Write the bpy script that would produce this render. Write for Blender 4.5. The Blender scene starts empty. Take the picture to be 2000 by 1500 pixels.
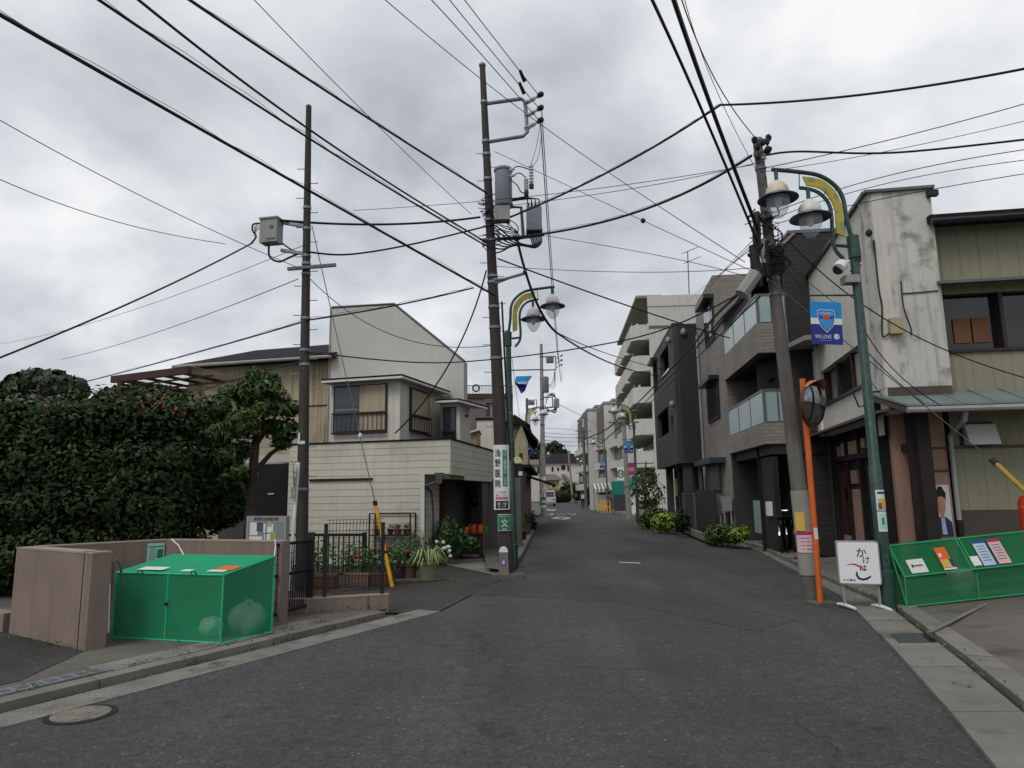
import bpy, bmesh, math, random
import numpy as np
from mathutils import Vector as V, Matrix
random.seed(7)
S = bpy.context.scene
C = S.collection

# ------------------------------------------------------------------ camera
F, H = 1350.0, 1.6
PITCH, ROLL = math.radians(8.97), math.radians(0.8)
cam = bpy.data.cameras.new('camera')
cam.sensor_width = 36.0
cam.lens = 36.0*F/2000.0
cam.clip_start, cam.clip_end = 0.1, 3000
camo = bpy.data.objects.new('camera', cam)
C.objects.link(camo)
camo.matrix_world = (Matrix.Translation((0, 0, H)) @ Matrix.Rotation(math.pi/2+PITCH, 4, 'X')
                     @ Matrix.Rotation(-ROLL, 4, 'Z'))
S.camera = camo
S.render.resolution_x, S.render.resolution_y = 1024, 768
S.view_settings.view_transform = 'Standard'
S.view_settings.look = 'None'
S.view_settings.gamma = 1
S.view_settings.use_curve_mapping = False
S.view_settings.exposure = 0.2

# ------------------------------------------------------------------ sky and sun (overcast)
SUN_EL, SUN_AZ = math.radians(52), math.radians(215)   # behind the camera, to the left
W = bpy.data.worlds.new('World')
S.world = W
W.use_nodes = True
nt = W.node_tree
nt.nodes.clear()
def N(nt, t, **kw):
    n = nt.nodes.new(t)
    for k, v in kw.items():
        if k in n.inputs.keys():
            n.inputs[k].default_value = v
        else:
            setattr(n, k, v)
    return n
out = N(nt, 'ShaderNodeOutputWorld')
bg = N(nt, 'ShaderNodeBackground')
sky = N(nt, 'ShaderNodeTexSky', sky_type='NISHITA', sun_disc=False)
sky.sun_elevation, sky.sun_rotation = SUN_EL, SUN_AZ
sky.dust_density = 3.0
skys = N(nt, 'ShaderNodeVectorMath', operation='SCALE', Scale=0.09)
nt.links.new(sky.outputs[0], skys.inputs[0])
tc = N(nt, 'ShaderNodeTexCoord')
sep = N(nt, 'ShaderNodeSeparateXYZ')
nt.links.new(tc.outputs['Generated'], sep.inputs[0])
zz = N(nt, 'ShaderNodeMath', operation='MAXIMUM')
nt.links.new(sep.outputs[2], zz.inputs[0]); zz.inputs[1].default_value = 0.0
za = N(nt, 'ShaderNodeMath', operation='ADD')
nt.links.new(zz.outputs[0], za.inputs[0]); za.inputs[1].default_value = 0.42
cx = N(nt, 'ShaderNodeMath', operation='DIVIDE'); cy = N(nt, 'ShaderNodeMath', operation='DIVIDE')
nt.links.new(sep.outputs[0], cx.inputs[0]); nt.links.new(za.outputs[0], cx.inputs[1])
nt.links.new(sep.outputs[1], cy.inputs[0]); nt.links.new(za.outputs[0], cy.inputs[1])
cv = N(nt, 'ShaderNodeCombineXYZ')
nt.links.new(cx.outputs[0], cv.inputs[0]); nt.links.new(cy.outputs[0], cv.inputs[1])
cv.inputs[2].default_value = 3.7
def ramp(nt, src, stops):
    r = N(nt, 'ShaderNodeValToRGB')
    e = r.color_ramp.elements
    while len(e) < len(stops):
        e.new(0.5)
    for i, (p, c) in enumerate(stops):
        e[i].position = p
        e[i].color = (c[0], c[1], c[2], 1)
    nt.links.new(src, r.inputs[0])
    return r
n1 = N(nt, 'ShaderNodeTexNoise', Scale=2.1, Detail=7.0, Roughness=0.52, Distortion=0.2)
nt.links.new(cv.outputs[0], n1.inputs['Vector'])
n2 = N(nt, 'ShaderNodeTexNoise', Scale=0.9, Detail=3.0, Roughness=0.5)
nt.links.new(cv.outputs[0], n2.inputs['Vector'])
mx = N(nt, 'ShaderNodeMath', operation='MULTIPLY_ADD')
nt.links.new(n1.outputs[0], mx.inputs[0]); mx.inputs[1].default_value = 0.7
mm = N(nt, 'ShaderNodeMath', operation='MULTIPLY'); nt.links.new(n2.outputs[0], mm.inputs[0]); mm.inputs[1].default_value = 0.4
nt.links.new(mm.outputs[0], mx.inputs[2])
cl = ramp(nt, mx.outputs[0], [(0.43, (0.335, 0.36, 0.40)), (0.50, (0.485, 0.51, 0.55)), (0.57, (0.63, 0.652, 0.685)), (0.67, (0.87, 0.88, 0.88))])
mixs = N(nt, 'ShaderNodeMix', data_type='RGBA')
mixs.inputs[0].default_value = 0.93
nt.links.new(skys.outputs[0], mixs.inputs[6]); nt.links.new(cl.outputs[0], mixs.inputs[7])
nt.links.new(mixs.outputs[2], bg.inputs[0])
bg.inputs[1].default_value = 1.0
nt.links.new(bg.outputs[0], out.inputs[0])

sun = bpy.data.lights.new('sun', 'SUN')
sun.energy, sun.angle, sun.color = 1.2, math.radians(24), (1.0, 0.975, 0.94)
suno = bpy.data.objects.new('sun', sun)
C.objects.link(suno)
sd = V((math.sin(SUN_AZ)*math.cos(SUN_EL), math.cos(SUN_AZ)*math.cos(SUN_EL), math.sin(SUN_EL)))
suno.rotation_euler = sd.to_track_quat('Z', 'Y').to_euler()
suno.location = sd*60

# ------------------------------------------------------------------ measuring helpers
_r, _f, _u = V((1, 0, 0)), V((0, math.cos(PITCH), math.sin(PITCH))), V((0, -math.sin(PITCH), math.cos(PITCH)))
_c, _s = math.cos(ROLL), math.sin(ROLL)
RR, UU = _r*_c-_u*_s, _r*_s+_u*_c
CAM = V((0, 0, H))
def ray(x, y):
    return _f+RR*((x-1000)/F)-UU*((y-750)/F)
def G(x, y, z=0.0):
    d = ray(x, y)
    return CAM+d*((z-H)/d.z)
def at(x, y, Y):
    d = ray(x, y)
    return CAM+d*(Y/d.y)

# ------------------------------------------------------------------ objects
WM = {}
def link(o, parent=None, mw=None):
    mw = mw or Matrix.Identity(4)
    C.objects.link(o)
    if parent is not None:
        o.parent = parent
        o.matrix_parent_inverse = WM[parent.name].inverted()
    o.matrix_basis = mw
    WM[o.name] = mw
    return o
def tag(o, label=None, cat=None, group=None, kind=None):
    if label: o['label'] = label
    if cat: o['category'] = cat
    if group: o['group'] = group
    if kind: o['kind'] = kind
    return o
def thing(name, label, cat, loc=(0, 0, 0), group=None):
    o = bpy.data.objects.new(name, None)
    o.empty_display_size = 0.2
    link(o, None, Matrix.Translation(V(loc)))
    return tag(o, label, cat, group)
class MB:
    def __init__(s):
        s.v, s.f = [], []
    def add(s, vs, fs):
        b = len(s.v)
        s.v += [tuple(p) for p in vs]
        s.f += [tuple(i+b for i in q) for q in fs]
        return s
    def hexa(s, p):   # 0-3 bottom ring, 4-7 top ring
        return s.add(p, [(3, 2, 1, 0), (4, 5, 6, 7), (0, 1, 5, 4), (1, 2, 6, 5), (2, 3, 7, 6), (3, 0, 4, 7)])
    def box(s, a, b):
        (x0, y0, z0), (x1, y1, z1) = a, b
        return s.hexa([(x0, y0, z0), (x1, y0, z0), (x1, y1, z0), (x0, y1, z0), (x0, y0, z1), (x1, y0, z1), (x1, y1, z1), (x0, y1, z1)])
    def prism(s, poly, z0, z1):
        n = len(poly)
        vs = [(p[0], p[1], z0) for p in poly]+[(p[0], p[1], z1) for p in poly]
        return s.add(vs, [tuple(range(n-1, -1, -1)), tuple(range(n, 2*n))]+[(i, (i+1) % n, (i+1) % n+n, i+n) for i in range(n)])
    def extr(s, poly, d):   # 3-D polygon pushed along vector d
        n = len(poly); d = V(d)
        vs = [V(p) for p in poly]+[V(p)+d for p in poly]
        return s.add(vs, [tuple(range(n-1, -1, -1)), tuple(range(n, 2*n))]+[(i, (i+1) % n, (i+1) % n+n, i+n) for i in range(n)])
    def tube(s, pts, r, n=6, cap=True):
        pts = [V(p) for p in pts]
        m = len(pts)
        rs = r if isinstance(r, (list, tuple)) else [r]*m
        vs, fs = [], []
        up = V((0, 0, 1))
        t0 = (pts[1]-pts[0]).normalized()
        if abs(t0.z) > 0.9: up = V((0, 1, 0))
        a = t0.cross(up).normalized()
        for i in range(m):
            t = (pts[min(i+1, m-1)]-pts[max(i-1, 0)]).normalized()
            a = (a-t*a.dot(t)).normalized()
            b = t.cross(a)
            for k in range(n):
                w = 2*math.pi*k/n
                vs.append(pts[i]+(a*math.cos(w)+b*math.sin(w))*rs[i])
        for i in range(m-1):
            for k in range(n):
                k2 = (k+1) % n
                fs.append((i*n+k, i*n+k2, (i+1)*n+k2, (i+1)*n+k))
        if cap:
            fs.append(tuple(range(n-1, -1, -1))); fs.append(tuple((m-1)*n+k for k in range(n)))
        return s.add(vs, fs)
    def lathe(s, prof, c=(0, 0, 0), n=16, ax=None):
        c = V(c); vs, fs = [], []
        q = V((0, 0, 1)).rotation_difference(V(ax).normalized()) if ax is not None else None
        m = len(prof)
        for (r, z) in prof:
            for k in range(n):
                w = 2*math.pi*k/n
                p = V((r*math.cos(w), r*math.sin(w), z))
                if q: p = q @ p
                vs.append(c+p)
        for i in range(m-1):
            for k in range(n):
                k2 = (k+1) % n
                fs.append((i*n+k, i*n+k2, (i+1)*n+k2, (i+1)*n+k))
        fs.append(tuple(range(n-1, -1, -1))); fs.append(tuple((m-1)*n+k for k in range(n)))
        return s.add(vs, fs)
    def build(s, name, mat, parent=None, smooth=False):
        me = bpy.data.meshes.new(name)
        me.from_pydata(s.v, [], s.f)
        me.materials.append(mat)
        if smooth:
            me.polygons.foreach_set('use_smooth', [True]*len(me.polygons))
            try: me.set_sharp_from_angle(angle=math.radians(40))
            except Exception: pass
        me.update()
        return link(bpy.data.objects.new(name, me), parent)
CUBES = {}
def cube_mesh(mat):
    if mat.name not in CUBES:
        b = MB().box((-.5, -.5, -.5), (.5, .5, .5))
        me = bpy.data.meshes.new('block')
        me.from_pydata(b.v, [], b.f); me.materials.append(mat); me.update()
        CUBES[mat.name] = me
    return CUBES[mat.name]
def piece(name, mat, parent, o, ex, ey, ez):
    """a block spanned by three edge vectors about centre o; shares one mesh per material"""
    m = Matrix((V(ex).to_4d(), V(ey).to_4d(), V(ez).to_4d(), V(o).to_4d())).transposed()
    for i in range(3): m[3][i] = 0
    m[3][3] = 1
    return link(bpy.data.objects.new(name, cube_mesh(mat)), parent, m)
def blk(name, mat, parent, a, b):
    a, b = V(a), V(b); d = b-a
    return piece(name, mat, parent, (a+b)/2, (d.x, 0, 0), (0, d.y, 0), (0, 0, d.z))
class Fac:
    """a vertical plane through two plan points: u runs along it, z up, d out towards the viewer"""
    def __init__(s, p0, p1):
        s.o = V((p0[0], p0[1], 0)); e = V((p1[0], p1[1], 0))-s.o
        s.L = e.length; s.e = e.normalized()
        s.n = V((s.e.y, -s.e.x, 0))
        if s.n.dot(CAM-s.o) < 0: s.n = -s.n
    def px(s, x, y, d=0.0):
        r = ray(x, y)
        t = ((s.o+s.n*d-CAM).dot(s.n))/r.dot(s.n)
        p = CAM+r*t
        return (p-s.o).dot(s.e), p.z
    def P(s, u, z, d=0.0):
        return s.o+s.e*u+s.n*d+V((0, 0, z))
    def off(s, d):
        return Fac(s.P(0, 0, d), s.P(s.L, 0, d))
    def box(s, name, mat, par, u0, u1, z0, z1, d0, d1):
        return piece(name, mat, par, s.P((u0+u1)/2, (z0+z1)/2, (d0+d1)/2), s.e*(u1-u0), s.n*(d1-d0), V((0, 0, z1-z0)))
    def pb(s, name, mat, par, x0, y0, x1, y1, d0=0.0, d1=0.05):
        d = max(d0, d1)
        a, b = s.px(x0, y0, d), s.px(x1, y1, d)
        return s.box(name, mat, par, a[0], b[0], min(a[1], b[1]), max(a[1], b[1]), d0, d1)
    def poly(s, mb, uz, d0, d1):
        return mb.extr([s.P(u, z, d0) for u, z in uz], s.n*(d1-d0))
def copy_tree(o, parent=None):
    c = o.copy()
    C.objects.link(c); c.parent = parent
    for ch in o.children: copy_tree(ch, c)
    return c

# ------------------------------------------------------------------ materials
def lin(h):
    h = h.lstrip('#'); r = []
    for i in (0, 2, 4):
        v = int(h[i:i+2], 16)/255
        r.append(v/12.92 if v <= .04045 else ((v+.055)/1.055)**2.4)
    return r
MT = {}
def M(name, hx, rough=.8, var=.12, sc=1.5, bump=0.0, bs=60., metal=0., streak=None, ss=.6, fine=0.0, spec=.4, rnd=0.0,
      trans=0.0, emit=0.0, spots=None, sps=6., ribs=None):
    m = bpy.data.materials.new(name); m.use_nodes = True
    t = m.node_tree; b = t.nodes['Principled BSDF']
    b.inputs['Roughness'].default_value = rough
    b.inputs['Metallic'].default_value = metal
    b.inputs['Specular IOR Level'].default_value = spec
    col = lin(hx)
    geo = N(t, 'ShaderNodeNewGeometry')
    def noise(scale, detail=5., vec=None):
        n = N(t, 'ShaderNodeTexNoise', Scale=scale, Detail=detail, Roughness=.6)
        t.links.new(vec or geo.outputs['Position'], n.inputs['Vector'])
        return n.outputs[0]
    def mix(f, a, c, mode='MIX'):
        x = N(t, 'ShaderNodeMix', data_type='RGBA', blend_type=mode)
        if isinstance(f, float): x.inputs[0].default_value = f
        else: t.links.new(f, x.inputs[0])
        for i, q in ((6, a), (7, c)):
            if isinstance(q, (list, tuple)): x.inputs[i].default_value = (*q[:3], 1)
            else: t.links.new(q, x.inputs[i])
        return x.outputs[2]
    lo, hi = [c*(1-var) for c in col], [min(1, c*(1+var)) for c in col]
    base = ramp(t, noise(sc), [(.3, lo), (.7, hi)]).outputs[0]
    if fine:
        f = ramp(t, noise(110., 3.), [(.35, [1-fine]*3), (.65, [1+fine]*3)]).outputs[0]
        base = mix(1.0, base, f, 'MULTIPLY')
    if spots:
        base = mix(ramp(t, noise(sps, 6.), [(.52, (0, 0, 0)), (.66, (1, 1, 1))]).outputs[0], base, lin(spots))
    if streak:
        mp = N(t, 'ShaderNodeMapping'); mp.inputs['Scale'].default_value = (6., 6., .45)
        t.links.new(geo.outputs['Position'], mp.inputs[0])
        sf = ramp(t, noise(1.3, 6., mp.outputs[0]), [(.48, (0, 0, 0)), (.75, (ss, ss, ss))]).outputs[0]
        base = mix(sf, base, lin(streak))
    if rnd:
        oi = N(t, 'ShaderNodeObjectInfo')
        base = mix(1.0, base, ramp(t, oi.outputs['Random'], [(0, [1-rnd]*3), (1, [1+rnd]*3)]).outputs[0], 'MULTIPLY')
    t.links.new(base, b.inputs['Base Color'])
    if bump:
        bp = N(t, 'ShaderNodeBump', Strength=bump, Distance=.01)
        t.links.new(noise(bs, 4.), bp.inputs['Height'])
        t.links.new(bp.outputs[0], b.inputs['Normal'])
    if trans: b.inputs['Transmission Weight'].default_value = trans
    if emit:
        b.inputs['Emission Color'].default_value = (*col, 1); b.inputs['Emission Strength'].default_value = emit
    MT[name] = m
    return m
def leafmat(name, cols, rough=.45, spec=.4):
    m = bpy.data.materials.new(name); m.use_nodes = True
    t = m.node_tree; b = t.nodes['Principled BSDF']
    geo = N(t, 'ShaderNodeNewGeometry')
    st = [(i/(len(cols)-1), lin(c)) for i, c in enumerate(cols)]
    r = ramp(t, geo.outputs['Random Per Island'], st)
    t.links.new(r.outputs[0], b.inputs['Base Color'])
    b.inputs['Roughness'].default_value = rough
    b.inputs['Specular IOR Level'].default_value = spec
    MT[name] = m
    return m
def glassmat(name, hx, alpha=.35, rough=.1):
    """tinted pane: part clear, part glossy"""
    m = bpy.data.materials.new(name); m.use_nodes = True
    t = m.node_tree; b = t.nodes['Principled BSDF']
    b.inputs['Base Color'].default_value = (*lin(hx), 1)
    b.inputs['Roughness'].default_value = rough
    b.inputs['Alpha'].default_value = alpha
    MT[name] = m
    return m
# materials used in the place
def asphalt(name, hx, patch=.22, cracks=.3):
    m = bpy.data.materials.new(name); m.use_nodes = True
    t = m.node_tree; b = t.nodes['Principled BSDF']
    geo = N(t, 'ShaderNodeNewGeometry')
    def nz(scale, det=5., rough=.6, vec=None):
        n = N(t, 'ShaderNodeTexNoise', Scale=scale, Detail=det, Roughness=rough); t.links.new(vec or geo.outputs['Position'], n.inputs['Vector']); return n.outputs[0]
    def mul(a, c, f=1.):
        x = N(t, 'ShaderNodeMix', data_type='RGBA', blend_type='MULTIPLY'); x.inputs[0].default_value = f
        t.links.new(a, x.inputs[6]); t.links.new(c, x.inputs[7]); return x.outputs[2]
    c = lin(hx)
    col = ramp(t, nz(.35, 6.), [(.32, [x*(1-patch) for x in c]), (.68, [x*(1+patch) for x in c])]).outputs[0]
    vo = N(t, 'ShaderNodeTexVoronoi', Scale=58.); t.links.new(geo.outputs['Position'], vo.inputs['Vector'])
    col = mul(col, ramp(t, vo.outputs['Color'], [(0., [.45]*3), (.5, [.85]*3), (.85, [1.2]*3), (.93, [1.9]*3), (1., [4.6]*3)]).outputs[0], .8)
    col = mul(col, ramp(t, nz(9., 4.), [(.3, [.82]*3), (.7, [1.18]*3)]).outputs[0])
    # wheel-worn bands along the street and dark oil blots
    mp = N(t, 'ShaderNodeMapping'); mp.inputs['Scale'].default_value = (1., .08, 1.); mp.inputs['Rotation'].default_value = (0, 0, math.radians(6))
    t.links.new(geo.outputs['Position'], mp.inputs[0])
    col = mul(col, ramp(t, nz(1.1, 3., .5, mp.outputs[0]), [(.36, [.86]*3), (.64, [1.14]*3)]).outputs[0])
    col = mul(col, ramp(t, nz(1.7, 5.), [(.27, [.5]*3), (.38, [1.]*3)]).outputs[0])
    # hairline cracks, only here and there
    wv = N(t, 'ShaderNodeTexNoise', Scale=2.5, Detail=4.); t.links.new(geo.outputs['Position'], wv.inputs['Vector'])
    wm = N(t, 'ShaderNodeMix', data_type='RGBA', blend_type='LINEAR_LIGHT'); wm.inputs[0].default_value = .25
    t.links.new(geo.outputs['Position'], wm.inputs[6]); t.links.new(wv.outputs['Color'], wm.inputs[7])
    ve = N(t, 'ShaderNodeTexVoronoi', Scale=.42, feature='DISTANCE_TO_EDGE'); t.links.new(wm.outputs[2], ve.inputs['Vector'])
    cr = ramp(t, ve.outputs['Distance'], [(.0, [1-cracks]*3), (.006, [1-cracks]*3), (.011, [1.]*3)]).outputs[0]
    mk = ramp(t, nz(.22, 2.), [(.5, (0, 0, 0)), (.56, (1, 1, 1))]).outputs[0]
    x = N(t, 'ShaderNodeMix', data_type='RGBA', blend_type='MULTIPLY'); t.links.new(mk, x.inputs[0])
    t.links.new(col, x.inputs[6]); t.links.new(cr, x.inputs[7])
    t.links.new(x.outputs[2], b.inputs['Base Color'])
    b.inputs['Roughness'].default_value = .8
    b.inputs['Specular IOR Level'].default_value = .3
    bp = N(t, 'ShaderNodeBump', Strength=.7, Distance=.008)
    t.links.new(vo.outputs['Distance'], bp.inputs['Height']); t.links.new(bp.outputs[0], b.inputs['Normal'])
    MT[name] = m
    return m
asphalt('asphalt', '#434344'); asphalt('asphalt_old', '#3b3936', .3); asphalt('asphalt_patch', '#3f3f40', .2)
M('ground', '#4c4a45', .9, .25, .6)
M('concrete', '#5d5a53', .9, .25, .9, .4, 50, streak='#3f3c36', ss=.35, fine=.16, rnd=.08, spots='#454238', sps=1.8)
M('aggregate', '#74726c', .92, .25, 1.8, .6, 140, fine=.55, spots='#4f4d48', sps=3.)
M('slab', '#6f6c65', .9, .2, 1.3, .4, 70, fine=.18, rnd=.06, spots='#58554d', sps=1.6)
M('forecourt', '#5f5b54', .9, .22, .7, .25, 60, spots='#4b4741', sps=1.4, fine=.12)
M('kerb', '#6e6b64', .9, .2, 3., .3, 60, fine=.15, rnd=.12)
M('drain_dark', '#1c1b19', .9)
M('roadpaint', '#b9b9b4', .8, .2, 9., fine=.2)
M('galv', '#80858a', .5, .12, 8., metal=.6)
M('black', '#17171a', .55, .2)
M('blackmetal', '#1a1b1f', .4, .2, 5.)
M('rubber', '#141416', .6, .1)
M('taupe', '#7d6e64', .9, .13, 1.6, .3, 90, streak='#584c44', ss=.5, fine=.08)
M('taupe_top', '#8f8278', .9, .12, 4.)
M('poledark', '#37332f', .85, .18, 2., .3, 60, fine=.15, streak='#57514a', ss=.5)
M('polegrey', '#63605b', .9, .18, 2., .3, 60, fine=.15, streak='#34302c', ss=.7)
M('polelight', '#8a867e', .9, .12, 3., fine=.1)
M('stucco', '#b5b3ae', .9, .05, .6, .4, 90, streak='#a29f99', ss=.3, fine=.04)
M('stuccoweather', '#c0bdb6', .9, .08, 1.2, .5, 80, streak='#55534f', ss=.6, spots='#8f8c86', sps=2.6, fine=.08)
M('stuccoclean', '#c3c0b6', .9, .06, 1., .3, 80, streak='#8f8b80', ss=.35)
M('siding', '#c6c2b3', .75, .06, .5, .15, 60, streak='#a39e8d', ss=.3, rnd=.04, spots='#b3ae9d', sps=.8)
M('sidingjoint', '#57543f', .9)
M('metalwall', '#9c8f76', .8, .15, 1.1, streak='#5b3f24', ss=.9, rnd=.07)
M('creampanel', '#a79d84', .8, .12, 1.2, streak='#75684e', ss=.6, rnd=.05)
M('roofdark', '#201e20', .9, .2, 4., .3, 30, spec=.2)
M('frame', '#2a1f1c', .5)
M('trimwhite', '#c9c9c4', .7, .08)
M('glassdark', '#15191c', .08, .2, spec=.6)
M('glassblue', '#27333a', .1, .2, spec=.6)
M('screen', '#9b9484', .8, .1, streak='#7d7766', ss=.4)
M('brownframe', '#3d241b', .7)
glassmat('polycarb', '#d8d2c0', .22, .4)
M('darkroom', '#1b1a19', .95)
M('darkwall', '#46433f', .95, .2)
M('greensiding', '#85836e', .7, .06, .8, streak='#66644d', ss=.4, rnd=.04)
M('awning', '#75827f', .5, .12, 2., metal=.2, streak='#57605e', ss=.4)
M('gutterbrown', '#4b403a', .6)
M('pink', '#a07f70', .85, .1, 1.5, .15, streak='#6f564b', ss=.4)
M('darkwood', '#211b19', .8, .3, 3., streak='#3a2d27', ss=.5)
M('redbrown', '#4a2420', .75, .15)
M('tile', '#7a736b', .8, .1, 2., rnd=.06)
M('tiledark', '#35302f', .8, .15, 2., .2, 40)
M('charcoal', '#3a3839', .75, .06, .6)
M('charcoal2', '#2a2829', .75, .06, .6)
M('frosted', '#93a5a6', .25, .06, 1., spec=.6)
M('steelgrey', '#5f6264', .4, .1, metal=.3)
M('apt', '#bfbdb7', .85, .06, .5, streak='#99968d', ss=.4)
M('aptsoffit', '#8b8a74', .9, .08)
M('aptgrey', '#645e57', .9, .1, .5)
M('brick', '#655a58', .9, .15, 3., rnd=.12)
M('lampgreen', '#203f38', .45, .2, 3., spec=.5, streak='#142722', ss=.6, spots='#37564e', sps=14.)
M('lampyellow', '#a99a35', .5, .12, 6.)
M('lampteal', '#6f8f78', .5, .1)
M('lampwhite', '#c9c8c2', .4, .06, 5.)
M('lamprust', '#c6bda6', .5, .1, 6., streak='#a8641f', ss=.9)
M('lampunder', '#3b3a4c', .35)
M('trafogrey', '#737b82', .45, .08, 3., streak='#565b60', ss=.3)
M('ceramic', '#b8b8b8', .25, .05)
M('boxgrey', '#8b8a88', .55, .08, 3., streak='#6a6967', ss=.4)
M('orange', '#c65e1e', .55, .15, 4., streak='#8f4418', ss=.6)
M('yellowguard', '#d9a21c', .5, .08, 6.)
M('yellowold', '#8f7a2a', .6, .2, 8.)
M('mirror', '#7d8183', .05, .0, metal=1.0)  # metal darkened in place of the dark surroundings it would reflect
M('white', '#d4d4d2', .5, .04)
M('paper', '#c8cbc8', .7, .04)
M('signwhite', '#d8d9da', .35, .03, emit=.0)
M('inkblack', '#121214', .6)
M('inkred', '#b3222c', .6)
M('inkgreen', '#0d7a5b', .5)
M('inkblue', '#20408f', .6)
M('signgreen', '#1d7350', .4)
M('skyblue', '#1484c8', .6, .05)
M('navy', '#1b2f7a', .6, .05)
M('crestblue', '#2a8ed0', .5)
M('crestred', '#c8452f', .5)
M('magenta', '#a21a64', .5)
M('teal', '#0d7a6a', .6, .08)
M('skin', '#b08468', .6)
M('hair', '#1a1513', .7)
M('cloth_dark', '#1b1c22', .85)
M('cloth_grey', '#4c4a4e', .85)
M('cloth_blue', '#27345c', .85)
M('bagwhite', '#c2c6c8', .7)
M('terracotta', '#5f4236', .85, .2, 5.)
M('potgreen', '#77785a', .8, .12)
M('potdark', '#2b2624', .8, .2)
M('soil', '#2a211a', .95)
M('trunk', '#3b322a', .95, .3, 6., .5, 30)
M('flower_red', '#c22a22', .6, .1)
M('flower_white', '#d8dad6', .6)
M('flower_coral', '#84382c', .7, .2)
M('pipegrey', '#8d9390', .55, .08)
M('beige', '#a39a78', .8, .08)
M('stone', '#6c6966', .85, .15, 4., .2, 60)
M('vanwhite', '#b9bdc0', .3, .04)
M('carglass', '#1a2226', .05, spec=.7)
M('tyre', '#121213', .9)
M('chrome', '#b0b2b4', .15, metal=1.)
M('woodboard', '#6b4a35', .8, .2)
M('corkblue', '#70797c', .8)
M('limepaper', '#8b8f4a', .7)
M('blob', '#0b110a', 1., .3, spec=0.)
glassmat('bulb', '#cfd6da', .32, .06)
glassmat('netgreen', '#0a8a5c', .6, .9)
glassmat('netback', '#0a7a54', .8, .9)
glassmat('netgreen2', '#0b6a3d', .7, .9)
glassmat('netlid', '#0c966c', .82, .9)
glassmat('plasticbag', '#c3cfc9', .93, .35)
M('greenframe', '#1fa878', .5, .08)
M('greenframe2', '#2a8e5c', .5, .08)
M('posterorange', '#cf5b1f', .6, .1)
M('posterblue', '#a9b6cf', .7, .1)
M('posterpink', '#cfa9b0', .7, .1)
M('postercyan', '#9fcbc0', .7, .1)
M('posteryellow', '#c2a24a', .7, .15)
M('lavender', '#8a5fae', .7, .1)
M('hillside', '#26301f', .95, .4, .2)
leafmat('leaf_hedge', ['#121c0d', '#1b2813', '#253518', '#33451d', '#16210e'], .6, .15)
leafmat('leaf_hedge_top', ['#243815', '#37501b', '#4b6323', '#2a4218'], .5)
leafmat('leaf_loquat', ['#18250f', '#263a18', '#385122', '#50692c', '#1c2c13'], .5, .3)
leafmat('leaf_tree', ['#161f12', '#222d18', '#2d3a1e', '#1b2615'], .6)
leafmat('leaf_shrub', ['#23381a', '#3a5622', '#56702a', '#2b4319'], .5)
leafmat('leaf_lime', ['#4b6a1f', '#6f8f2c', '#8aa53a', '#3d5a1d'], .5)
leafmat('leaf_pot', ['#20351a', '#34552a', '#4b6f34', '#1b2c16'], .5)
leafmat('leaf_blade', ['#4d6d30', '#7f9a58', '#a4b77c', '#5a7a3a'], .5)
leafmat('leaf_far', ['#1a2416', '#26321d', '#323e24'], .8, .2)
leafmat('leaf_dull', ['#2c3219', '#3f4424', '#4f5a2a', '#252c16'], .6)

# lettering: every string is turned into a mesh once, before the scene grows
STR = {}
def prep(strings):
    dg = None
    objs = []
    for s in strings:
        cu = bpy.data.curves.new('lettering', 'FONT')
        cu.body = s; cu.size = 1.0; cu.offset = 0.008; cu.resolution_u = 3
        cu.align_x = 'CENTER'; cu.align_y = 'CENTER'; cu.space_line = 0.98
        o = bpy.data.objects.new('lettering', cu); C.objects.link(o); objs.append((s, o))
    dg = bpy.context.evaluated_depsgraph_get()
    for s, o in objs:
        me = bpy.data.meshes.new_from_object(o.evaluated_get(dg))
        co = np.zeros(len(me.vertices)*3); me.vertices.foreach_get('co', co); co = co.reshape(-1, 3)
        if len(co):
            co -= (co.min(0)+co.max(0))/2
        me.vertices.foreach_set('co', co.ravel())
        STR[s] = (me, (co[:, 0].max()-co[:, 0].min(), co[:, 1].max()-co[:, 1].min()))
    for s, o in objs:
        cu = o.data; bpy.data.objects.remove(o); bpy.data.curves.remove(cu)
TXM = {}
def text(s, mat, parent, c, right, up, h=None, w=None, name='lettering'):
    """lettering with its bounding box fitted to height h and/or width w, lying in the plane right/up about c"""
    me, (bw, bh) = STR[s]
    right, up = V(right).normalized(), V(up).normalized()
    sy = h/bh if h else w/bw
    sx = w/bw if w else h/bh
    k = (s, mat.name)
    if k not in TXM:
        m2 = me.copy(); m2.materials.clear(); m2.materials.append(mat); TXM[k] = m2
    n = right.cross(up)
    m = Matrix((right*sx, up*sy, n)).transposed().to_4x4()
    m.translation = V(c)
    return link(bpy.data.objects.new(name, TXM[k]), parent, m)
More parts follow.
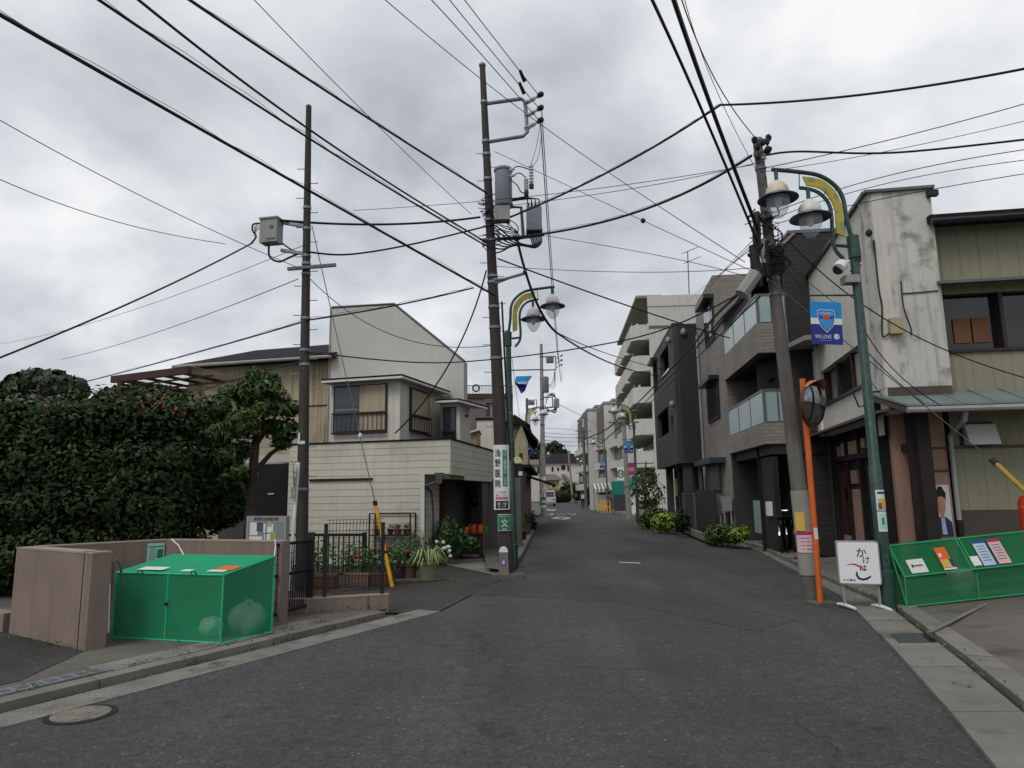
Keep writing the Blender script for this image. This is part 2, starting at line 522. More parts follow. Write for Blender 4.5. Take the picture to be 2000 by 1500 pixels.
def wraptext(s, mat, parent, c0, ctr, r, h, w, name='lettering', facing=-math.pi/2):
    """lettering bent round an upright pole of radius r whose axis passes ctr; c0 = (angle offset, z)"""
    me, (bw, bh) = STR[s]
    m2 = me.copy(); m2.materials.clear(); m2.materials.append(mat)
    bm = bmesh.new(); bm.from_mesh(m2); bmesh.ops.triangulate(bm, faces=bm.faces[:])
    bmesh.ops.subdivide_edges(bm, edges=[q for q in bm.edges if q.calc_length() > .12], cuts=3); bmesh.ops.triangulate(bm, faces=bm.faces[:]); bm.to_mesh(m2); bm.free()
    co = np.zeros(len(m2.vertices)*3); m2.vertices.foreach_get('co', co); co = co.reshape(-1, 3)
    x = co[:, 0]*w/bw; y = co[:, 1]*h/bh
    a = facing+c0[0]+x/r
    co = np.stack([ctr[0]+r*np.cos(a), ctr[1]+r*np.sin(a), c0[1]+y], 1)
    m2.vertices.foreach_set('co', co.ravel()); m2.update()
    return link(bpy.data.objects.new(name, m2), parent)
prep(['浅', '野', '医', '院', '内\n科\n・\n循\n環\n器\n内\n科\n・\n小\n児\n科', 'この手前', '曲がってすぐ', '37-9218', '谷 母\n3-17', '文', 'スクールゾーン', '通学路',
      'か', 'け', 'は', 'し', 'WE LOVE', 'YOKOHAMA FC', 'AEON', 'P', '老田長五郎掲示板', '文\n一', '駐\n車\n場', 'お食事処', 'ゾーン', 'スクール', '止まれ', 'あかり', 'ごみ\n分別', '資源集積'])

# foliage: many small leaves, each with its own facing
def leaves(name, mat, parent, P, Nn, size, seed=1, asp=.45, droop=0.0, jit=.35):
    rg = np.random.default_rng(seed)
    P = np.asarray(P, float); n = len(P)
    Nn = np.asarray(Nn, float)+rg.normal(0, jit, (n, 3))
    Nn /= np.linalg.norm(Nn, axis=1)[:, None]+1e-9
    t = rg.normal(0, 1, (n, 3)); t[:, 2] -= droop
    t -= Nn*(t*Nn).sum(1)[:, None]; t /= np.linalg.norm(t, axis=1)[:, None]+1e-9
    b = np.cross(Nn, t)
    L = size*rg.uniform(.6, 1.35, n)[:, None]
    q0 = P-t*L*.5; q2 = P+t*L*.5
    m = P-t*L*.06
    q1 = m+b*L*asp*.5+Nn*L*.08; q3 = m-b*L*asp*.5+Nn*L*.08
    v = np.stack([q0, q1, q2, q3], 1).reshape(-1, 3)
    me = bpy.data.meshes.new(name)
    me.vertices.add(4*n); me.vertices.foreach_set('co', v.ravel())
    me.loops.add(4*n); me.loops.foreach_set('vertex_index', np.arange(4*n))
    me.polygons.add(n); me.polygons.foreach_set('loop_start', np.arange(n)*4); me.polygons.foreach_set('loop_total', np.full(n, 4))
    me.materials.append(mat); me.update(); me.validate()
    return link(bpy.data.objects.new(name, me), parent)
def blobs(cen, n, seed, shell=.55):
    """points and outward normals in the outer layer of a union of ellipsoids (x,y,z,rx,ry,rz)"""
    rg = np.random.default_rng(seed)
    A = np.array(cen, float)
    w = A[:, 3]*A[:, 5]+A[:, 4]*A[:, 5]; w /= w.sum()
    k = rg.choice(len(A), n, p=w)
    d = rg.normal(0, 1, (n, 3)); d /= np.linalg.norm(d, axis=1)[:, None]
    r = 1-shell*rg.random(n)**1.6
    r *= 1+.1*np.sin(d[:, 0]*7+k)+.08*np.sin(d[:, 2]*9+2*k)
    P = A[k, :3]+d*A[k, 3:]*r[:, None]
    nn = d/A[k, 3:]; nn /= np.linalg.norm(nn, axis=1)[:, None]
    keep = np.ones(n, bool)
    for j in range(len(A)):
        q = (((P-A[j, :3])/A[j, 3:])**2).sum(1)
        keep &= (q > .42) | (k == j)
    return P[keep], nn[keep]
def lump(mb, c, r, seed, n=10, amp=.15):
    rg = random.Random(seed); vs, fs = [], []
    ph = [rg.uniform(0, 6.28) for _ in range(6)]
    m = n//2+2
    for i in range(m):
        th = math.pi*(i+.001)/(m-1+.002)
        for k in range(n):
            w = 2*math.pi*k/n
            d = V((math.sin(th)*math.cos(w), math.sin(th)*math.sin(w), math.cos(th)))
            f = 1+amp*(math.sin(3*w+ph[0])*math.sin(2*th+ph[1])+.6*math.sin(5*w+ph[2]+th*3))
            if n > 20: f += rg.uniform(-.035, .035)+.05*abs(math.sin(4*w+ph[3]+5*th))+.04*abs(math.sin(9*w-7*th+ph[4])); f *= (1-.25*max(0, math.cos(th))**3)
            vs.append((c[0]+d.x*r[0]*f, c[1]+d.y*r[1]*f, c[2]+d.z*r[2]*f))
    for i in range(m-1):
        for k in range(n):
            fs.append((i*n+k, (i+1)*n+k, (i+1)*n+(k+1) % n, i*n+(k+1) % n))
    return mb.add(vs, fs)
# ================================================================== SETTING: ground, road, pavements
def lerp_x(line, Y):
    for (x0, y0), (x1, y1) in zip(line, line[1:]):
        if Y <= y1: return x0+(x1-x0)*(Y-y0)/(y1-y0)
    return line[-1][0]
def sheet(name, pts, z, mat, kind='structure'):
    b = MB(); n = len(pts)
    b.add([(p[0], p[1], z) for p in pts], [tuple(range(n))])
    o = b.build(name, mat)
    return tag(o, kind=kind)
b = MB(); R_ = 1500
b.add([(-R_, -R_, -.03), (R_, -R_, -.03), (R_, R_, -.03), (-R_, R_, -.03)], [(0, 1, 2, 3)])
tag(b.build('ground', MT['ground']), kind='structure')
LK = [(-12.0, -9.8), (-3.65, 5.2), (-1.03, 9.88)]                       # road edge along the left gutter
LK2 = [(-0.10, 13.95), (0.19, 17.7), (1.06, 33.0), (1.58, 46.8), (2.45, 59.), (3.3, 76.), (4.6, 97.), (8.0, 122.), (15., 146.), (26., 170.)]
RK = [(-2.0, -8.0), (1.3, 0.3), (2.74, 4.28), (3.07, 5.18), (3.84, 7.46), (4.83, 10.5), (6.49, 18.9), (6.81, 25.7), (7.2, 40.2), (8.05, 59.2), (8.9, 78.), (10.4, 97.), (14., 118.), (21., 138.), (32., 160.)]
# road as strips so that it bends cleanly
b = MB()
ys = [-8, 0, 3, 5.2, 7.5, 9.88]
for y0, y1 in zip(ys, ys[1:]):
    b.add([(lerp_x(LK, y0), y0, 0), (lerp_x(RK, y0), y0, 0), (lerp_x(RK, y1), y1, 0), (lerp_x(LK, y1), y1, 0)], [(0, 1, 2, 3)])
b.add([(-1.03, 9.88, 0), (lerp_x(RK, 9.88), 9.88, 0), (lerp_x(RK, 13.95), 13.95, 0), (-.1, 13.95, 0)], [(0, 1, 2, 3)])
ys = [13.95, 17.7, 22, 26, 33, 40, 46.8, 53, 59, 68, 76, 86, 97, 108, 118, 130, 140, 150, 160]
for y0, y1 in zip(ys, ys[1:]):
    b.add([(lerp_x(LK2, y0), y0, 0), (lerp_x(RK, y0), y0, 0), (lerp_x(RK, y1), y1, 0), (lerp_x(LK2, y1), y1, 0)], [(0, 1, 2, 3)])
tag(b.build('road', MT['asphalt']), kind='structure')
# side lane running left between the fence and the house
sheet('side_lane', [(-1.06, 9.86), (-.12, 13.93), (-.35, 15.5), (-.6, 18.), (-6.0, 19.), (-16, 20), (-16, 12.6), (-6, 10.8), (-2.9, 9.9), (-1.8, 9.92), (-1.4, 9.7)], .004, MT['asphalt_old'])
# old utility cuts patched with darker asphalt
sheet('road_patch', [G(1005, 1128)[:2], G(1275, 1150)[:2], G(1560, 1210)[:2], G(1480, 1235)[:2], G(1200, 1175)[:2], G(900, 1160)[:2]], .003, MT['asphalt_patch'])

def run(line, s0, s1):
    """point at distance s along a polyline"""
    pass
def along(line, step):
    out_, acc = [], 0
    pts = [V((p[0], p[1], 0)) for p in line]
    for a, c in zip(pts, pts[1:]):
        L = (c-a).length; n = max(1, round(L/step))
        for i in range(n):
            out_.append((a+(c-a)*(i/n), a+(c-a)*((i+1)/n)))
    return out_
def strip_pieces(owner, name, mat, line, o0, o1, z0, z1, step, gap=.012, jit=.004):
    for a, c in along(line, step):
        e = (c-a).normalized(); n = V((-e.y, e.x, 0)); L = (c-a).length-gap
        dz = random.uniform(-jit, jit)
        m = (a+c)/2+n*((o0+o1)/2)
        piece(name, mat, owner, V((m.x, m.y, (z0+z1)/2+dz)), e*L, n*(o1-o0), V((0, 0, z1-z0)))
dl = V((2.62, 4.68, 0)).normalized(); nl = V((-dl.y, dl.x, 0))
def lp(p, off, z=0):   # point beside the left gutter
    q = V((p[0], p[1], 0))+nl*off
    return (q.x, q.y)
# left gutter (pale aggregate), slot, kerb, pavement behind
LG = [lp((-12, -9.8), 0), lp((-3.65, 5.2), 0), (-1.03, 9.88)]
lg = tag(bpy.data.objects.new('left_gutter', None), kind='structure'); link(lg)
strip_pieces(lg, 'gutter_slab', MT['aggregate'], LK, 0, .37, -.05, .012, 1.9, .01)
strip_pieces(lg, 'kerb_stone', MT['kerb'], LK[:1]+[(-3.65, 5.2), (-1.35, 9.31)], .42, .60, -.05, .075, 1.0, .012)
lo_ = MB(); a, c = lp(LK[0], .37), lp((-1.2, 9.6), .37); a2, c2 = lp(LK[0], .43), lp((-1.2, 9.6), .43)
lo_.add([(a[0], a[1], -.022), (c[0], c[1], -.022), (c2[0], c2[1], -.022), (a2[0], a2[1], -.022)], [(0, 1, 2, 3)])
lo_.build('drain_slot', MT['drain_dark'], lg)
pv = [lp((-12, -9.8), .61), lp((-1.35, 9.31), .61), (-1.75, 9.88), (-2.75, 9.58), (-2.86, 10.6), (-7.5, 12.), (-12, 14), (-22, 8)]
sheet('left_pavement', pv, .062, MT['concrete'])
sheet('driveway', [lp((-12, -9.8), 1.05), lp((-3.35, 5.75), 1.05), (-4.42, 7.45), (-6.6, 9.2), (-9, 10.2), (-22, 10.5), (-22, 2)], .067, MT['asphalt_old'])
sheet('aggregate_strip', [lp((-3.1, 6.2), .64), lp((-1.75, 8.6), .64), lp((-1.75, 8.6), .95), lp((-3.1, 6.2), 1.0)], .068, MT['aggregate'])
# steel drain grating
gt = thing('drain_grating', 'long galvanised steel drain grating at the foot of the black driveway', 'grating', (-4.6, 5.2, .06))
e0, e1 = V((*lp((-7.2, -1.2), .68), .07)), V((*lp((-3.05, 6.25), .68), .07))
for k in range(9):
    a, c = e0+(e1-e0)*(k/9), e0+(e1-e0)*((k+1)/9); q = (c-a); L = q.length-.01; q.normalize()
    g = piece('grating_panel', MT['galv'], gt, (a+c)/2+nl*.1, q*L, nl*.2, V((0, 0, .016)))
for k in range(7):
    p = e0+(e1-e0)*.62
    piece('grating_slit', MT['steelgrey'], gt, e1-dl*(.12+k*.12)+nl*.1+V((0, 0, .010)), dl*.07, nl*.1, V((0, 0, .003)))
# manhole cover beside the gutter
mh = thing('manhole_cover', 'round tan iron manhole cover beside the left gutter', 'manhole cover', G(158, 1396))
c0 = G(158, 1396)
MB().lathe([(.245, -.02), (.245, .006), (.205, .007)], (c0.x, c0.y, 0), 28).build('ring', MT['drain_dark'], mh)
MB().lathe([(.2, 0), (.2, .009), (.07, .010)], (c0.x, c0.y, 0), 28).build('lid', M('manholetan', '#757063', .7, .2, 8., fine=.3, metal=.2, spots='#4c4a45', sps=9.), mh)
MB().lathe([(.06, 0), (.06, .013), (.02, .013)], (c0.x, c0.y, 0), 16).build('lid_mark', MT['stone'], mh)
# pavement by the middle pole and along the left shops
pc = [(x, y) for x, y in LK2[:7]]
sheet('shop_pavement', [(p[0]+.02, p[1]) for p in pc]+[(1.5, 97), (-1.5, 60), (-2.2, 46), (-1.6, 30), (-1.0, 21), (-.55, 14.5)], .10, MT['concrete'])
kb = tag(bpy.data.objects.new('shop_kerb', None), kind='structure'); link(kb)
strip_pieces(kb, 'kerb_stone', MT['kerb'], pc[:5], 0.0, .17, -.05, .12, 1.2, .012)
# garage apron
sheet('garage_apron', [G(852, 1097)[:2], G(874, 1105)[:2], G(964, 1124)[:2], (-.35, 14.9), (-.6, 21.5), (-5.2, 22), (-4.6, 17.2)], .016, MT['slab'])
# right side: pale concrete slabs, drain slot, kerb beam, forecourt
DR = [(1.7, -0.2), (2.9, 3.3), (3.56, 5.16), (4.12, 6.78), (5.01, 9.59), (5.52, 12.9), (6.1, 16.)]
rg_ = tag(bpy.data.objects.new('right_gutter', None), kind='structure'); link(rg_)
yy = [-.2, 1.2, 2.6, 3.9, 5.2, 6.45, 7.4]
def quadp(owner, name, mat, y0, y1, l0, l1, z0, z1, e0=0., e1=0.):
    p = [(lerp_x(l0, y0)+e0, y0), (lerp_x(l1, y0)+e1, y0), (lerp_x(l1, y1)+e1, y1), (lerp_x(l0, y1)+e0, y1)]
    return MB().prism(p, z0, z1).build(name, mat, owner)
for y0, y1 in zip(yy, yy[1:]):
    quadp(rg_, 'concrete_slab', MT['slab'], y0+.006, y1-.006, RK, DR, -.05, .03+random.uniform(-.006, .006))
yy = [7.95, 8.7, 9.5, 10.5, 11.6, 12.8, 14.2, 15.9]
for y0, y1 in zip(yy, yy[1:]):
    quadp(rg_, 'concrete_slab', MT['slab'], y0+.006, y1-.006, RK, DR, -.05, .022+random.uniform(-.006, .006))
quadp(rg_, 'grate_sump', MT['drain_dark'], 7.41, 7.94, RK, DR, -.05, -.02)
for k in range(9):
    y0 = 7.44+k*.055
    quadp(rg_, 'grate_bar', MT['steelgrey'], y0, y0+.02, [(p[0]+.12, p[1]) for p in RK], [(p[0]-.06, p[1]) for p in DR], .0, .02)
quadp(rg_, 'grate_rim', MT['slab'], 7.41, 7.94, RK, [(p[0]+.1, p[1]) for p in RK], -.05, .03)
strip_pieces(rg_, 'kerb_beam', MT['kerb'], DR, -.30, -.07, -.05, .05, 1.25, .01)
mb_ = MB()
for p, q in zip(DR, DR[1:]):
    e = (V((q[0]-p[0], q[1]-p[1], 0))).normalized(); n = V((-e.y, e.x, 0))
    P0, Q0 = V((*p, -.024)), V((*q, -.024))
    mb_.add([P0, Q0, Q0-n*.08, P0-n*.08], [(0, 1, 2, 3)])
mb_.build('drain_slot', MT['drain_dark'], rg_)
fc = [(p[0]+.30, p[1]) for p in DR]
b = MB(); b.add([(p[0], p[1], .036) for p in fc]+[(p[0]+2.6, p[1]-.3, .24) for p in fc]+[(p[0]+14, p[1]-2, .5) for p in fc], [(i+j*len(fc), i+1+j*len(fc), i+1+(j+1)*len(fc), i+(j+1)*len(fc)) for j in range(2) for i in range(len(fc)-1)])
tag(b.build('right_forecourt', MT['forecourt']), kind='structure')
# pale paint bar on the forecourt
a, c = G(1815, 1238, .05), G(1925, 1175, .13)
q = (c-a); piece('forecourt_seam', MT['slab'], rg_, (a+c)/2-V((0, 0, .006)), q, V((-q.y, q.x, 0)).normalized()*.05, V((0, 0, .006)))
# right pavement and kerb further on
RK2 = [p for p in RK if 10.5 <= p[1] <= 100]
rk = tag(bpy.data.objects.new('right_kerb', None), kind='structure'); link(rk)
strip_pieces(rk, 'kerb_stone', MT['kerb'], [(5.9, 15.9)]+RK2[1:6], -.34, -.16, -.05, .10, 1.2, .012)
strip_pieces(rk, 'gutter_slab', MT['slab'], [(5.9, 15.9)]+RK2[1:6], -.155, 0, -.05, .012, 2.4, .012)
sheet('right_pavement', [(p[0]+.36, p[1]) for p in [(5.9, 15.9)]+RK2[1:]]+[(16, 100), (12.5, 78), (11.5, 60), (10, 40), (9, 27), (8.2, 18)], .085, MT['slab'])
# road paint
def paint(name, pts, z=.005):
    b = MB(); n = len(pts); b.add([(p[0], p[1], z) for p in pts], [tuple(range(n))]); return tag(b.build(name, MT['roadpaint']), kind='structure')
def diamond(c, hw, hl, t):
    for s in range(4):
        A = [V((0, -hl, 0)), V((hw, 0, 0)), V((0, hl, 0)), V((-hw, 0, 0))]
        B = [v*(1-t) for v in A]; B[0].y = -hl*(1-t); B[2].y = hl*(1-t)
        i, j = s, (s+1) % 4
        yield [(c.x+p.x, c.y+p.y) for p in (A[i], A[j], B[j], B[i])]
for k, (x, y, hw) in enumerate([(1096, 1012, .66), (1075, 996, .66)]):
    c = G(x, y)
    b = MB()
    for q in diamond(c, hw, 2.6 if k == 0 else 3.6, .42):
        b.add([(p[0], p[1], .006) for p in q], [(0, 1, 2, 3)])
    tag(b.build('crossing_ahead_mark', MT['roadpaint']), 'white hollow diamond painted on the road '+('nearer the camera, below the painted characters' if k == 0 else 'beyond the painted characters'), 'road marking')
c = G(1096, 1004.3)
o = text('ゾーン', MT['roadpaint'], None, (c.x, c.y, .006), (1, 0, 0), (0, 1, 0), h=5.0, w=2.3, name='painted_road_text')
tag(o, 'white painted Japanese characters between the two diamonds on the road', 'road marking')
zc = thing('zebra_crossing', 'white striped zebra crossing far down the street', 'crossing', G(1100, 979.5))
for k in range(6):
    p = G(1078+k*11.7, 979.5)
    blk('stripe', MT['roadpaint'], zc, (p.x-.27, p.y-5, .002), (p.x+.27, p.y+5, .008))
a, c = G(1210, 1099), G(1252, 1101)
paint('worn_line', [(a.x, a.y), (c.x, c.y), (c.x, c.y+.2), (a.x, a.y+.16)])
a, c = G(870, 1196), G(760, 1222)
# ================================================================== LEFT: walled litter bay, green net box
WH = 1.03
p_near, p_far, p_cor, p_end = V((-4.35, 7.48, 0)), V((-5.85, 8.48, 0)), V((-4.72, 9.62, 0)), V((-2.88, 8.93, 0))
wb = thing('low_concrete_wall', 'taupe rendered wall of the litter bay, three sides round the green net box', 'wall', (-4.6, 8.6, 0))
def wallseg(name, a, c, t, z0, z1, par, mat=None, cap=True):
    e = (c-a).normalized(); n = V((-e.y, e.x, 0))
    o = MB().prism([(a-n*t/2)[:2], (c-n*t/2)[:2], (c+n*t/2)[:2], (a+n*t/2)[:2]], z0, z1).build(name, mat or MT['taupe'], par)
    if cap:
        MB().prism([(a-n*(t/2+.004)-e*.003)[:2], (c-n*(t/2+.004)+e*.003)[:2], (c+n*(t/2+.004)+e*.003)[:2], (a+n*(t/2+.004)-e*.003)[:2]], z1, z1+.018).build('wall_cap', MT['taupe_top'], o)
    return o
e = (p_near-p_far).normalized()
wallseg('wing_wall', p_far, p_near-e*.17, .20, 0, WH, wb)
wallseg('end_pier', p_near-e*.155, p_near, .20, 0, WH, wb)
wallseg('side_wall', p_far+(p_cor-p_far).normalized()*.1, p_cor, .15, 0, WH, wb)
wallseg('back_wall', p_cor, p_end, .15, 0, WH, wb)
wallseg('low_footing', V((-8.2, 9.6, 0)), p_far+V((-.12, .05, 0)), .2, 0, .28, wb, cap=False)
# movement joint
n = V((-e.y, e.x, 0))
piece('joint_strip', MT['blackmetal'], wb, p_near-e*.163+V((0, 0, WH/2+.01)), e*.014, n*.206, V((0, 0, WH+.025)))
# hose tap on the pier
tp = thing('hose_tap', 'grey hose looped over a pipe behind the wing wall pier', 'tap', (-4.3, 7.75, .1))
MB().tube([at(220, 1172, 7.75), at(221, 1102, 7.75), at(224, 1094, 7.76), at(231, 1095, 7.78), at(236, 1106, 7.8), at(238, 1135, 7.82)], .014, 7).build('hose', MT['steelgrey'], tp, True)
MB().tube([at(211, 1235, 7.72), at(214, 1140, 7.72)], .012, 6).build('riser_pipe', MT['white'], tp, True)

# the green net box: tubular frame, net sides, two lids
A_, B_, D_ = G(218, 1246, .06), G(430, 1258, .06), G(530, 1236, .06)
A_.z = B_.z = D_.z = .07
E_ = A_+(D_-B_)
hf, hb = .70, .84
def up(p, h): return V((p.x, p.y, .07+h))
nb = thing('net_litter_box', 'green net litter box with sloping lid standing in the walled bay', 'litter box', (A_+B_+D_+E_)/4)
edges = [(A_, B_), (B_, D_), (D_, E_), (E_, A_), (up(A_, hf), up(B_, hf)), (up(B_, hf), up(D_, hb)), (up(D_, hb), up(E_, hb)), (up(E_, hb), up(A_, hf)),
         (A_, up(A_, hf)), (B_, up(B_, hf)), (D_, up(D_, hb)), (E_, up(E_, hb)), ((A_+B_)/2, up((A_+B_)/2, hf)), (up((A_+B_)/2, hf), up((D_+E_)/2, hb))]
for a, c in edges:
    MB().tube([a, c], .011, 6).build('frame_tube', MT['greenframe'], nb)
def panel(name, mat, par, pts, inset=0.0, sag=.035, n=9):
    """four-cornered net that sags and ripples between its tubes"""
    if sag == 0: return MB().add(pts, [tuple(range(len(pts)))]).build(name, mat, par)
    p = [V(q) for q in pts]; nv = (p[1]-p[0]).cross(p[3]-p[0]).normalized(); vs = []; ph = random.uniform(0, 6)
    if nv.z > .3 or nv.dot(CAM-p[0]) > 0: nv = -nv
    for i in range(n+1):
        for j in range(n+1):
            s_, t_ = i/n, j/n
            q = p[0].lerp(p[1], s_).lerp(p[3].lerp(p[2], s_), t_)
            w = math.sin(math.pi*s_)*math.sin(math.pi*t_)
            vs.append(q+nv*(sag*w+.010*w*math.sin(s_*13+t_*4+ph)+.008*w*math.sin(t_*17-s_*5+ph)))
    m_ = n+1
    return MB().add(vs, [(i*m_+j, (i+1)*m_+j, (i+1)*m_+j+1, i*m_+j+1) for i in range(n) for j in range(n)]).build(name, mat, par, True)
mAB, mED = (A_+B_)/2, (D_+E_)/2
panel('net_front', MT['netgreen'], nb, [A_, mAB, up(mAB, hf), up(A_, hf)])
panel('net_front', MT['netgreen'], nb, [mAB, B_, up(B_, hf), up(mAB, hf)])
panel('net_side', MT['netgreen'], nb, [B_, D_, up(D_, hb), up(B_, hf)])
panel('net_side', MT['netback'], nb, [E_, A_, up(A_, hf), up(E_, hb)])
panel('net_back', MT['netback'], nb, [D_, E_, up(E_, hb), up(D_, hb)])
l1 = panel('net_lid', MT['netlid'], nb, [up(A_, hf+.01), up(mAB, hf+.01), up(mED, hb+.01), up(E_, hb+.01)])
l2 = panel('net_lid', MT['netlid'], nb, [up(mAB, hf+.012), up(B_, hf+.012), up(D_, hb+.012), up(mED, hb+.012)])
def onlid(name, mat, s0, s1, t0, t1):
    def P(s, t):
        f = up(A_+(B_-A_)*s, hf); k = up(E_+(D_-E_)*s, hb); return f+(k-f)*t+V((0, 0, .018))
    return panel(name, mat, nb, [P(s0, t0), P(s1, t0), P(s1, t1), P(s0, t1)], sag=0)
onlid('notice', MT['paper'], .14, .38, .10, .26)
onlid('notice', MT['paper'], .57, .66, .06, .16)
onlid('notice', MT['paper'], .80, .96, .08, .17)
onlid('notice', MT['posterorange'], .83, .99, .17, .38)
for s in (.24, .74):
    p = up(A_+(B_-A_)*s, hf)-V((0, .02, 0))
    MB().tube([p+V((-.03, 0, 0)), p+V((-.02, -.01, .035)), p+V((.02, -.01, .035)), p+V((.03, 0, 0))], .006, 5).build('handle', MT['blackmetal'], nb)
p = mAB+V((0, -.015, .38)); MB().lathe([(.018, -.012), (.018, .012)], p, 10, ax=(0, 1, 0)).build('latch', MT['black'], nb)
# ropes that tie the box to the wall
for k, (x, pp) in enumerate([(332, up(E_+(D_-E_)*.12, hb)), (534, up(D_, hb))]):
    a = G(x+3, 1053, WH+.03)
    tag(MB().tube([pp, pp+(a-pp)*.5+V((.01, .0, .02)), a, a+V((-.01, .09, -.03))], .008, 5).build('tie_rope', MT['trimwhite']), 'pale rope tying the %s back corner of the green net box to the wall' % ('left' if k == 0 else 'right'), 'rope')
def bag(label, c, r, seed):
    o = tag(lump(MB(), c, r, seed, 30, .11).build('rubbish_bag', MT['plasticbag'], None, True), label, 'rubbish bag')
    lump(MB(), (c[0]+r[0]*.1, c[1], c[2]+r[2]*.82), (r[0]*.28, r[1]*.25, r[2]*.22), seed+3, 26, .25).build('knot', MT['plasticbag'], o, True)
    return o
p = G(411, 1245, .07); bag('small pale rubbish bag in the green net box', (p.x-.04, p.y+.1, .17), (.12, .11, .11), 3)
p = G(472, 1238, .07); bag('large pale rubbish bag at the right end of the green net box', (p.x+.03, p.y+.05, .24), (.2, .15, .19), 8)
# notice sheet on the side wall behind the box
fb = Fac(p_far, p_cor)
ns = thing('wall_notice', 'pale green laminated notice hung on the inside of the litter bay wall', 'notice', fb.P(1.0, .8, .09))
fbo = Fac(p_far[:2], p_cor[:2])
u0, z0 = fbo.px(289, 1062, .09); u1, z1 = fbo.px(319, 1104, .09)
fbo.box('sheet', MT['postercyan'], ns, u0, u1, z1, z0, .08, .09)
fbo.box('heading_bar', MT['inkgreen'], ns, u0+.01, u1-.01, z0-.05, z0-.035, .09, .092)
fbo.box('green_picture', MT['signgreen'], ns, u0+(u1-u0)*.58, u1-.015, z1+.10, z0-.08, .09, .093)
for k in range(7):
    fbo.box('print_line', MT['corkblue'], ns, u0+.02, u0+(u1-u0)*.5, z0-.075-k*.028, z0-.065-k*.028, .09, .092)
fbo.box('bottom_bar', MT['inkblue'], ns, u0+.005, u1-.005, z1+.005, z1+.03, .09, .092)

# ================================================================== low fence wall, gate and black mesh fence
fw = thing('low_fence_wall', 'low pinkish block wall under the black mesh fence', 'wall', (-2.3, 9.8, 0))
q0, q1 = G(548, 1215), G(760, 1197)
q0 = V((-3.12, 9.47, 0)); q1 = V((-1.76, 9.92, 0)); e = (q1-q0).normalized()
segs = [(0, .28), (.29, 1.15), (1.16, (q1-q0).length)]
for s0, s1 in segs:
    o = wallseg('block', q0+e*s0, q0+e*s1, .12, 0, .235, fw)
ff = Fac(q0[:2], q1[:2])
mf = thing('mesh_fence', 'black wire mesh fence on the low pinkish wall', 'fence', ff.P(.8, .24))
def pxu(x, y): return ff.px(x, y)
ub, uc = ff.px(633, 1175)[0], ff.px(746, 1165)[0]
ztop = 1.22
for u in (ub, uc):
    ff.box('post', MT['blackmetal'], mf, u-.025, u+.025, .25, ztop, -.025, .025)
nw = 17
for k in range(1, nw):
    u = ub+(uc-ub)*k/nw
    MB().tube([ff.P(u, .30), ff.P(u, ztop-.03), ff.P(u, ztop+.05, .05)], .0035, 4, False).build('upright_wire', MT['blackmetal'], mf)
for k, z in enumerate([.32, .40, .48, .64, .80, .96, 1.12, ztop]):
    MB().tube([ff.P(ub, z), ff.P(uc, z)], .0035, 4, False).build('cross_wire', MT['blackmetal'], mf)
MB().tube([ff.P(ub, ztop+.05, .05), ff.P(uc, ztop+.05, .05)], .0035, 4, False).build('cross_wire', MT['blackmetal'], mf)
# fence that leads away behind the pole
gq0, gq1 = V((-3.05, 9.55, 0)), V((-2.75, 9.62, 0))
gp = thing('fence_gate', 'black mesh gate leaf beside the litter bay wall', 'gate', G(605, 1205))
P1 = V((G(604, 1205).x, G(604, 1205).y, 0)); P0 = V((-2.98, 8.78, 0))
fg = Fac(P0[:2], P1[:2]); zt = 1.05
piece('gate_post', MT['blackmetal'], gp, P1+V((0, 0, .56)), (.075, 0, 0), (0, .075, 0), (0, 0, 1.1))
for z in (.16, .62, 1.0):
    fg.box('rail', MT['blackmetal'], gp, .03, fg.L-.05, z-.018, z+.018, -.015, .015)
for k in range(1, 15):
    u = .03+(fg.L-.08)*k/15
    fg.box('bar', MT['blackmetal'], gp, u-.004, u+.004, .16, 1.0, -.005, .005)
for z in (.3, .44, .76, .88):
    fg.box('bar', MT['blackmetal'], gp, .03, fg.L-.05, z-.003, z+.003, -.008, .002)
# ================================================================== LEFT: white two-storey house with sided garage
La = Fac((-5.45, 16.73), (-1.43, 15.6))
Ra = Fac((-1.43, 15.6), (-.35, 21.8))
ZT = 2.82
hs = thing('white_house', 'white stucco two-storey house with cream sided open garage on the corner', 'house', (-3.2, 17.5, 0))
uo = La.px(827, 1000)[0]
zo = La.px(850, 926)[1]
zr = 1.93
PIT = .156
def planks(par, fac, u0, u1, z0, z1, mat, pit=PIT, d0=0.0, d1=.02, gap=.008, brk=None, name='plank'):
    n = max(1, round((z1-z0)/pit)); p = (z1-z0)/n
    for k in range(n):
        us = [u0, u1]
        if brk:
            x = u0+((k % 2)*.37+.25)*brk
            us = [u0]
            while x < u1-.3:
                us.append(x); x += brk
            us.append(u1)
        for a, c in zip(us, us[1:]):
            fac.box(name, mat, par, a, c-.004 if c < u1 else c, z0+k*p, z0+(k+1)*p-gap, d0, d1)
ul = La.px(562, 1000)[0]
w1 = La.box('side_wall', MT['sidingjoint'], hs, ul, uo, 0, zo, -.14, 0)
w2 = La.box('parapet', MT['sidingjoint'], hs, ul, La.L-.004, zo+.002, ZT, -.14, 0)
w3 = Ra.box('parapet', MT['sidingjoint'], hs, 0, Ra.L, zr, ZT, -.14, -.001)
planks(w1, La, ul, uo, .02, zo, MT['siding'], brk=9.0)
planks(w2, La, ul, La.L+.018, zo, ZT, MT['siding'], brk=9.0)
un = Ra.px(906, 935)[0]
planks(w3, Ra, .0, un, zo-.02, zo+PIT*1.0, MT['siding'])
planks(w3, Ra, un+.004, Ra.L, zr, zo+PIT*1.0, MT['siding'], brk=9.0)
planks(w3, Ra, .0, Ra.L, zo+PIT, ZT, MT['siding'], brk=9.0)
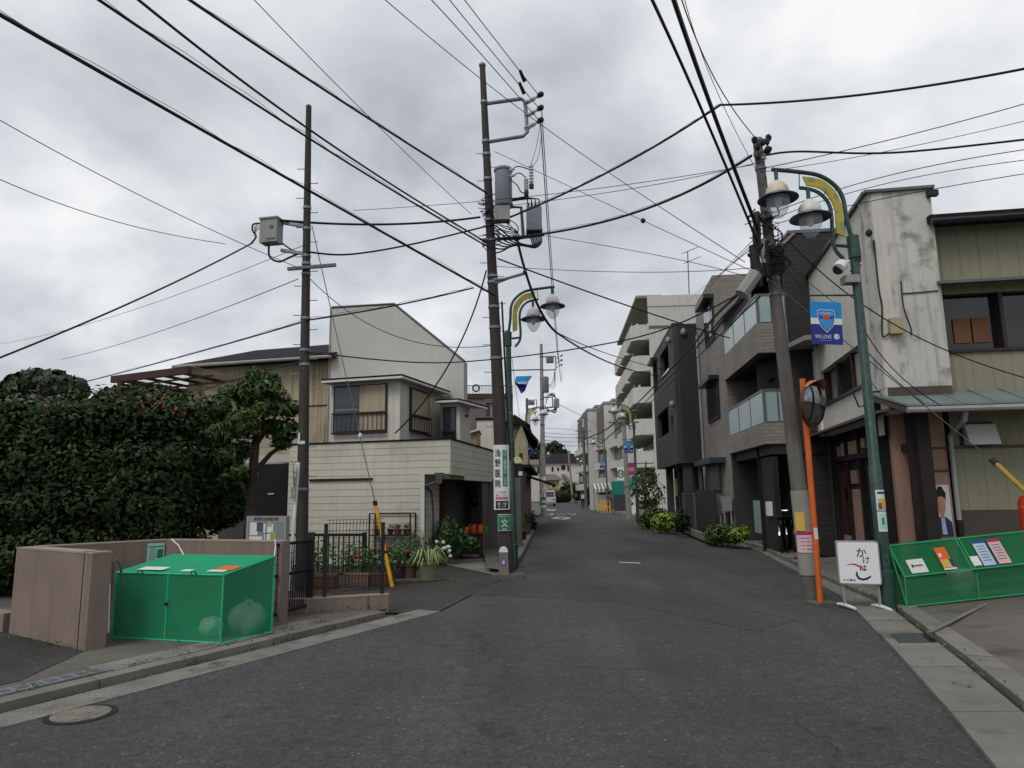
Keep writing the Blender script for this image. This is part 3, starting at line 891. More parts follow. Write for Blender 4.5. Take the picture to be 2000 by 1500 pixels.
La.box('coping', MT['roofdark'], hs, ul, La.L+.05, ZT+.002, ZT+.03, -.17, .05)
Ra.box('coping', MT['roofdark'], hs, -.02, Ra.L, ZT+.004, ZT+.032, -.17, .05)
# corner trim
piece('corner_trim', MT['siding'], hs, La.P(La.L+.012, (zo+ZT)/2, .012), (.035, 0, 0), (0, .035, 0), (0, 0, ZT-zo))
La.pb('opening_trim', MT['trimwhite'], hs, 822, 925, 828, 1103, .018, .03)
u0, z0 = La.px(606, 940); u1, z1 = La.px(729, 935)
La.box('ledge', MT['frame'], hs, u0, u1, z0, z0+.05, .02, .055)
# return wall beside the opening
Rr = Fac(La.P(uo, 0)[:2], (La.P(uo, 0)+Ra.e*1.25)[:2])
w4 = piece('return_wall', MT['sidingjoint'], hs, Rr.P(.62, zo/2, -.08), Rr.e*1.24, Rr.n*.14, V((0, 0, zo-.01)))
planks(w4, Rr, .02, 1.24, .02, zo-.02, MT['siding'], d0=-.008, d1=.01)
# garage inside
gi = MB()
ceil = [La.P(uo-.1, zo-.03, -.15), La.P(La.L-.12, zo-.03, -.15), Ra.P(Ra.L-.2, zo-.03, -.16), La.P(uo-.1, zo-.03, -5.5)]
MB().extr(ceil, (0, 0, .05)).build('garage_ceiling', MT['stucco'], hs)
Bk = La.off(-4.6)
Bk.box('garage_back_wall', M('garagewall', '#6e6a64', .9, .15), hs, uo-1.2, La.L+.4, 0, zo-.04, -.12, 0)
pw = Rr.P(1.3, 0, 0)
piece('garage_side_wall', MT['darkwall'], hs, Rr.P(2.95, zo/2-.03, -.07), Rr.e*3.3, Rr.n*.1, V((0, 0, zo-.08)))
piece('timber_post', MT['brownframe'], hs, Rr.P(1.45, zo/2-.02, .06), Rr.e*.16, Rr.n*.14, V((0, 0, zo-.06)))
us = Ra.px(944, 980)[0]; us2 = Ra.px(957, 980)[0]
sh = Ra.box('roller_shutter', M('shutter', '#6b665d', .6, .1, streak='#4c4841', ss=.3), hs, us, us2, 0.02, zr-.01, -.10, -.06)
for k in range(18):
    Ra.box('slat', MT['shutter'], sh, us, us2, .03+k*.104, .03+k*.104+.085, -.062, -.045)
Ra.box('shutter_post', MT['frame'], hs, us-.08, us-.01, 0, zr-.005, -.12, -.02)
Ra.box('far_wall', MT['shutter'], hs, us2+.9, Ra.L, 0, zr-.005, -.12, -.02)
# things on the garage back wall and floor
wr = thing('wreath', 'large dark wreath hung high in the garage', 'wreath', Bk.P(La.L-1.0, 1.5, .05))
def ring(mb, c, R0, r, n=18, nx=(1, 0, 0), nz=(0, 0, 1)):
    pts = [V(c)+V(nx)*math.cos(2*math.pi*k/n)*R0+V(nz)*math.sin(2*math.pi*k/n)*R0 for k in range(n+1)]
    return mb.tube(pts, r, 6, False)
tc_ = at(886, 955, Bk.P(La.L-1, 0, 0).y-.15)
ring(MB(), tc_, .42, .035, 20, Bk.e).build('hoop', MT['trunk'], wr)
tc2 = at(927, 978, Bk.P(La.L-1, 0, 0).y-.2)
w5 = thing('small_wreath', 'small round wreath on the garage wall beside the shutter', 'wreath', tc2)
ring(MB(), tc2, .13, .045, 16, Bk.e).build('hoop', MT['trunk'], w5)
tb = thing('garage_table', 'dark wooden table carrying watering cans in the garage', 'table', at(915, 1060, 17.6))
t0, t1 = at(893, 1041, 17.6), at(942, 1041, 17.6)
blk('table_top', MT['brownframe'], tb, (t0.x, 17.4, t0.z-.04), (t1.x, 18.2, t0.z))
for sx in (t0.x+.05, t1.x-.05):
    for sy in (17.46, 18.1):
        blk('leg', MT['brownframe'], tb, (sx-.03, sy-.03, .016), (sx+.03, sy+.03, t0.z-.045))
blk('skirt', MT['black'], tb, (t0.x+.08, 17.5, .12), (t1.x-.08, 18.0, t0.z-.05))
def can(label, x, mat, h=.2, r=.07, spout=True):
    c = V((at(x, 1041, 17.6).x, 17.6, t0.z+.003))
    o = thing('watering_can', label, 'watering can', c)
    MB().lathe([(r, 0), (r*1.05, h*.6), (r*.8, h)], c, 12).build('body', mat, o, True)
    if spout: MB().tube([c+V((-r, 0, h*.2)), c+V((-r*1.9, 0, h*1.05))], [.02, .012], 6).build('spout', mat, o)
    MB().tube([c+V((r*.8, 0, h*.25)), c+V((r*1.5, 0, h*.6)), c+V((r*.5, 0, h*1.15))], .01, 5).build('handle', mat, o)
    return o
can('orange watering can left on the garage table', 911, MT['orange'], .14, .05)
can('red orange watering can with white top on the garage table', 925, M('canred', '#c8401c', .4), .2, .06)
can('orange jug at the right end of the garage table', 938, MT['orange'], .19, .06, False)
can('small green bottle beside the orange jug in the garage', 949, MT['signgreen'], .15, .045, False)
# rain hopper and downpipe
hp = at(858, 925, 15.45)
rp = MB().hexa([hp+V((-.05, -.05, -.22)), hp+V((.05, -.05, -.22)), hp+V((.05, .05, -.22)), hp+V((-.05, .05, -.22)), hp+V((-.1, -.08, .02)), hp+V((.1, -.08, .02)), hp+V((.1, .08, .02)), hp+V((-.1, .08, .02))]).build('rain_hopper', MT['steelgrey'], hs)
pts = [at(858, 932, 15.45), at(856, 940, 15.5), at(832, 948, 15.75), at(842, 962, 16.3), at(845, 1000, 16.45), at(846, 1090, 16.45)]
MB().tube(pts, .033, 8).build('downpipe', MT['steelgrey'], hs, True)
# flat roof of the garage
MB().extr([La.P(ul, 2.6, -.15), La.P(La.L-.1, 2.6, -.15), Ra.P(Ra.L, 2.6, -.15), La.P(ul, 2.6, -6)], (0, 0, .04)).build('flat_roof', MT['roofdark'], hs)
# upper storey: tall white gable wall
Ww = La.off(-2.95)
prof = [Ww.px(648, 601), Ww.px(770, 594), Ww.px(904, 706)]
ur = Ww.px(906, 800)[0]
uz = [(prof[0][0], 2.55), (ur, 2.55), (ur, prof[2][1]), prof[1], prof[0]]
Ww.poly(MB(), uz, -.3, 0).build('gable_wall', MT['stucco'], hs)
Ww.box('upper_body', MT['stucco'], hs, prof[0][0]+.1, ur-2.2, 2.55, prof[0][1]-.5, -5, -.31)
MB().tube([Ww.P(prof[0][0], prof[0][1]+.01, .0), Ww.P(*prof[1], .0)+V((0, 0, .01)), Ww.P(ur+.02, prof[2][1]+.01, .0)], .035, 5).build('gable_flashing', MT['steelgrey'], hs)
MB().tube([Ww.P(prof[0][0]-.02, prof[0][1], .02), Ww.P(prof[0][0]-.02, 2.7, .02)], .025, 5).build('edge_pipe', MT['boxgrey'], hs)
# bay 1
B1 = La.off(-.35)
bl, bt = B1.px(648, 742); br, _ = B1.px(781, 800); bb = 2.6
bdepth = 2.58
def prism_uz(fac, u0, u1, z0, z1, d0, d1, name, mat, par): return fac.box(name, mat, par, u0, u1, z0, z1, d0, d1)
bay = B1.box('bay_window_box', MT['stuccoclean'], hs, bl, br, bb, bt, -bdepth, 0)
zs, zh = B1.px(700, 846)[1], B1.px(700, 752)[1]
wf0, wf1 = B1.px(652, 800)[0], B1.px(757, 800)[0]
um = B1.px(702, 800)[0]
win = B1.box('window', MT['frame'], bay, wf0, wf1, zs, zh, .002, .03)
B1.box('pane', MT['glassblue'], bay, wf0+.05, um, zs+.05, zh-.05, .03, .036)
B1.box('blind', MT['creampanel'], bay, um+.02, wf1-.05, zs+.06, zh-.03, .03, .05)
B1.box('mid_rail', MT['boxgrey'], bay, wf0+.05, um, (zs+zh)/2-.02, (zs+zh)/2, .036, .045)
zrail = B1.px(700, 806)[1]
def railing(fac, par, u0, u1, z0, z1, d, n, mat=MT['frame']):
    fac.box('hand_rail', mat, par, u0, u1, z1-.04, z1, d, d+.045)
    fac.box('foot_rail', mat, par, u0, u1, z0, z0+.04, d, d+.045)
    for k in range(n+1):
        u = u0+(u1-u0)*k/n
        fac.box('baluster', MT['blackmetal'], par, u-.006, u+.006, z0+.02, z1-.02, d+.015, d+.027)
railing(B1, hs, wf0, wf1, zs-.02, zrail, .06, 12)
# side of bay 1
Bs = Fac(B1.P(br, 0, 0)[:2], B1.P(br, 0, -bdepth)[:2])
s0, s1 = Bs.px(799, 800)[0], Bs.px(837, 800)[0]
bsw = Bs.box('window', MT['frame'], bay, s0, min(s1, 2.4), zs+.05, zh-.03, .003, .03)
Bs.box('blind', MT['creampanel'], bay, s0+.1, min(s1, 2.4)-.08, zs+.1, zh-.08, .03, .05)
railing(Bs, hs, s0, min(s1, 2.45), zs-.0, zrail-.02, .06, 8, MT['brownframe'])
zr1 = B1.px(784, 738, .28)[1]
rp_ = [B1.P(bl-.12, zr1, .28), B1.P(br+.18, zr1, .28), B1.P(br+.32, zr1-.03, -bdepth*.98), B1.P(bl-.12, zr1, -bdepth)]
MB().extr(rp_, (0, 0, .05)).build('bay_fascia', MT['trimwhite'], hs)
MB().extr([p+V((0, 0, .055)) for p in rp_], (0, 0, .04)).build('bay_roof', MT['roofdark'], hs)
# bay 2
B2 = La.off(-2.1)
cl_, ct = B2.px(863, 786); cr, _ = B2.px(898, 800)
bay2 = B2.box('bay_window_box', MT['stuccoclean'], hs, cl_, cr, 2.6, ct, -.84, 0)
z2s, z2h = B2.px(880, 858)[1], B2.px(880, 795)[1]
q0, q1 = B2.px(865, 800)[0], B2.px(891, 800)[0]
B2.box('window', MT['frame'], bay2, q0, q1, z2s, z2h, .002, .03)
for k in range(2):
    B2.box('pane', MT['glassblue'], bay2, q0+.03+k*(q1-q0)/2, q0+(k+1)*(q1-q0)/2-.02, z2s+.04, z2h-.04, .03, .036)
railing(B2, hs, q0, q1, z2s-.05, z2s+.22, .05, 6)
zr2 = B2.px(885, 785, .25)[1]
rp_ = [B2.P(cl_-.08, zr2, .25), B2.P(cr+.05, zr2, .25), B2.P(cr+.5, zr2-.1, -.8), B2.P(cl_-.08, zr2, -.8)]
MB().extr(rp_, (0, 0, .05)).build('bay_fascia', MT['trimwhite'], hs)
MB().extr([p+V((0, 0, .055)) for p in rp_], (0, 0, .035)).build('bay_roof', MT['roofdark'], hs)
MB().lathe([(.03, 0), (.05, .06), (.03, .08)], at(912, 812, 17.4), 10, ax=(0, -1, 0)).build('flood_lamp', MT['black'], hs)

# ================================================================== tan metal-clad house on the left
th = thing('tan_house', 'tan metal-clad house with rust streaks and dark roof behind the tree', 'house', (-7, 19, 0))
Tw = La.off(-3.2)
tl, _ = Tw.px(366, 800); tr, _ = Tw.px(650, 800)
tz = Tw.px(500, 704)[1]
Tw.box('wall', MT['darkwall'], th, tl, tr, 0, tz, -5, -.01)
n = 22
for k in range(n):
    u0 = tl+(tr-tl)*k/n; u1 = tl+(tr-tl)*(k+1)/n
    zb = 0.0 if u1 < Tw.px(435, 900)[0] else 2.25
    Tw.box('metal_sheet', MT['metalwall'] if k > n*.84 else MT['creampanel'], th, u0, u1-.006, zb, tz, 0, .018+.006*(k % 2))
for k, z in enumerate((3.05, 4.2)):
    Tw.box('flashing', MT['frame'], th, tl, tr, z, z+.03, .03, .045)
# window shutter half hidden by the tree
u0, z0 = Tw.px(408, 768); u1, z1 = Tw.px(505, 748)
Tw.box('shutter_box', MT['creampanel'], th, u0, u1, z0-.45, z1, .02, .2)
wn = Tw.box('window', MT['frame'], th, Tw.px(480, 800)[0], Tw.px(560, 800)[0], 3.0, 3.75, .025, .05)
Tw.box('pane', MT['screen'], th, Tw.px(483, 800)[0], Tw.px(557, 800)[0], 3.05, 3.7, .05, .056)
# roof
e0, e1 = Tw.px(340, 709, .45), Tw.px(652, 694, .45)
ez = (e0[1]+e1[1])/2
r0, r1 = Tw.px(500, 683, -1.6), Tw.px(652, 673, -1.6)
rz = (r0[1]+r1[1])/2
rf = MB().add([Tw.P(e0[0], ez, .45), Tw.P(e1[0], ez, .45), Tw.P(e1[0], rz, -1.6), Tw.P(r0[0], rz, -1.6), Tw.P(e0[0], ez, -4), Tw.P(e1[0], ez, -4),
               Tw.P(e0[0], ez-.1, .45), Tw.P(e1[0], ez-.1, .45), Tw.P(e0[0], ez-.1, -4), Tw.P(e1[0], ez-.1, -4)],
              [(0, 1, 2, 3), (0, 3, 4), (3, 2, 5, 4), (6, 7, 1, 0), (8, 6, 0, 4), (8, 9, 7, 6)])
rfo = rf.build('roof', MT['roofdark'], th)
MB().tube([Tw.P(e0[0], ez-.06, .5), Tw.P(e1[0]-.05, ez-.10, .5)], .05, 8).build('gutter', MT['boxgrey'], rfo, True)
# veranda canopy
va, vb, vc = at(372, 715, 18.6), at(220, 737, 20.0), at(352, 765, 22.6)
vz = va.z
va.z = vb.z = vc.z = vz
vd = va+(vc-vb)
vr = MB().extr([va, vb, vc, vd], (0, 0, .012)).build('veranda_roof', MT['polycarb'], th)
def beam(name, a, c, w=.09, h=.12, mat=None, par=None):
    e = (c-a); n = V((-e.y, e.x, 0)).normalized()
    return piece(name, mat or MT['brownframe'], par or th, (a+c)/2-V((0, 0, h/2+.006)), e, n*w, V((0, 0, h)))
beam('veranda_beam', va, vb, .12, .2); beam('veranda_beam', vb, vc); beam('veranda_beam', vc, vd)
for k in range(1, 4):
    beam('rafter', va+(vb-va)*(k/4), vd+(vc-vd)*(k/4), .05, .08)
for k in range(1, 3):
    beam('rafter', va+(vd-va)*(k/3)-V((0, 0, .09)), vb+(vc-vb)*(k/3)-V((0, 0, .09)), .04, .05)
for p in (vb+(va-vb)*.12, vc+(vd-vc)*.05):
    blk('veranda_post', MT['brownframe'], th, (p.x-.07, p.y-.07, 0), (p.x+.07, p.y+.07, vz-.1))
# lean-to carport between the houses
u0, z0 = La.px(452, 906, -.5); u1, z1 = La.px(560, 872, -.5)
Lc = La.off(-.5)
Lc.box('carport_beam', MT['stucco'], th, u0, ul+.1, z0, z0+.2, -.1, 0)
Lc.box('carport_fascia', MT['creampanel'], th, u0+.6, ul+.1, z0+.21, z1, -.1, -.02)
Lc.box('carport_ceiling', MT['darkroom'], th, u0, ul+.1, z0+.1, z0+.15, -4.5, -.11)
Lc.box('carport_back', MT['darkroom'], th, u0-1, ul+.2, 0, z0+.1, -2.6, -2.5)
Lc.box('store_panel', MT['darkwall'], th, Lc.px(535, 1000)[0], Lc.px(562, 1000)[0], 0, Lc.px(540, 960)[1], -1.6, -1.5)
Lc.pb('pale_window', MT['frosted'], th, 523, 963, 535, 966, -2.49, -2.47)  # pale frosted strip on the dark carport back

# ================================================================== hedge, trees and planting on the left
def plant(name, label, cat, cen, n, size, mat, seed, loc, group=None, asp=.45, shell=.55, core=True, part='foliage', droop=0., cored=.72):
    t = thing(name, label, cat, loc, group)
    P, Q = blobs(cen, n, seed, shell)
    leaves(part, mat, t, P, Q, size, seed, asp, droop)
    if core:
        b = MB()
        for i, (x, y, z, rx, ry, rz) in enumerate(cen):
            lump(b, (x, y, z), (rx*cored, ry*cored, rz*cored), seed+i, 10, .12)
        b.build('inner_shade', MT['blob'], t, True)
    return t
hc = []
rg = random.Random(5)
for k in range(9):
    x = -13.3+k*.88
    for z, ry in ((.7, 1.1), (1.45, 1.12), (2.15, 1.05), (2.75, .8)):
        hc.append((x+rg.uniform(-.15, .15), 12.0+rg.uniform(-.15, .15)-(.0 if z < 2 else -.15), z+rg.uniform(-.2, .16), .95+rg.uniform(-.12, .12), ry+rg.uniform(-.12, .12), .75 if z < 2.5 else .6))
hc += [(-5.75, 11.9, 1.0, .5, .8, .9), (-5.8, 12.0, 1.9, .45, .7, .8)]
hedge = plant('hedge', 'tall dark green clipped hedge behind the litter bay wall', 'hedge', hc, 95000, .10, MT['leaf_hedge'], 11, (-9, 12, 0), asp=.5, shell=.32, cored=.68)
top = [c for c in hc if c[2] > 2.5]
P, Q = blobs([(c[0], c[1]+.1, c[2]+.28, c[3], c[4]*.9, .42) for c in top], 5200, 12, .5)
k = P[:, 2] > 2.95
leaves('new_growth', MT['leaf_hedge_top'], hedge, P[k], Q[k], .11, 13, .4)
def flowers(par, mat, pts, spread, n, size, seed, name='blossom'):
    rg = np.random.default_rng(seed); P = []
    for p in pts: P.append(np.array(p)+rg.normal(0, spread, (n, 3)))
    P = np.concatenate(P); Q = rg.normal(0, .5, P.shape); Q[:, 1] -= 1
    leaves(name, mat, par, P, Q, size, seed, .8)
flowers(hedge, MT['flower_coral'], [at(x, y, 11.6) for x, y in ((285, 782), (300, 790), (315, 797), (335, 800), (350, 803), (365, 800), (80, 796), (282, 778))], .09, 4, .06, 3)
# loquat tree
lt = thing('loquat_tree', 'small broad-leaved tree with forked trunk in front of the tan house', 'tree', (-4.75, 12.6, 0))
tb_ = MB(); y0 = 12.6
def tp3(*l): return [at(x, y, y0+dy) for x, y, dy in l]
tr_ = [V((-4.75, y0, 0))]+tp3((490, 1010, 0), (493, 930, 0), (500, 860, .1), (497, 800, .15), (520, 745, .1))
tb_.tube(tr_, [.13, .11, .095, .07, .045, .015], 8)
for br_, rr in ((((486, 960, 0), (470, 900, -.1), (440, 860, -.2), (415, 830, -.3)), .06), (((494, 925, 0), (530, 885, .1), (565, 862, .1), (580, 845, 0)), .06), (((500, 870, .1), (540, 810, .2), (565, 785, .2)), .045), (((498, 830, .1), (465, 790, .2), (430, 770, .3)), .04), (((470, 900, -.1), (450, 905, -.4), (420, 890, -.5)), .035)):
    q = tp3(*br_); tb_.tube(q, [rr*(1-.75*i/(len(q)-1)) for i in range(len(q))], 6)
tb_.build('trunk', MT['trunk'], lt, True)
cr_ = []
for x, y, r, dy in ((435, 800, 38, .0), (420, 850, 36, -.3), (455, 775, 32, .3), (475, 830, 38, -.3), (500, 770, 34, .1), (525, 748, 24, .1), (545, 790, 30, .2), (560, 840, 26, 0), (530, 835, 24, .4), (440, 890, 28, -.3), (470, 880, 24, .2), (405, 890, 26, .1), (565, 800, 20, -.1), (500, 735, 20, .1), (425, 925, 26, .3), (530, 760, 20, -.2)):
    c = at(x, y, y0+dy); rr = r/1350*12.6
    cr_.append((c.x, c.y, c.z, rr*1.05, rr*1.1, rr*.85))
for x, y, r, dy in ((400, 930, 30, .2), (440, 935, 30, 0), (465, 925, 24, -.3), (415, 960, 26, 0), (452, 965, 26, .2), (550, 865, 18, .1), (515, 800, 22, -.3), (480, 760, 24, .2)):
    c = at(x, y, y0+dy); rr = r/1350*12.6; cr_.append((c.x, c.y, c.z, rr*1.05, rr*1.1, rr*.85))
P, Q = blobs(cr_, 11000, 21, .85)
leaves('crown', MT['leaf_loquat'], lt, P, Q, .145, 22, .3, .6)
# trees far left
def fartree(label, cen, n, size, seed, loc, mat='leaf_tree', trunk=None):
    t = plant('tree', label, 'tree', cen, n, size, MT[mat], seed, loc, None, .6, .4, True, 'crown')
    if trunk: MB().tube(trunk, [.35*(1-.6*i/(len(trunk)-1)) for i in range(len(trunk))], 7).build('trunk', MT['trunk'], t, True)
    return t
def fblobs(Y, spec):
    o = []
    for x, y, rx, ry in spec:
        c = at(x, y, Y); o.append((c.x, c.y, c.z, rx/1350*Y, rx/1350*Y, ry/1350*Y))
    return o
c = at(80, 800, 45)
fartree('dark rounded tree rising behind the hedge at the far left', fblobs(45, [(40, 765, 34, 34), (75, 750, 36, 30), (110, 758, 38, 32), (150, 762, 20, 22), (60, 800, 60, 30), (10, 790, 40, 24), (120, 795, 42, 26)]), 9000, .55, 31, (c.x, 45, 0), trunk=[(c.x, 45, 0), (c.x+.3, 45, 5), (c.x+.2, 45, 9)])
c = at(250, 800, 38)
fartree('dark trees behind the veranda canopy', fblobs(38, [(230, 785, 40, 26), (270, 775, 45, 24), (320, 780, 45, 26), (205, 800, 30, 20), (355, 790, 30, 26), (280, 810, 80, 26)]), 6500, .5, 32, (c.x, 38, 0), 'leaf_hedge')
# low dark planting under the carport
c = at(445, 1000, 13.2)
plant('shrub', 'dark shrub under the loquat tree beside the hedge', 'shrub', fblobs(12.9, [(415, 960, 34, 40), (450, 990, 36, 36), (420, 1010, 30, 30)]), 2600, .13, MT['leaf_hedge'], 41, (c.x, 12.9, 0))
# ---------------------------------------------------------------- pots and planters along the side lane
def pot(label, c, r, h, mat, fol=None, leafmat='leaf_pot', n=260, lsize=.07, seed=1, fl=None, name='flower_pot', cat='potted plant', group=None):
    c = V(c)
    t = thing(name, label, cat, c, group)
    MB().lathe([(r*.72, 0), (r*.95, h*.85), (r*1.05, h*.86), (r*1.05, h), (r*.9, h), (r*.88, h-.03)], c, 14).build('pot', mat, t, True)
    if fol:
        P, Q = blobs([(c.x, c.y, c.z+h+fol[1]*.75, fol[0], fol[0], fol[1])], n, seed, .8)
        leaves('foliage', MT[leafmat], t, P, Q, lsize, seed, .5)
    if fl:
        rg = random.Random(seed)
        for k in range(fl[1]):
            a = rg.uniform(0, 6.28); q = c+V((math.cos(a)*fol[0]*.8, -abs(math.sin(a))*fol[0]*.8, h+fol[1]*rg.uniform(.8, 1.7)))
            lump(MB(), q, (.035, .03, .03), seed+k, 7, .2).build('blossom', MT[fl[0]], t, True)
    return t
def planter(label, x0, x1, ybase, mat, n, seed, fol='leaf_pot', fl=None, hgt=.5, dep=.26):
    a, c = G(x0, ybase), G(x1, ybase); h = .24
    t = thing('planter_box', label, 'planter', (a+c)/2)
    e = (c-a); L = e.length; e.normalize(); nn = V((-e.y, e.x, 0))
    m = (a+c)/2+nn*dep/2
    MB().hexa([m+e*s*L*.46+nn*q*dep*.42+V((0, 0, .01)) for s, q in ((-1, -1), (1, -1), (1, 1), (-1, 1))]+[m+e*s*L*.5+nn*q*dep*.5+V((0, 0, h)) for s, q in ((-1, -1), (1, -1), (1, 1), (-1, 1))]).build('box', mat, t)
    for q in (-1, 1):
        piece('rim', mat, t, m+nn*q*dep*.5+V((0, 0, h-.015)), e*(L+.03), nn*.025, V((0, 0, .035)))
    for k in range(12):
        piece('rib', mat, t, m-nn*dep*.475+e*L*(k/11-.5)*.92+V((0, 0, h*.48)), e*.012, nn*.02, V((0, 0, h*.85)))
    cen = [(m.x+e.x*L*s, m.y+e.y*L*s, h+hgt*z, .2, .16, hgt*.38) for s, z in ((-.35, .35), (-.1, .5), (.15, .42), (.38, .3))]
    P, Q = blobs(cen, n, seed, .9)
    leaves('foliage', MT[fol], t, P, Q, .075, seed, .55)
    if fl:
        for k, (x, y) in enumerate(fl):
            q = at(x, y, m.y-.15); lump(MB(), q, (.045, .04, .04), seed+k, 8, .25).build('blossom', MT['flower_red'], t, True)
    return t
planter('leftmost planter box on the lane, beside the dark pole, thin stems', 606, 652, 1151, MT['terracotta'], 330, 51, hgt=.7)
planter('middle ribbed planter box with red geranium behind the mesh fence', 672, 719, 1147, M('planterpink', '#765f51', .8, .15), 700, 52, fl=[(698, 1086)], hgt=.62)
planter('right reddish planter box next to the yellow guy guard', 721, 764, 1146, M('planterred', '#583a33', .8, .15), 620, 53, hgt=.55)
pot('dark pot of red geraniums right of the yellow guard', G(778, 1133), .17, .3, MT['potdark'], (.26, .26), n=420, seed=54, fl=('flower_red', 2))
pot('brown pot with leafy plant left of the spider plant', G(800, 1132), .15, .3, MT['terracotta'], (.22, .24), n=360, seed=55)
pot('dark pot with feathery shrub against the siding corner', G(812, 1112), .15, .28, MT['potdark'], (.3, .34), n=520, seed=56, leafmat='leaf_shrub', lsize=.05)
# spider plant
c = G(835, 1133); c.z = .03
sp = thing('spider_plant', 'striped spider plant spilling over a pale olive pot by the lane', 'potted plant', c)
MB().lathe([(.15, 0), (.2, .27), (.22, .27), (.22, .32), (.19, .32), (.18, .28)], c, 18).build('pot', MT['potgreen'], sp, True)
MB().lathe([(.23, -.03), (.25, -.005)], c, 18).build('saucer', MT['stone'], sp)
rg = random.Random(9); b = MB()
for k in range(90):
    a = rg.uniform(0, 6.28); L = rg.uniform(.22, .42); hh = rg.uniform(.12, .34); w = .012
    o = c+V((math.cos(a)*.08, math.sin(a)*.08, .3)); d = V((math.cos(a), math.sin(a), 0)); s_ = V((-d.y, d.x, 0))*w
    ps = [o+d*L*t+V((0, 0, hh*math.sin(t*2.6)*1.0-.12*t*t)) for t in (0, .3, .6, .85, 1)]
    vs = []
    for i, p in enumerate(ps):
        f = (1, 1, .9, .6, .1)[i]; vs += [p-s_*f, p+s_*f]
    b.add(vs, [(2*i, 2*i+1, 2*i+3, 2*i+2) for i in range(4)])
b.build('blades', MT['leaf_blade'], sp)
# low kerb round the pots
a, c = G(770, 1137), G(884, 1133)
q = c-a; tag(piece('bed_edging', MT['concrete'], None, (a+c)/2+V((0, .1, .01)), q, V((-q.y, q.x, 0)).normalized()*.22, V((0, 0, .05))), 'worn concrete edging strip under the flower pots', 'edging')
# flowering bush at the garage corner
c = G(862, 1106)
fb_ = plant('flowering_bush', 'bush with white flowers at the garage corner', 'bush', [(c.x, c.y+.2, .45, .3, .25, .4), (c.x+.1, c.y+.1, .8, .25, .2, .3)], 700, .09, MT['leaf_pot'], 61, c, core=False, shell=.9)
for k, (x, y) in enumerate(((853, 1058), (866, 1059), (872, 1069), (877, 1068), (878, 1076), (880, 1086), (866, 1071))):
    lump(MB(), at(x, y, c.y-.1), (.04, .035, .035), 70+k, 8, .3).build('blossom', MT['flower_white'], fb_, True)
c = at(890, 1085, 16.6)
plant('leafy_pot_plant', 'leafy green potted plant inside the garage left of the table', 'potted plant', [(c.x, 16.6, .55, .36, .3, .35), (c.x-.25, 16.7, .75, .3, .3, .28), (c.x+.3, 16.5, .5, .28, .25, .22)], 800, .14, MT['leaf_pot'], 62, (c.x, 16.6, 0), core=False, shell=.9)
c = G(957, 1066)
pot('olive green potted plant between the garage and the middle pole', (c.x-.1, c.y, .02), .16, .26, MT['potdark'], (.3, .36), n=380, seed=63, leafmat='leaf_shrub', lsize=.1)
c = G(951, 1060)
# plant stand against the siding
Fs = La.off(.35)
st = thing('plant_stand', 'tall dark metal plant stand with pots against the cream siding', 'stand', Fs.P(3, 0))
ua, ub_ = Fs.px(721, 1050)[0], Fs.px(801, 1050)[0]
zt_, zm, zl = Fs.px(760, 1003)[1], Fs.px(760, 1046)[1], Fs.px(760, 1077)[1]
for u in (ua, ub_):
    for d in (0, .28):
        Fs.box('upright', MT['frame'], st, u-.014, u+.014, .0, zt_, d-.014-.28, d+.014-.28)
for z in (zt_, zm, zl):
    for d in (0, -.28):
        Fs.box('rail', MT['frame'], st, ua, ub_, z-.012, z+.012, d-.01, d+.01)
Fs.box('shelf', MT['frame'], st, ua, ub_, zm-.002, zm+.012, -.27, -.01)
for k, (x, m_, nn) in enumerate(((733, 'potdark', 60), (757, 'potdark', 40), (771, 'terracotta', 90), (790, 'potdark', 70))):
    u = Fs.px(x, 1046)[0]; p = Fs.P(u, zm+.014, -.14)
    pot(['black trough on the left end of the plant stand', 'small dark pot second on the plant stand', 'brown square pot third on the plant stand', 'dark bowl on the right end of the plant stand'][k], p, .1 if k != 1 else .07, .12, MT[m_], (.1, .07), n=nn, seed=80+k, leafmat='leaf_dull', lsize=.05)
# back fence of bars by the house
bf = thing('bar_fence', 'black fence of upright bars behind the planter boxes', 'fence', (-3.6, 13.4, 0))
f3 = Fac((G(560, 1148).x-.4, 13.6), (at(711, 1100, 13.3).x, 13.3))
zt3 = f3.px(650, 1042)[1]
for u in (0, f3.L):
    f3.box('post', MT['blackmetal'], bf, u-.035, u+.035, 0, zt3+.02, -.035, .035)
f3.box('rail', MT['blackmetal'], bf, 0, f3.L, zt3-.05, zt3, -.02, .02)
f3.box('rail', MT['blackmetal'], bf, 0, f3.L, .12, .16, -.02, .02)
nb_ = int(f3.L/.1)
for k in range(1, nb_):
    u = f3.L*k/nb_
    f3.box('bar', MT['blackmetal'], bf, u-.009, u+.009, .13, zt3-.03, -.009, .009)
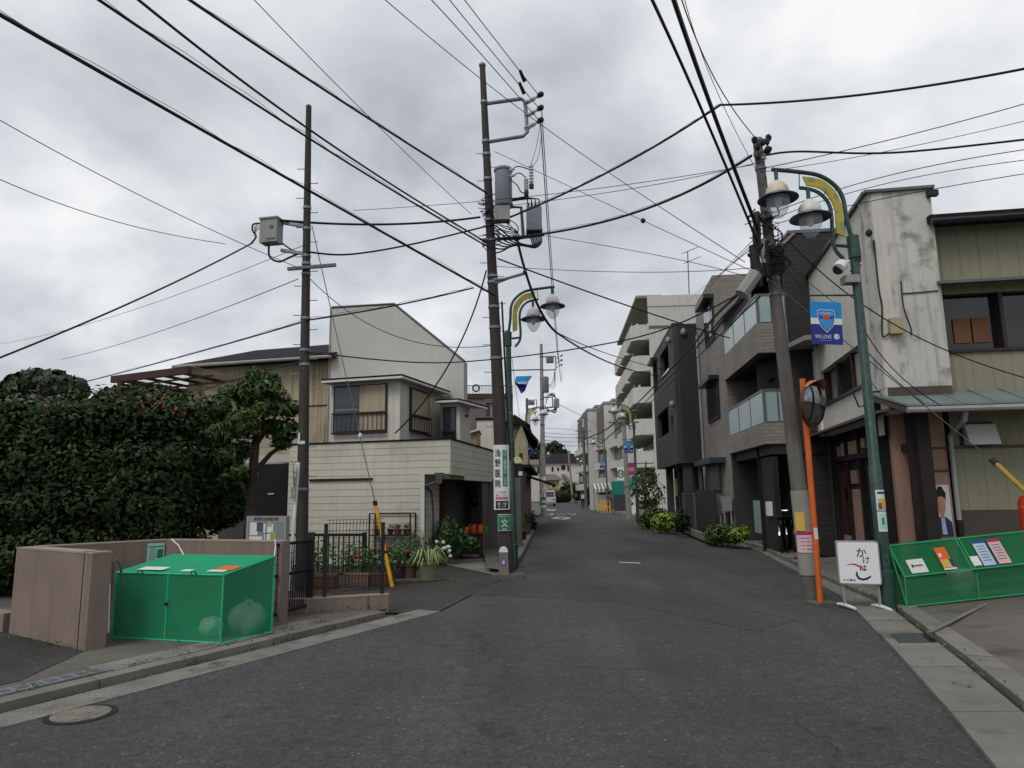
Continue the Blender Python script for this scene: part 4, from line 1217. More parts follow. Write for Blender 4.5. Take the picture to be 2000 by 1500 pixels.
# community notice board
nbd = thing('notice_board', 'grey community notice board behind the litter bay wall', 'notice board', at(518, 1060, 11.2))
f4 = Fac((at(480, 1050, 11.4).x, 11.4), (at(558, 1050, 11.1).x, 11.1))
zt4, zb4 = f4.px(518, 1008)[1], f4.px(518, 1056)[1]-.25
f4.box('cabinet', MT['boxgrey'], nbd, 0, f4.L, zb4, zt4, -.08, 0)
f4.box('back_panel', MT['corkblue'], nbd, .05, f4.L-.05, zb4+.05, zt4-.09, 0, .004)
for u in (.06, f4.L-.06):
    f4.box('leg', MT['boxgrey'], nbd, u-.03, u+.03, 0, zb4, -.07, -.01)
text('老田長五郎掲示板', MT['inkblack'], nbd, f4.P(f4.L/2, zt4-.045, .004), f4.e, (0, 0, 1), h=.055, w=f4.L*.62)
for k, (a, c, z0, z1, m_) in enumerate(((.08, .24, .1, .3, 'paper'), (.22, .34, .1, .24, 'cloth_grey'), (.36, .55, .12, .26, 'paper'), (.38, .58, .28, .4, 'paper'), (.08, .34, .32, .44, 'paper'), (.5, .62, .24, .42, 'limepaper'), (.42, .52, .1, .16, 'beige'))):
    f4.box('pinned_sheet', MT[m_], nbd, a, min(c, f4.L-.06), zt4-z1, zt4-z0, .004, .006+.001*k)
f4.box('glass_rail', MT['steelgrey'], nbd, f4.L*.52-.008, f4.L*.52+.008, zb4+.05, zt4-.09, .004, .016)
# ================================================================== utility poles
class Pole:
    def __init__(s, name, label, bpx, tpx, Y=None, r0=.13, r1=.07, mat='polegrey', n=16, group=None):
        g = G(*bpx); s.Y = g.y if Y is None else Y
        s.b = V((at(bpx[0], bpx[1], s.Y).x, s.Y, 0)); s.t = at(tpx[0], tpx[1], s.Y)
        s.r0, s.r1 = r0, r1
        s.o = thing(name, label, 'utility pole', s.b, group)
        k = 10
        pts = [s.b+(s.t-s.b)*(i/k) for i in range(k+1)]
        MB().tube(pts, [r0+(r1-r0)*i/k for i in range(k+1)], n).build('shaft', MT[mat], s.o, True)
    def ax(s, z):
        f = z/s.t.z
        return s.b+(s.t-s.b)*f, s.r0+(s.r1-s.r0)*f
    def z(s, y):   # height at image row y on the axis
        f = 0.5
        lo, hi = 0., s.t.z
        for _ in range(30):
            m = (lo+hi)/2; p, _r = s.ax(m); v = p-CAM
            yy = 750-F*v.dot(UU)/v.dot(_f)
            if yy > y: lo = m
            else: hi = m
        return (lo+hi)/2
    def band(s, y, h=.05, ex=.012, mat='galv', name='band'):
        c, r = s.ax(s.z(y))
        MB().lathe([(r+ex, -h/2), (r+ex, h/2)], c, 16).build(name, MT[mat], s.o, True)
    def steps(s, y0, y1, n):
        for k in range(n):
            c, r = s.ax(s.z(y0+(y1-y0)*k/max(1, n-1))); sg = 1 if k % 2 else -1
            MB().tube([c+V((sg*r*.6, 0, 0)), c+V((sg*(r+.13), 0, .0)), c+V((sg*(r+.135), 0, .02))], .009, 5).build('step_bolt', MT['galv'], s.o)
def bar(par, name, mat, pts, r, n=8, smooth=True):
    return MB().tube(pts, r, n).build(name, MT[mat], par, smooth)
def insul(par, a, c, k=3):
    a, c = V(a), V(c); ax = c-a; L = ax.length
    pr = []
    for i in range(k):
        z = L*(.12+.6*i/k); pr += [(.022, z), (.05, z+.01), (.05, z+.03), (.022, z+.04)]
    MB().lathe([(.016, 0)]+pr+[(.02, L*.85), (.045, L*.86), (.045, L)], a, 10, ax=ax).build('insulator', MT['ceramic'], par, True)
    MB().lathe([(.05, 0), (.06, .03), (.06, .09), (.04, .12)], c, 8, ax=ax).build('insulator_cap', MT['black'], par, True)

# ---- middle pole with transformer
PC = Pole('utility_pole', 'tallest concrete utility pole in the middle, with transformer and clinic sign', (990, 1125), (942, 126), None, .155, .062, 'poledark')
YC = PC.Y
o = PC.o
for y in (200, 277, 302, 350, 430, 470, 540, 552, 600, 640, 700): PC.band(y)
MB().lathe([(.075, -.04), (.08, .0), (.05, .03)], PC.t, 12).build('pole_cap', MT['galv'], o, True)
PC.steps(300, 860, 22)
A = lambda x, y, dy=0.: at(x, y, YC+dy)
bar(o, 'bracket_arm', 'trafogrey', [A(946, 203), A(1018, 193), A(1025, 198), A(1027, 215)], .042)
bar(o, 'bracket_arm', 'trafogrey', [A(948, 278), A(1022, 266), A(1030, 258), A(1027, 213)], .042)
for y in (200, 226, 250):
    p = A(1028, y); MB().lathe([(.05, -.04), (.05, .04)], p, 8, ax=(1, 0, .3)).build('clamp', MT['galv'], o)
    insul(o, A(1030, y), A(1052, y-13, -.2))
# transformer
c = A(983, 330, -.28); cb = A(983, 405, -.28); rt = 17.5/1350*YC
hT = c.z-cb.z
t_ = MB().lathe([(rt*.9, 0), (rt, .03), (rt, hT-.05), (rt*.97, hT), (rt*.4, hT+.05)], (c.x, c.y, cb.z), 20).build('transformer', MT['trafogrey'], o, True)
MB().lathe([(rt+.02, hT-.06), (rt+.02, hT-.02)], (c.x, c.y, cb.z), 20).build('lid_ring', MT['trafogrey'], t_, True)
MB().lathe([(rt+.015, .02), (rt+.015, .07)], (c.x, c.y, cb.z), 20).build('base_ring', MT['steelgrey'], t_, True)
for dx, y in ((12, 333), (14, 345)):
    bar(o, 'bushing', 'ceramic', [A(983+dx, y, -.4), A(983+dx+10, y-4, -.45)], .03)
for x, y0, y1 in ((1038, 318, 360), (1028, 347, 374)):
    a, c2 = A(x, y1, -.3), A(x, y0, -.3); L = (c2-a).length
    pr = [(.02, 0)]
    for i in range(6):
        z = L*(.08+.14*i); pr += [(.03, z), (.05, z+.01), (.05, z+.03), (.03, z+.04)]
    MB().lathe(pr+[(.02, L)], a, 10).build('cutout_fuse', MT['ceramic'], o, True)
    bar(o, 'fuse_tip', 'black', [a, a-V((0, 0, .09))], .05)
def lead(par, pts, r=.012, name='lead_wire'):
    q = [V(p) for p in pts]; out_ = []
    n = len(q)
    for i in range(n-1):
        p0, p1, p2, p3 = q[max(i-1, 0)], q[i], q[i+1], q[min(i+2, n-1)]
        for k in range(5):
            t = k/5; out_.append(.5*((2*p1)+(-p0+p2)*t+(2*p0-5*p1+4*p2-p3)*t*t+(-p0+3*p1-3*p2+p3)*t**3))
    out_.append(q[-1])
    return MB().tube(out_, r, 5, False).build(name, MT['rubber'], par)
lead(o, [A(995, 333, -.4), A(1012, 325, -.4), A(1037, 332, -.3)]); lead(o, [A(996, 346, -.4), A(1014, 338, -.4), A(1028, 348, -.3)])
lead(o, [A(1055, 240, -.2), A(1048, 285, -.3), A(1038, 318, -.3)], .006); lead(o, [A(1056, 270, -.2), A(1052, 305, -.3), A(1040, 325, -.3)], .006)
lead(o, [A(996, 350, -.4), A(1010, 362, -.45), A(1018, 375, -.4), A(1028, 378, -.3)])
# meter box and switch box
c = A(980, 418, -.35)
blk('meter_box', MT['boxgrey'], o, (c.x-.15, c.y-.12, c.z-.16), (c.x+.17, c.y+.12, c.z+.14))
c = A(1043, 430, -.1)
sb = blk('switch_box', MT['trafogrey'], o, (c.x-.16, c.y-.14, c.z-.25), (c.x+.16, c.y+.14, c.z+.25))
blk('switch_box_rim', MT['steelgrey'], o, (c.x-.17, c.y-.15, c.z-.27), (c.x+.17, c.y+.15, c.z-.235))
for k in range(4):
    x = 1031+k*7
    bar(o, 'bushing', 'black', [A(x, 407, -.1), A(x+1, 398, -.1)], .025)
    lead(o, [A(x, 400, -.1), A(x-4, 385+k, -.15), A(1005-k*4, 388+k*2, -.25), A(975, 392+4*k, -.2)], .013)
bar(o, 'cross_arm', 'steelgrey', [A(945, 468), A(1012, 465, -.1), A(1062, 458, -.1)], .04)
bar(o, 'strut', 'steelgrey', [A(1022, 462, -.1), A(1018, 405, -.1), A(985, 404, -.2)], .035)
for k in range(7):
    a = A(1060-k*3, 457, -.1)
    lead(o, [A(1055-k*4, 452, -.1), A(1057-k*3, 474+k, -.15), A(1040-k*5, 484-k*1.5, -.2), A(1000-k*3, 466+k*4, -.2), A(968, 440+k*9, -.16)], .016)
for k in range(12):   # tangle of service leads round the shaft
    y = 385+k*8.5; rgk = random.Random(k)
    c, r = PC.ax(PC.z(y)); pts = []
    for j in range(7):
        w = rgk.uniform(0, 6.28)+j*1.1; rr = r+.02+rgk.random()*.14
        pts.append(c+V((math.cos(w)*rr, math.sin(w)*rr-.02, rgk.uniform(-.1, .1)-.02*j)))
    lead(o, pts, .009)
for k in range(8):
    rgk = random.Random(k+40)
    lead(o, [A(965, 415+k*5, -.16), A(985+rgk.uniform(-4, 8), 425+k*5, -.3), A(1000+rgk.uniform(-5, 12), 440+k*3, -.25), A(1015+rgk.uniform(-4, 4), 455+k*2, -.15)], .01)
# lower bracket
bar(o, 'bracket_arm', 'trafogrey', [A(958, 547, -.05), A(985, 545, -.15), A(1024, 534, -.15)], .035)
bar(o, 'strut', 'trafogrey', [A(962, 556, -.05), A(990, 545, -.15)], .025)
bar(o, 'insulator', 'black', [A(1022, 533, -.15), A(1029, 531, -.15)], .05)
bar(o, 'cable_riser', 'rubber', [PC.ax(PC.z(590))[0]+V((.17, -.03, 0)), PC.ax(PC.z(700))[0]+V((.17, -.03, 0)), PC.ax(PC.z(900))[0]+V((.18, -.02, 0))], .02)

# clinic sign wrapped round the middle pole
def wrap_plate(name, mat, par, ctr, r, ang0, ang1, z0, z1, n=10, t=.004):
    vs, fs = [], []
    for i in range(n+1):
        a = -math.pi/2+ang0+(ang1-ang0)*i/n
        for rr in (r, r+t):
            for z in (z0, z1): vs.append((ctr[0]+rr*math.cos(a), ctr[1]+rr*math.sin(a), z))
    for i in range(n):
        b = 4*i; c = b+4
        fs += [(b+2, c+2, c+3, b+3), (b, b+1, c+1, c), (b+1, b+3, c+3, c+1), (b, c, c+2, b+2)]
    fs += [(0, 2, 3, 1), (4*n, 4*n+1, 4*n+3, 4*n+2)]
    return MB().add(vs, fs).build(name, mat, par, True)
zA, zB = PC.z(870), PC.z(995)
cs, rs = PC.ax((zA+zB)/2)
rs = rs+.035
sg = thing('clinic_sign', 'tall white clinic sign with vertical black characters on the middle pole', 'sign', (cs.x, cs.y, zB))
wrap_plate('plate', MT['signwhite'], sg, cs, rs, -1.25, .95, zB, zA, 14)
hh = zA-zB
for k, ch in enumerate('浅野医院'): wraptext(ch, MT['inkblack'], sg, (-.48, zA-hh*(.125+.157*k)), cs, rs+.016, .145, .125)
wrap_plate('green_strip', MT['inkgreen'], sg, cs, rs+.003, .08, .62, zA-hh*.645, zA-hh*.08, 6)
wraptext('内\n科\n・\n循\n環\n器\n内\n科\n・\n小\n児\n科', MT['paper'], sg, (.35, zA-hh*.36), cs, rs+.014, hh*.54, .066)
wraptext('この手前', MT['inkred'], sg, (-.12, zA-hh*.735), cs, rs+.006, .045, .2)
wraptext('曲がってすぐ', MT['inkblack'], sg, (-.12, zA-hh*.78), cs, rs+.006, .04, .22)
wrap_plate('red_strip', MT['inkred'], sg, cs, rs+.003, -.75, .62, zA-hh*.845, zA-hh*.805, 6)
wraptext('37-9218', MT['paper'], sg, (-.08, zA-hh*.825), cs, rs+.010, .03, .2)
wrap_plate('address_plate', MT['inkblack'], sg, cs, rs+.003, -.8, .7, zB+.02, zA-hh*.865, 6)
wraptext('谷 母\n3-17', MT['paper'], sg, (-.05, zB+.02+hh*.055), cs, rs+.010, .10, .2)
zA, zB = PC.z(1004), PC.z(1036)
cs, rs = PC.ax((zA+zB)/2); rs += .03
sz = thing('school_zone_sign', 'small green school zone sign with one white character low on the middle pole', 'sign', (cs.x, cs.y, zB))
wrap_plate('plate', MT['paper'], sz, cs, rs, -.75, .85, zB, zA, 10)
wrap_plate('green_face', MT['signgreen'], sz, cs, rs+.003, -.69, .79, zB+.012, zA-.012, 10)
wraptext('文', MT['paper'], sz, (.05, (zA+zB)/2-.01), cs, rs+.024, .15, .15)
wraptext('スクールゾーン', MT['paper'], sz, (.05, zA-.045), cs, rs+.010, .028, .2)
wraptext('通学路', MT['paper'], sz, (.05, zB+.035), cs, rs+.010, .028, .09)
# grey stone bollard in front of it
c = G(984, 1130); bo = thing('bollard', 'grey square bollard with rounded white top in front of the middle pole', 'bollard', c)
zt5 = at(984, 1078, c.y).z
MB().hexa([c+V(p) for p in ((-.1, -.09, 0), (.1, -.09, 0), (.1, .09, 0), (-.1, .09, 0), (-.085, -.08, zt5), (.085, -.08, zt5), (.085, .08, zt5), (-.085, .08, zt5))]).build('post', MT['stone'], bo)
b = MB(); n = 8
b.add([c+V((math.cos(math.pi*k/n)*.087, sy*.082, zt5+math.sin(math.pi*k/n)*.1)) for sy in (-1, 1) for k in range(n+1)], [tuple(range(n+1))]+[tuple(range(2*n+1, n, -1))]+[(k+1, k, k+n+1, k+n+2) for k in range(n)])
b.build('rounded_top', MT['white'], bo)
piece('emblem', MT['lavender'], bo, c+V((0, -.093, zt5*.62)), (.07, 0, 0), (0, .004, 0), (0, 0, .1))
piece('emblem_mark', MT['paper'], bo, c+V((0, -.096, zt5*.63)), (.035, 0, 0), (0, .003, 0), (0, 0, .05))
piece('base_slab', MT['concrete'], None, c+V((.08, .12, .03)), (.62, 0, 0), (0, .5, 0), (0, 0, .1))
tag(bpy.data.objects['base_slab'], 'thin concrete pad under the bollard and middle pole', 'pad')

# ---- left dark pole
PL = Pole('utility_pole', 'dark brown utility pole on the left carrying a grey box', (588, 1158), (603, 209), 12.3, .112, .052, 'poledark')
YL = PL.Y; o = PL.o
for y in (406, 447, 500, 515, 535, 622, 684, 712, 955): PL.band(y, .045, .01)
MB().lathe([(.054, 0), (.054, .02), (.03, .045)], PL.t, 12).build('pole_cap', MT['steelgrey'], o, True)
PL.steps(330, 930, 22)
AL = lambda x, y, dy=0.: at(x, y, YL+dy)
c = AL(530, 453, -.05)
bxo = piece('equipment_box', MT['boxgrey'], o, c, V((.34, -.08, 0)), V((.04, .22, 0)), V((0, 0, .46)))
piece('box_lid', MT['boxgrey'], o, c+V((0, 0, .235)), V((.37, -.085, 0)), V((.045, .26, 0)), V((0, 0, .03)))
MB().lathe([(.035, 0), (.03, .015)], c+V((.04, -.13, .06)), 10, ax=(-.2, -1, 0)).build('lock', MT['steelgrey'], o)
piece('label_strip', MT['steelgrey'], o, c+V((.03, -.135, -.17)), V((.19, -.045, 0)), V((.0, .01, 0)), V((0, 0, .012)))
for y0, y1 in ((430, 447), (485, 500)):
    piece('bracket_arm', MT['galv'], o, (AL(550, y0)+AL(598, y1))/2, AL(598, y1)-AL(550, y0), (0, .06, 0), (0, 0, .055))
piece('cross_arm', MT['steelgrey'], o, (AL(562, 529, -.12)+AL(656, 514, -.12))/2, AL(656, 514, -.12)-AL(562, 529, -.12), (0, .06, 0), (0, 0, .055))
lead(o, [AL(510, 436), AL(495, 438), AL(493, 450), AL(500, 462), AL(490, 476)], .018)
lead(o, [AL(525, 480), AL(527, 502), AL(545, 511), AL(565, 503), AL(590, 492)], .02)
lead(o, [AL(553, 432), AL(575, 437), AL(600, 438)], .02); lead(o, [AL(545, 470), AL(570, 488), AL(596, 495)], .015)
for k in range(5):
    lead(o, [AL(512, 437+k*3), AL(502, 438+k*3), AL(496, 446+k*4)], .006)
def plate_on(P, y0, y1, w, mat, ang, name='pole_plate', ex=.012):
    z1, z0 = P.z(y0), P.z(y1); c, r = P.ax((z0+z1)/2)
    return wrap_plate(name, MT[mat], P.o, c, r+ex, ang-w/r/2, ang+w/r/2, z0, z1, 5)
plate_on(PL, 846, 868, .035, 'white', -.5); plate_on(PL, 904, 930, .035, 'white', -.55); plate_on(PL, 862, 868, .07, 'white', .15)
# guy wire and its yellow guard
g0, g1 = at(733, 983, 12.6), G(766, 1146)
g0 = at(733, 983, g1.y-.05)
gy = thing('guy_wire_guard', 'bright yellow plastic guy wire guard standing by the planters', 'guy guard', g1)
MB().tube([g1, g0], [.036, .03], 10).build('sleeve', MT['yellowguard'], gy, True)
MB().tube([g1+(g0-g1)*.975, g1+(g0-g1)*1.03], .04, 10).build('top_cap', MT['black'], gy, True)
m = g1+(g0-g1)*.40
MB().tube([m, m+(g0-g1)*.03], .043, 10).build('clip', MT['black'], gy, True)
MB().tube([g0, g0+(AL(611, 440)-g0)*.5+V((0, 0, -.05)), AL(609, 440)], .009, 5).build('guy_wire', MT['steelgrey'], gy)
ci = at(707, 855, 12.5); lump(MB(), g0+(AL(611, 440)-g0)*.235, (.035, .035, .05), 2, 8, .05).build('strain_insulator', MT['white'], gy, True)
# back of a round road sign on a thin white post beside the dark pole
rs_ = thing('round_road_sign', 'round road sign seen from behind on a thin white post', 'road sign', G(566, 1150))
pb_, pt_ = at(566, 1130, 11.9), at(583, 903, 11.9)
pb_ = pt_+(pb_-pt_)*1.12; pb_.z = 0.05
MB().tube([pb_, pt_], .03, 10).build('post', MT['white'], rs_, True)
c = at(573, 928, 11.85)
MB().lathe([(.22, 0), (.22, .012)], c, 24, ax=(.93, .35, .05)).build('disc', MT['boxgrey'], rs_, True)
piece('small_plate', MT['boxgrey'], rs_, at(571, 963, 11.85), (.02, .01, 0), (-.06, .16, 0), (0, 0, .2))
for z in (923, 935): MB().tube([at(574, z, 11.87), at(583, z, 11.9)], .015, 6).build('clamp', MT['galv'], rs_)

# ---- right pole
PR = Pole('utility_pole', 'leaning concrete utility pole on the right wrapped in cables', (1586, 1172), (1479, 275), 10.45, .122, .07, 'polegrey')
YR = PR.Y; o = PR.o
AR = lambda x, y, dy=0.: at(x, y, YR+dy)
for y in (300, 330, 480, 525, 545, 575): PR.band(y, .05, .012, 'steelgrey')
for k in range(10): plate_on(PR, 306+k*14, 312+k*14, .02, 'black', .5 if k % 2 else -.3, 'step_hole', .002)
MB().lathe([(.08, -.02), (.08, .03), (.03, .05)], PR.t, 12).build('pole_cap', MT['galv'], o, True)
for k in range(6):
    rgk = random.Random(k); a = PR.t+V((rgk.uniform(-.12, .16), -.1, rgk.uniform(-.35, .02)))
    lump(MB(), a, (.05, .05, .06), k, 7, .2).build('connector', MT['black'], o, True)
insul(o, AR(1487, 318), AR(1496, 300, -.1), 2)
c, r = PR.ax((PR.z(962)+PR.z(1122))/2)
zlo, zhi = PR.z(1122), PR.z(958)
a0, r_0 = PR.ax(zlo); a1, r_1 = PR.ax(zhi)
MB().tube([a0, a1], [r_0+.012, r_1+.012], 18).build('wrap_sleeve', MT['polelight'], o, True)
def sticker(y0, y1, w, mat, ang, name='sticker'): return plate_on(PR, y0, y1, w, mat, ang, name, .018)
sticker(1000, 1036, .12, 'posteryellow', -.7)
sticker(1038, 1044, .27, 'magenta', -.1); sticker(1044, 1078, .27, 'posterpink', -.1)
for k in range(4): sticker(1049+k*7, 1051+k*7, .2, 'corkblue', -.1, 'sticker_line')
# cable tangle, closures and the grey cable box
for k in range(20):
    rgk = random.Random(k+7); y = 415+k*7
    c, r = PR.ax(PR.z(y)); pts = []
    for j in range(6):
        w = rgk.uniform(2.2, 5.8)+j*.4; rr = r+.03+rgk.random()*.2
        pts.append(c+V((math.cos(w)*rr-.04, math.sin(w)*rr, rgk.uniform(-.16, .16))))
    lead(o, pts, rgk.choice((.005, .008, .012)))
for (x0, y0), (x1, y1), r in (((1478, 415), (1478, 500), .07), ((1470, 480), (1483, 560), .085), ((1462, 500), (1500, 470), .05), ((1492, 470), (1500, 540), .06)):
    MB().tube([AR(x0, y0, -.18), AR((x0+x1)/2, (y0+y1)/2, -.2), AR(x1, y1, -.18)], [r*.7, r, r*.7], 10).build('cable_bundle', MT['rubber'], o, True)
MB().tube([AR(1448, 575, -.25), AR(1476, 535, -.22)], [.10, .11], 8).build('splice_closure', MT['boxgrey'], o, True)
MB().tube([AR(1474, 538, -.22), AR(1484, 522, -.2)], [.085, .07], 8).build('splice_closure_cap', MT['black'], o, True)
MB().tube([AR(1488, 470, -.15), AR(1494, 515, -.2)], [.08, .05], 8).build('splice_closure', MT['boxgrey'], o, True)
blk('cable_clamp_box', MT['black'], o, AR(1500, 520, -.05)-V((.02, .05, .1)), AR(1520, 500, .1)+V((.02, .05, .1)))
piece('bracket_arm', MT['galv'], o, AR(1495, 528, -.05), (.2, -.1, 0), (0, .05, 0), (0, 0, .06))
# ================================================================== green street lamps with twin arms
LB = G(1735, 1190)
def lq(x, y): p = at(x, y, LB.y)-LB; return V((p.x, 0, p.z))
def smooth_path(pts, k=5):
    q = [V(p) for p in pts]; out_ = []; n = len(q)
    for i in range(n-1):
        p0, p1, p2, p3 = q[max(i-1, 0)], q[i], q[i+1], q[min(i+2, n-1)]
        for j in range(k):
            t = j/k; out_.append(.5*((2*p1)+(-p0+p2)*t+(2*p0-5*p1+4*p2-p3)*t*t+(-p0+3*p1-3*p2+p3)*t**3))
    out_.append(q[-1]); return out_
def mk_lamp(side, label, rust=False, lean=0.0, cctv=False):
    """side -1: arms reach to the left, +1: to the right; built about the foot of the post"""
    o = thing('street_lamp', label, 'street lamp', (0, 0, 0))
    def m(p): p = V(p); x = p.x if side < 0 else -p.x; return V((x+lean*p.z, p.y, p.z))
    zj = lq(1657, 472).z
    MB().tube([m((0, 0, 0)), m((0, 0, .5)), m((0, 0, .52)), m((0, 0, 1.9)), m((0, 0, 1.92)), m((-.01, 0, zj))], [.105, .105, .085, .08, .068, .06], 14).build('post', MT['lampgreen'], o, True)
    MB().tube([m((0, 0, zj-.25)), m((-.01, 0, zj+.08))], .085, 12).build('collar', MT['lampgreen'], o, True)
    outer = [(-.01, 0, zj)]+[lq(*p) for p in ((1653, 425), (1646, 387), (1630, 362), (1600, 343), (1561, 336), (1507, 331))]
    inner = [lq(*p) for p in ((1648, 506), (1632, 488), (1626, 462), (1624, 420), (1617, 395), (1600, 377), (1579, 369), (1561, 367))]
    ao = MB().tube([m(p) for p in smooth_path(outer)], .032, 8).build('outer_arm', MT['lampgreen'], o, True)
    MB().tube([m(p) for p in smooth_path(inner)], .028, 8).build('inner_arm', MT['lampgreen'], o, True)
    bar(o, 'arm_tie', 'lampgreen', [m(lq(1630, 479)), m(lq(1655, 481))], .026)
    bar(o, 'arm_tie', 'lampgreen', [m(lq(1561, 340)), m(lq(1561, 366))], .008)
    # curved yellow panel between the arms
    oc = [lq(*p) for p in ((1567, 345), (1600, 350), (1625, 367), (1640, 390), (1646, 420), (1650, 462))]
    ic = [lq(*p) for p in ((1575, 362), (1602, 369), (1621, 388), (1630, 410), (1631, 425), (1634, 456))]
    so, si = smooth_path(oc, 3), smooth_path(ic, 3)
    n = len(so); b = MB()
    pts = [m(p+V((0, -.012, 0))) for p in so]+[m(p+V((0, -.012, 0))) for p in reversed(si)]
    vs = [m(p+V((0, dy, 0))) for dy in (-.012, .012) for p in so+si]
    fs = []
    for i in range(n-1):
        fs += [(i, i+1, n+i+1, n+i), (2*n+i, 3*n+i, 3*n+i+1, 2*n+i+1), (i, 2*n+i, 2*n+i+1, i+1), (n+i, n+i+1, 3*n+i+1, 3*n+i)]
    fs += [(0, n, 3*n, 2*n), (n-1, 3*n-1, 4*n-1, 2*n-1)]
    pan = b.add(vs, fs).build('yellow_panel', MT['lampyellow'], o)
    for i in range(1, n-2, 3):   # teal squares printed on the panel
        for f0, f1 in (((.08, .48), (.55, .95))[(i//3) % 2],):
            q = [so[i].lerp(si[i], f0), so[i+1].lerp(si[i+1], f0), so[i+1].lerp(si[i+1], f1), so[i].lerp(si[i], f1)]
            MB().add([m(p+V((0, -.016, 0))) for p in q], [(0, 1, 2, 3)]).build('teal_square', MT['lampteal'], pan)
            MB().add([m(p+V((0, .016, 0))) for p in q], [(3, 2, 1, 0)]).build('teal_square', MT['lampteal'], pan)
    def head(px, top, cap):
        x = lq(*px).x; zt, zb = top, lq(*px).z
        c = m((x, 0, zb))
        h = MB().tube([m((x, 0, zt)), m((x, 0, zb+.21))], .03, 8).build('lamp_stem', MT['lampgreen'], o, True)
        MB().lathe([(.16, .0), (.165, .05), (.15, .13), (.10, .2), (.045, .24), (.03, .25)], c, 20).build('lamp_cap', MT[cap], o, True)
        MB().lathe([(.14, .03), (.16, .035), (.285, -.03), (.29, -.045), (.17, .0), (.14, .0)], c, 24).build('lamp_brim', MT['lampunder'], o, True)
        g = MB().lathe([(.165, -.02), (.168, -.08), (.15, -.17), (.11, -.26), (.06, -.32), (.02, -.335)], c, 20).build('glass_bulb', MT['bulb'], o, True)
        MB().lathe([(.05, 0), (.05, -.1), (.03, -.16), (.01, -.17)], c, 10).build('burner', MT['white'], g, True)
    head((1519, 384), lq(1516, 331).z, 'lamprust' if rust else 'lampwhite')
    head((1582, 421), lq(1579, 369).z, 'lampwhite')
    zb = lq(1650, 577).z
    bar(o, 'banner_arm', 'lampgreen', [m((0, 0, zb)), m(lq(1581, 577))], .014)
    if cctv:
        c = m(lq(1637, 525))
        MB().tube([c+V((.06, .0, .06)), c+V((-.05, -.10, -.04))], [.085, .085], 14).build('camera_housing', MT['white'], o, True)
        MB().lathe([(.07, 0), (.07, .006)], c+V((-.051, -.101, -.041)), 14, ax=(-.5, -.8, -.4)).build('camera_lens', MT['black'], o, True)
        bar(o, 'camera_arm', 'white', [c+V((.06, .02, .05)), m(lq(1658, 510))], .02)
        c = m(lq(1660, 548))
        blk('bracket_box', MT['boxgrey'], o, c+V((-.1, -.1, -.05)), c+V((.1, .08, .06)))
        blk('junction_box', MT['blackmetal'], o, m(lq(1664, 500))+V((0, -.06, -.1)), m(lq(1664, 500))+V((.1, .06, .08)))
        for k in range(4): lead(o, [m(lq(1665, 495+k*6)), m(lq(1675+k*2, 490+k*9)), m(lq(1672, 520+k*4)), m(lq(1660, 530))], .006)
        bar(o, 'bracket', 'blackmetal', [m(lq(1666, 767)), m(lq(1678, 795)), m(lq(1692, 790))], .012)
    return o
lampR = mk_lamp(-1, 'large green street lamp at the right with two hanging lanterns and a white camera', True, 0.0, True)
lampR.location = LB
c = LB
def move(o, c): o.location = c; return o
lampC = mk_lamp(1, 'green street lamp right beside the middle pole, twin lanterns reaching right', False, -.012)
gC = G(1003, 1110); move(lampC, gC)
lampL2 = copy_tree(lampC); lampL2.location = G(1030, 1022); lampL2['label'] = 'green street lamp on the left pavement beside the farther utility pole'
lampR2 = copy_tree(mk_lamp(-1, 'green street lamp on the right pavement near the purple shop sign')); 
src = [x for x in bpy.data.objects if x.get('label') == lampR2['label'] and x is not lampR2][0]
src.location = G(1246, 1020)
lampR2.location = (8.1, 60.5, 0); lampR2['label'] = 'distant green street lamp on the right, beside the far walkers'
lampR3 = copy_tree(src); lampR3.location = (9.6, 92, 0); lampR3['label'] = 'farthest small street lamp on the right beyond the walkers'
# plates tied to the right lamp post
def tied(label, y0, y1, w, mat, name='tied_notice'):
    z1, z0 = at(1700, y0, LB.y).z, at(1700, y1, LB.y).z
    t = thing(name, label, 'notice', (LB.x, LB.y-.1, z0))
    wrap_plate('sheet', MT[mat], t, (LB.x-.0, LB.y, 0), .085, -.75, .75 if w > .1 else .5, z0, z1, 8)
    return t, z0, z1
t, z0, z1 = tied('yellow and white paper notice tied to the right lamp post', 957, 997, .14, 'paper')
wrap_plate('yellow_print', MT['posteryellow'], t, (LB.x, LB.y, 0), .090, -.45, .7, z0+.03, z0+.16, 6)
wrap_plate('dark_print', MT['steelgrey'], t, (LB.x, LB.y, 0), .093, -.5, .0, z0+.02, z0+.10, 4)
wrap_plate('heading_print', MT['inkblack'], t, (LB.x, LB.y, 0), .090, -.5, .6, z1-.05, z1-.025, 4)
t, z0, z1 = tied('pale green plastic notice tied low on the right lamp post', 999, 1038, .14, 'paper')
wrap_plate('green_print', MT['postercyan'], t, (LB.x, LB.y, 0), .090, -.5, .35, z0+.05, z1-.03, 6)
wrap_plate('green_mark', MT['inkgreen'], t, (LB.x, LB.y, 0), .093, -.2, .1, z0+.09, z1-.08, 4)
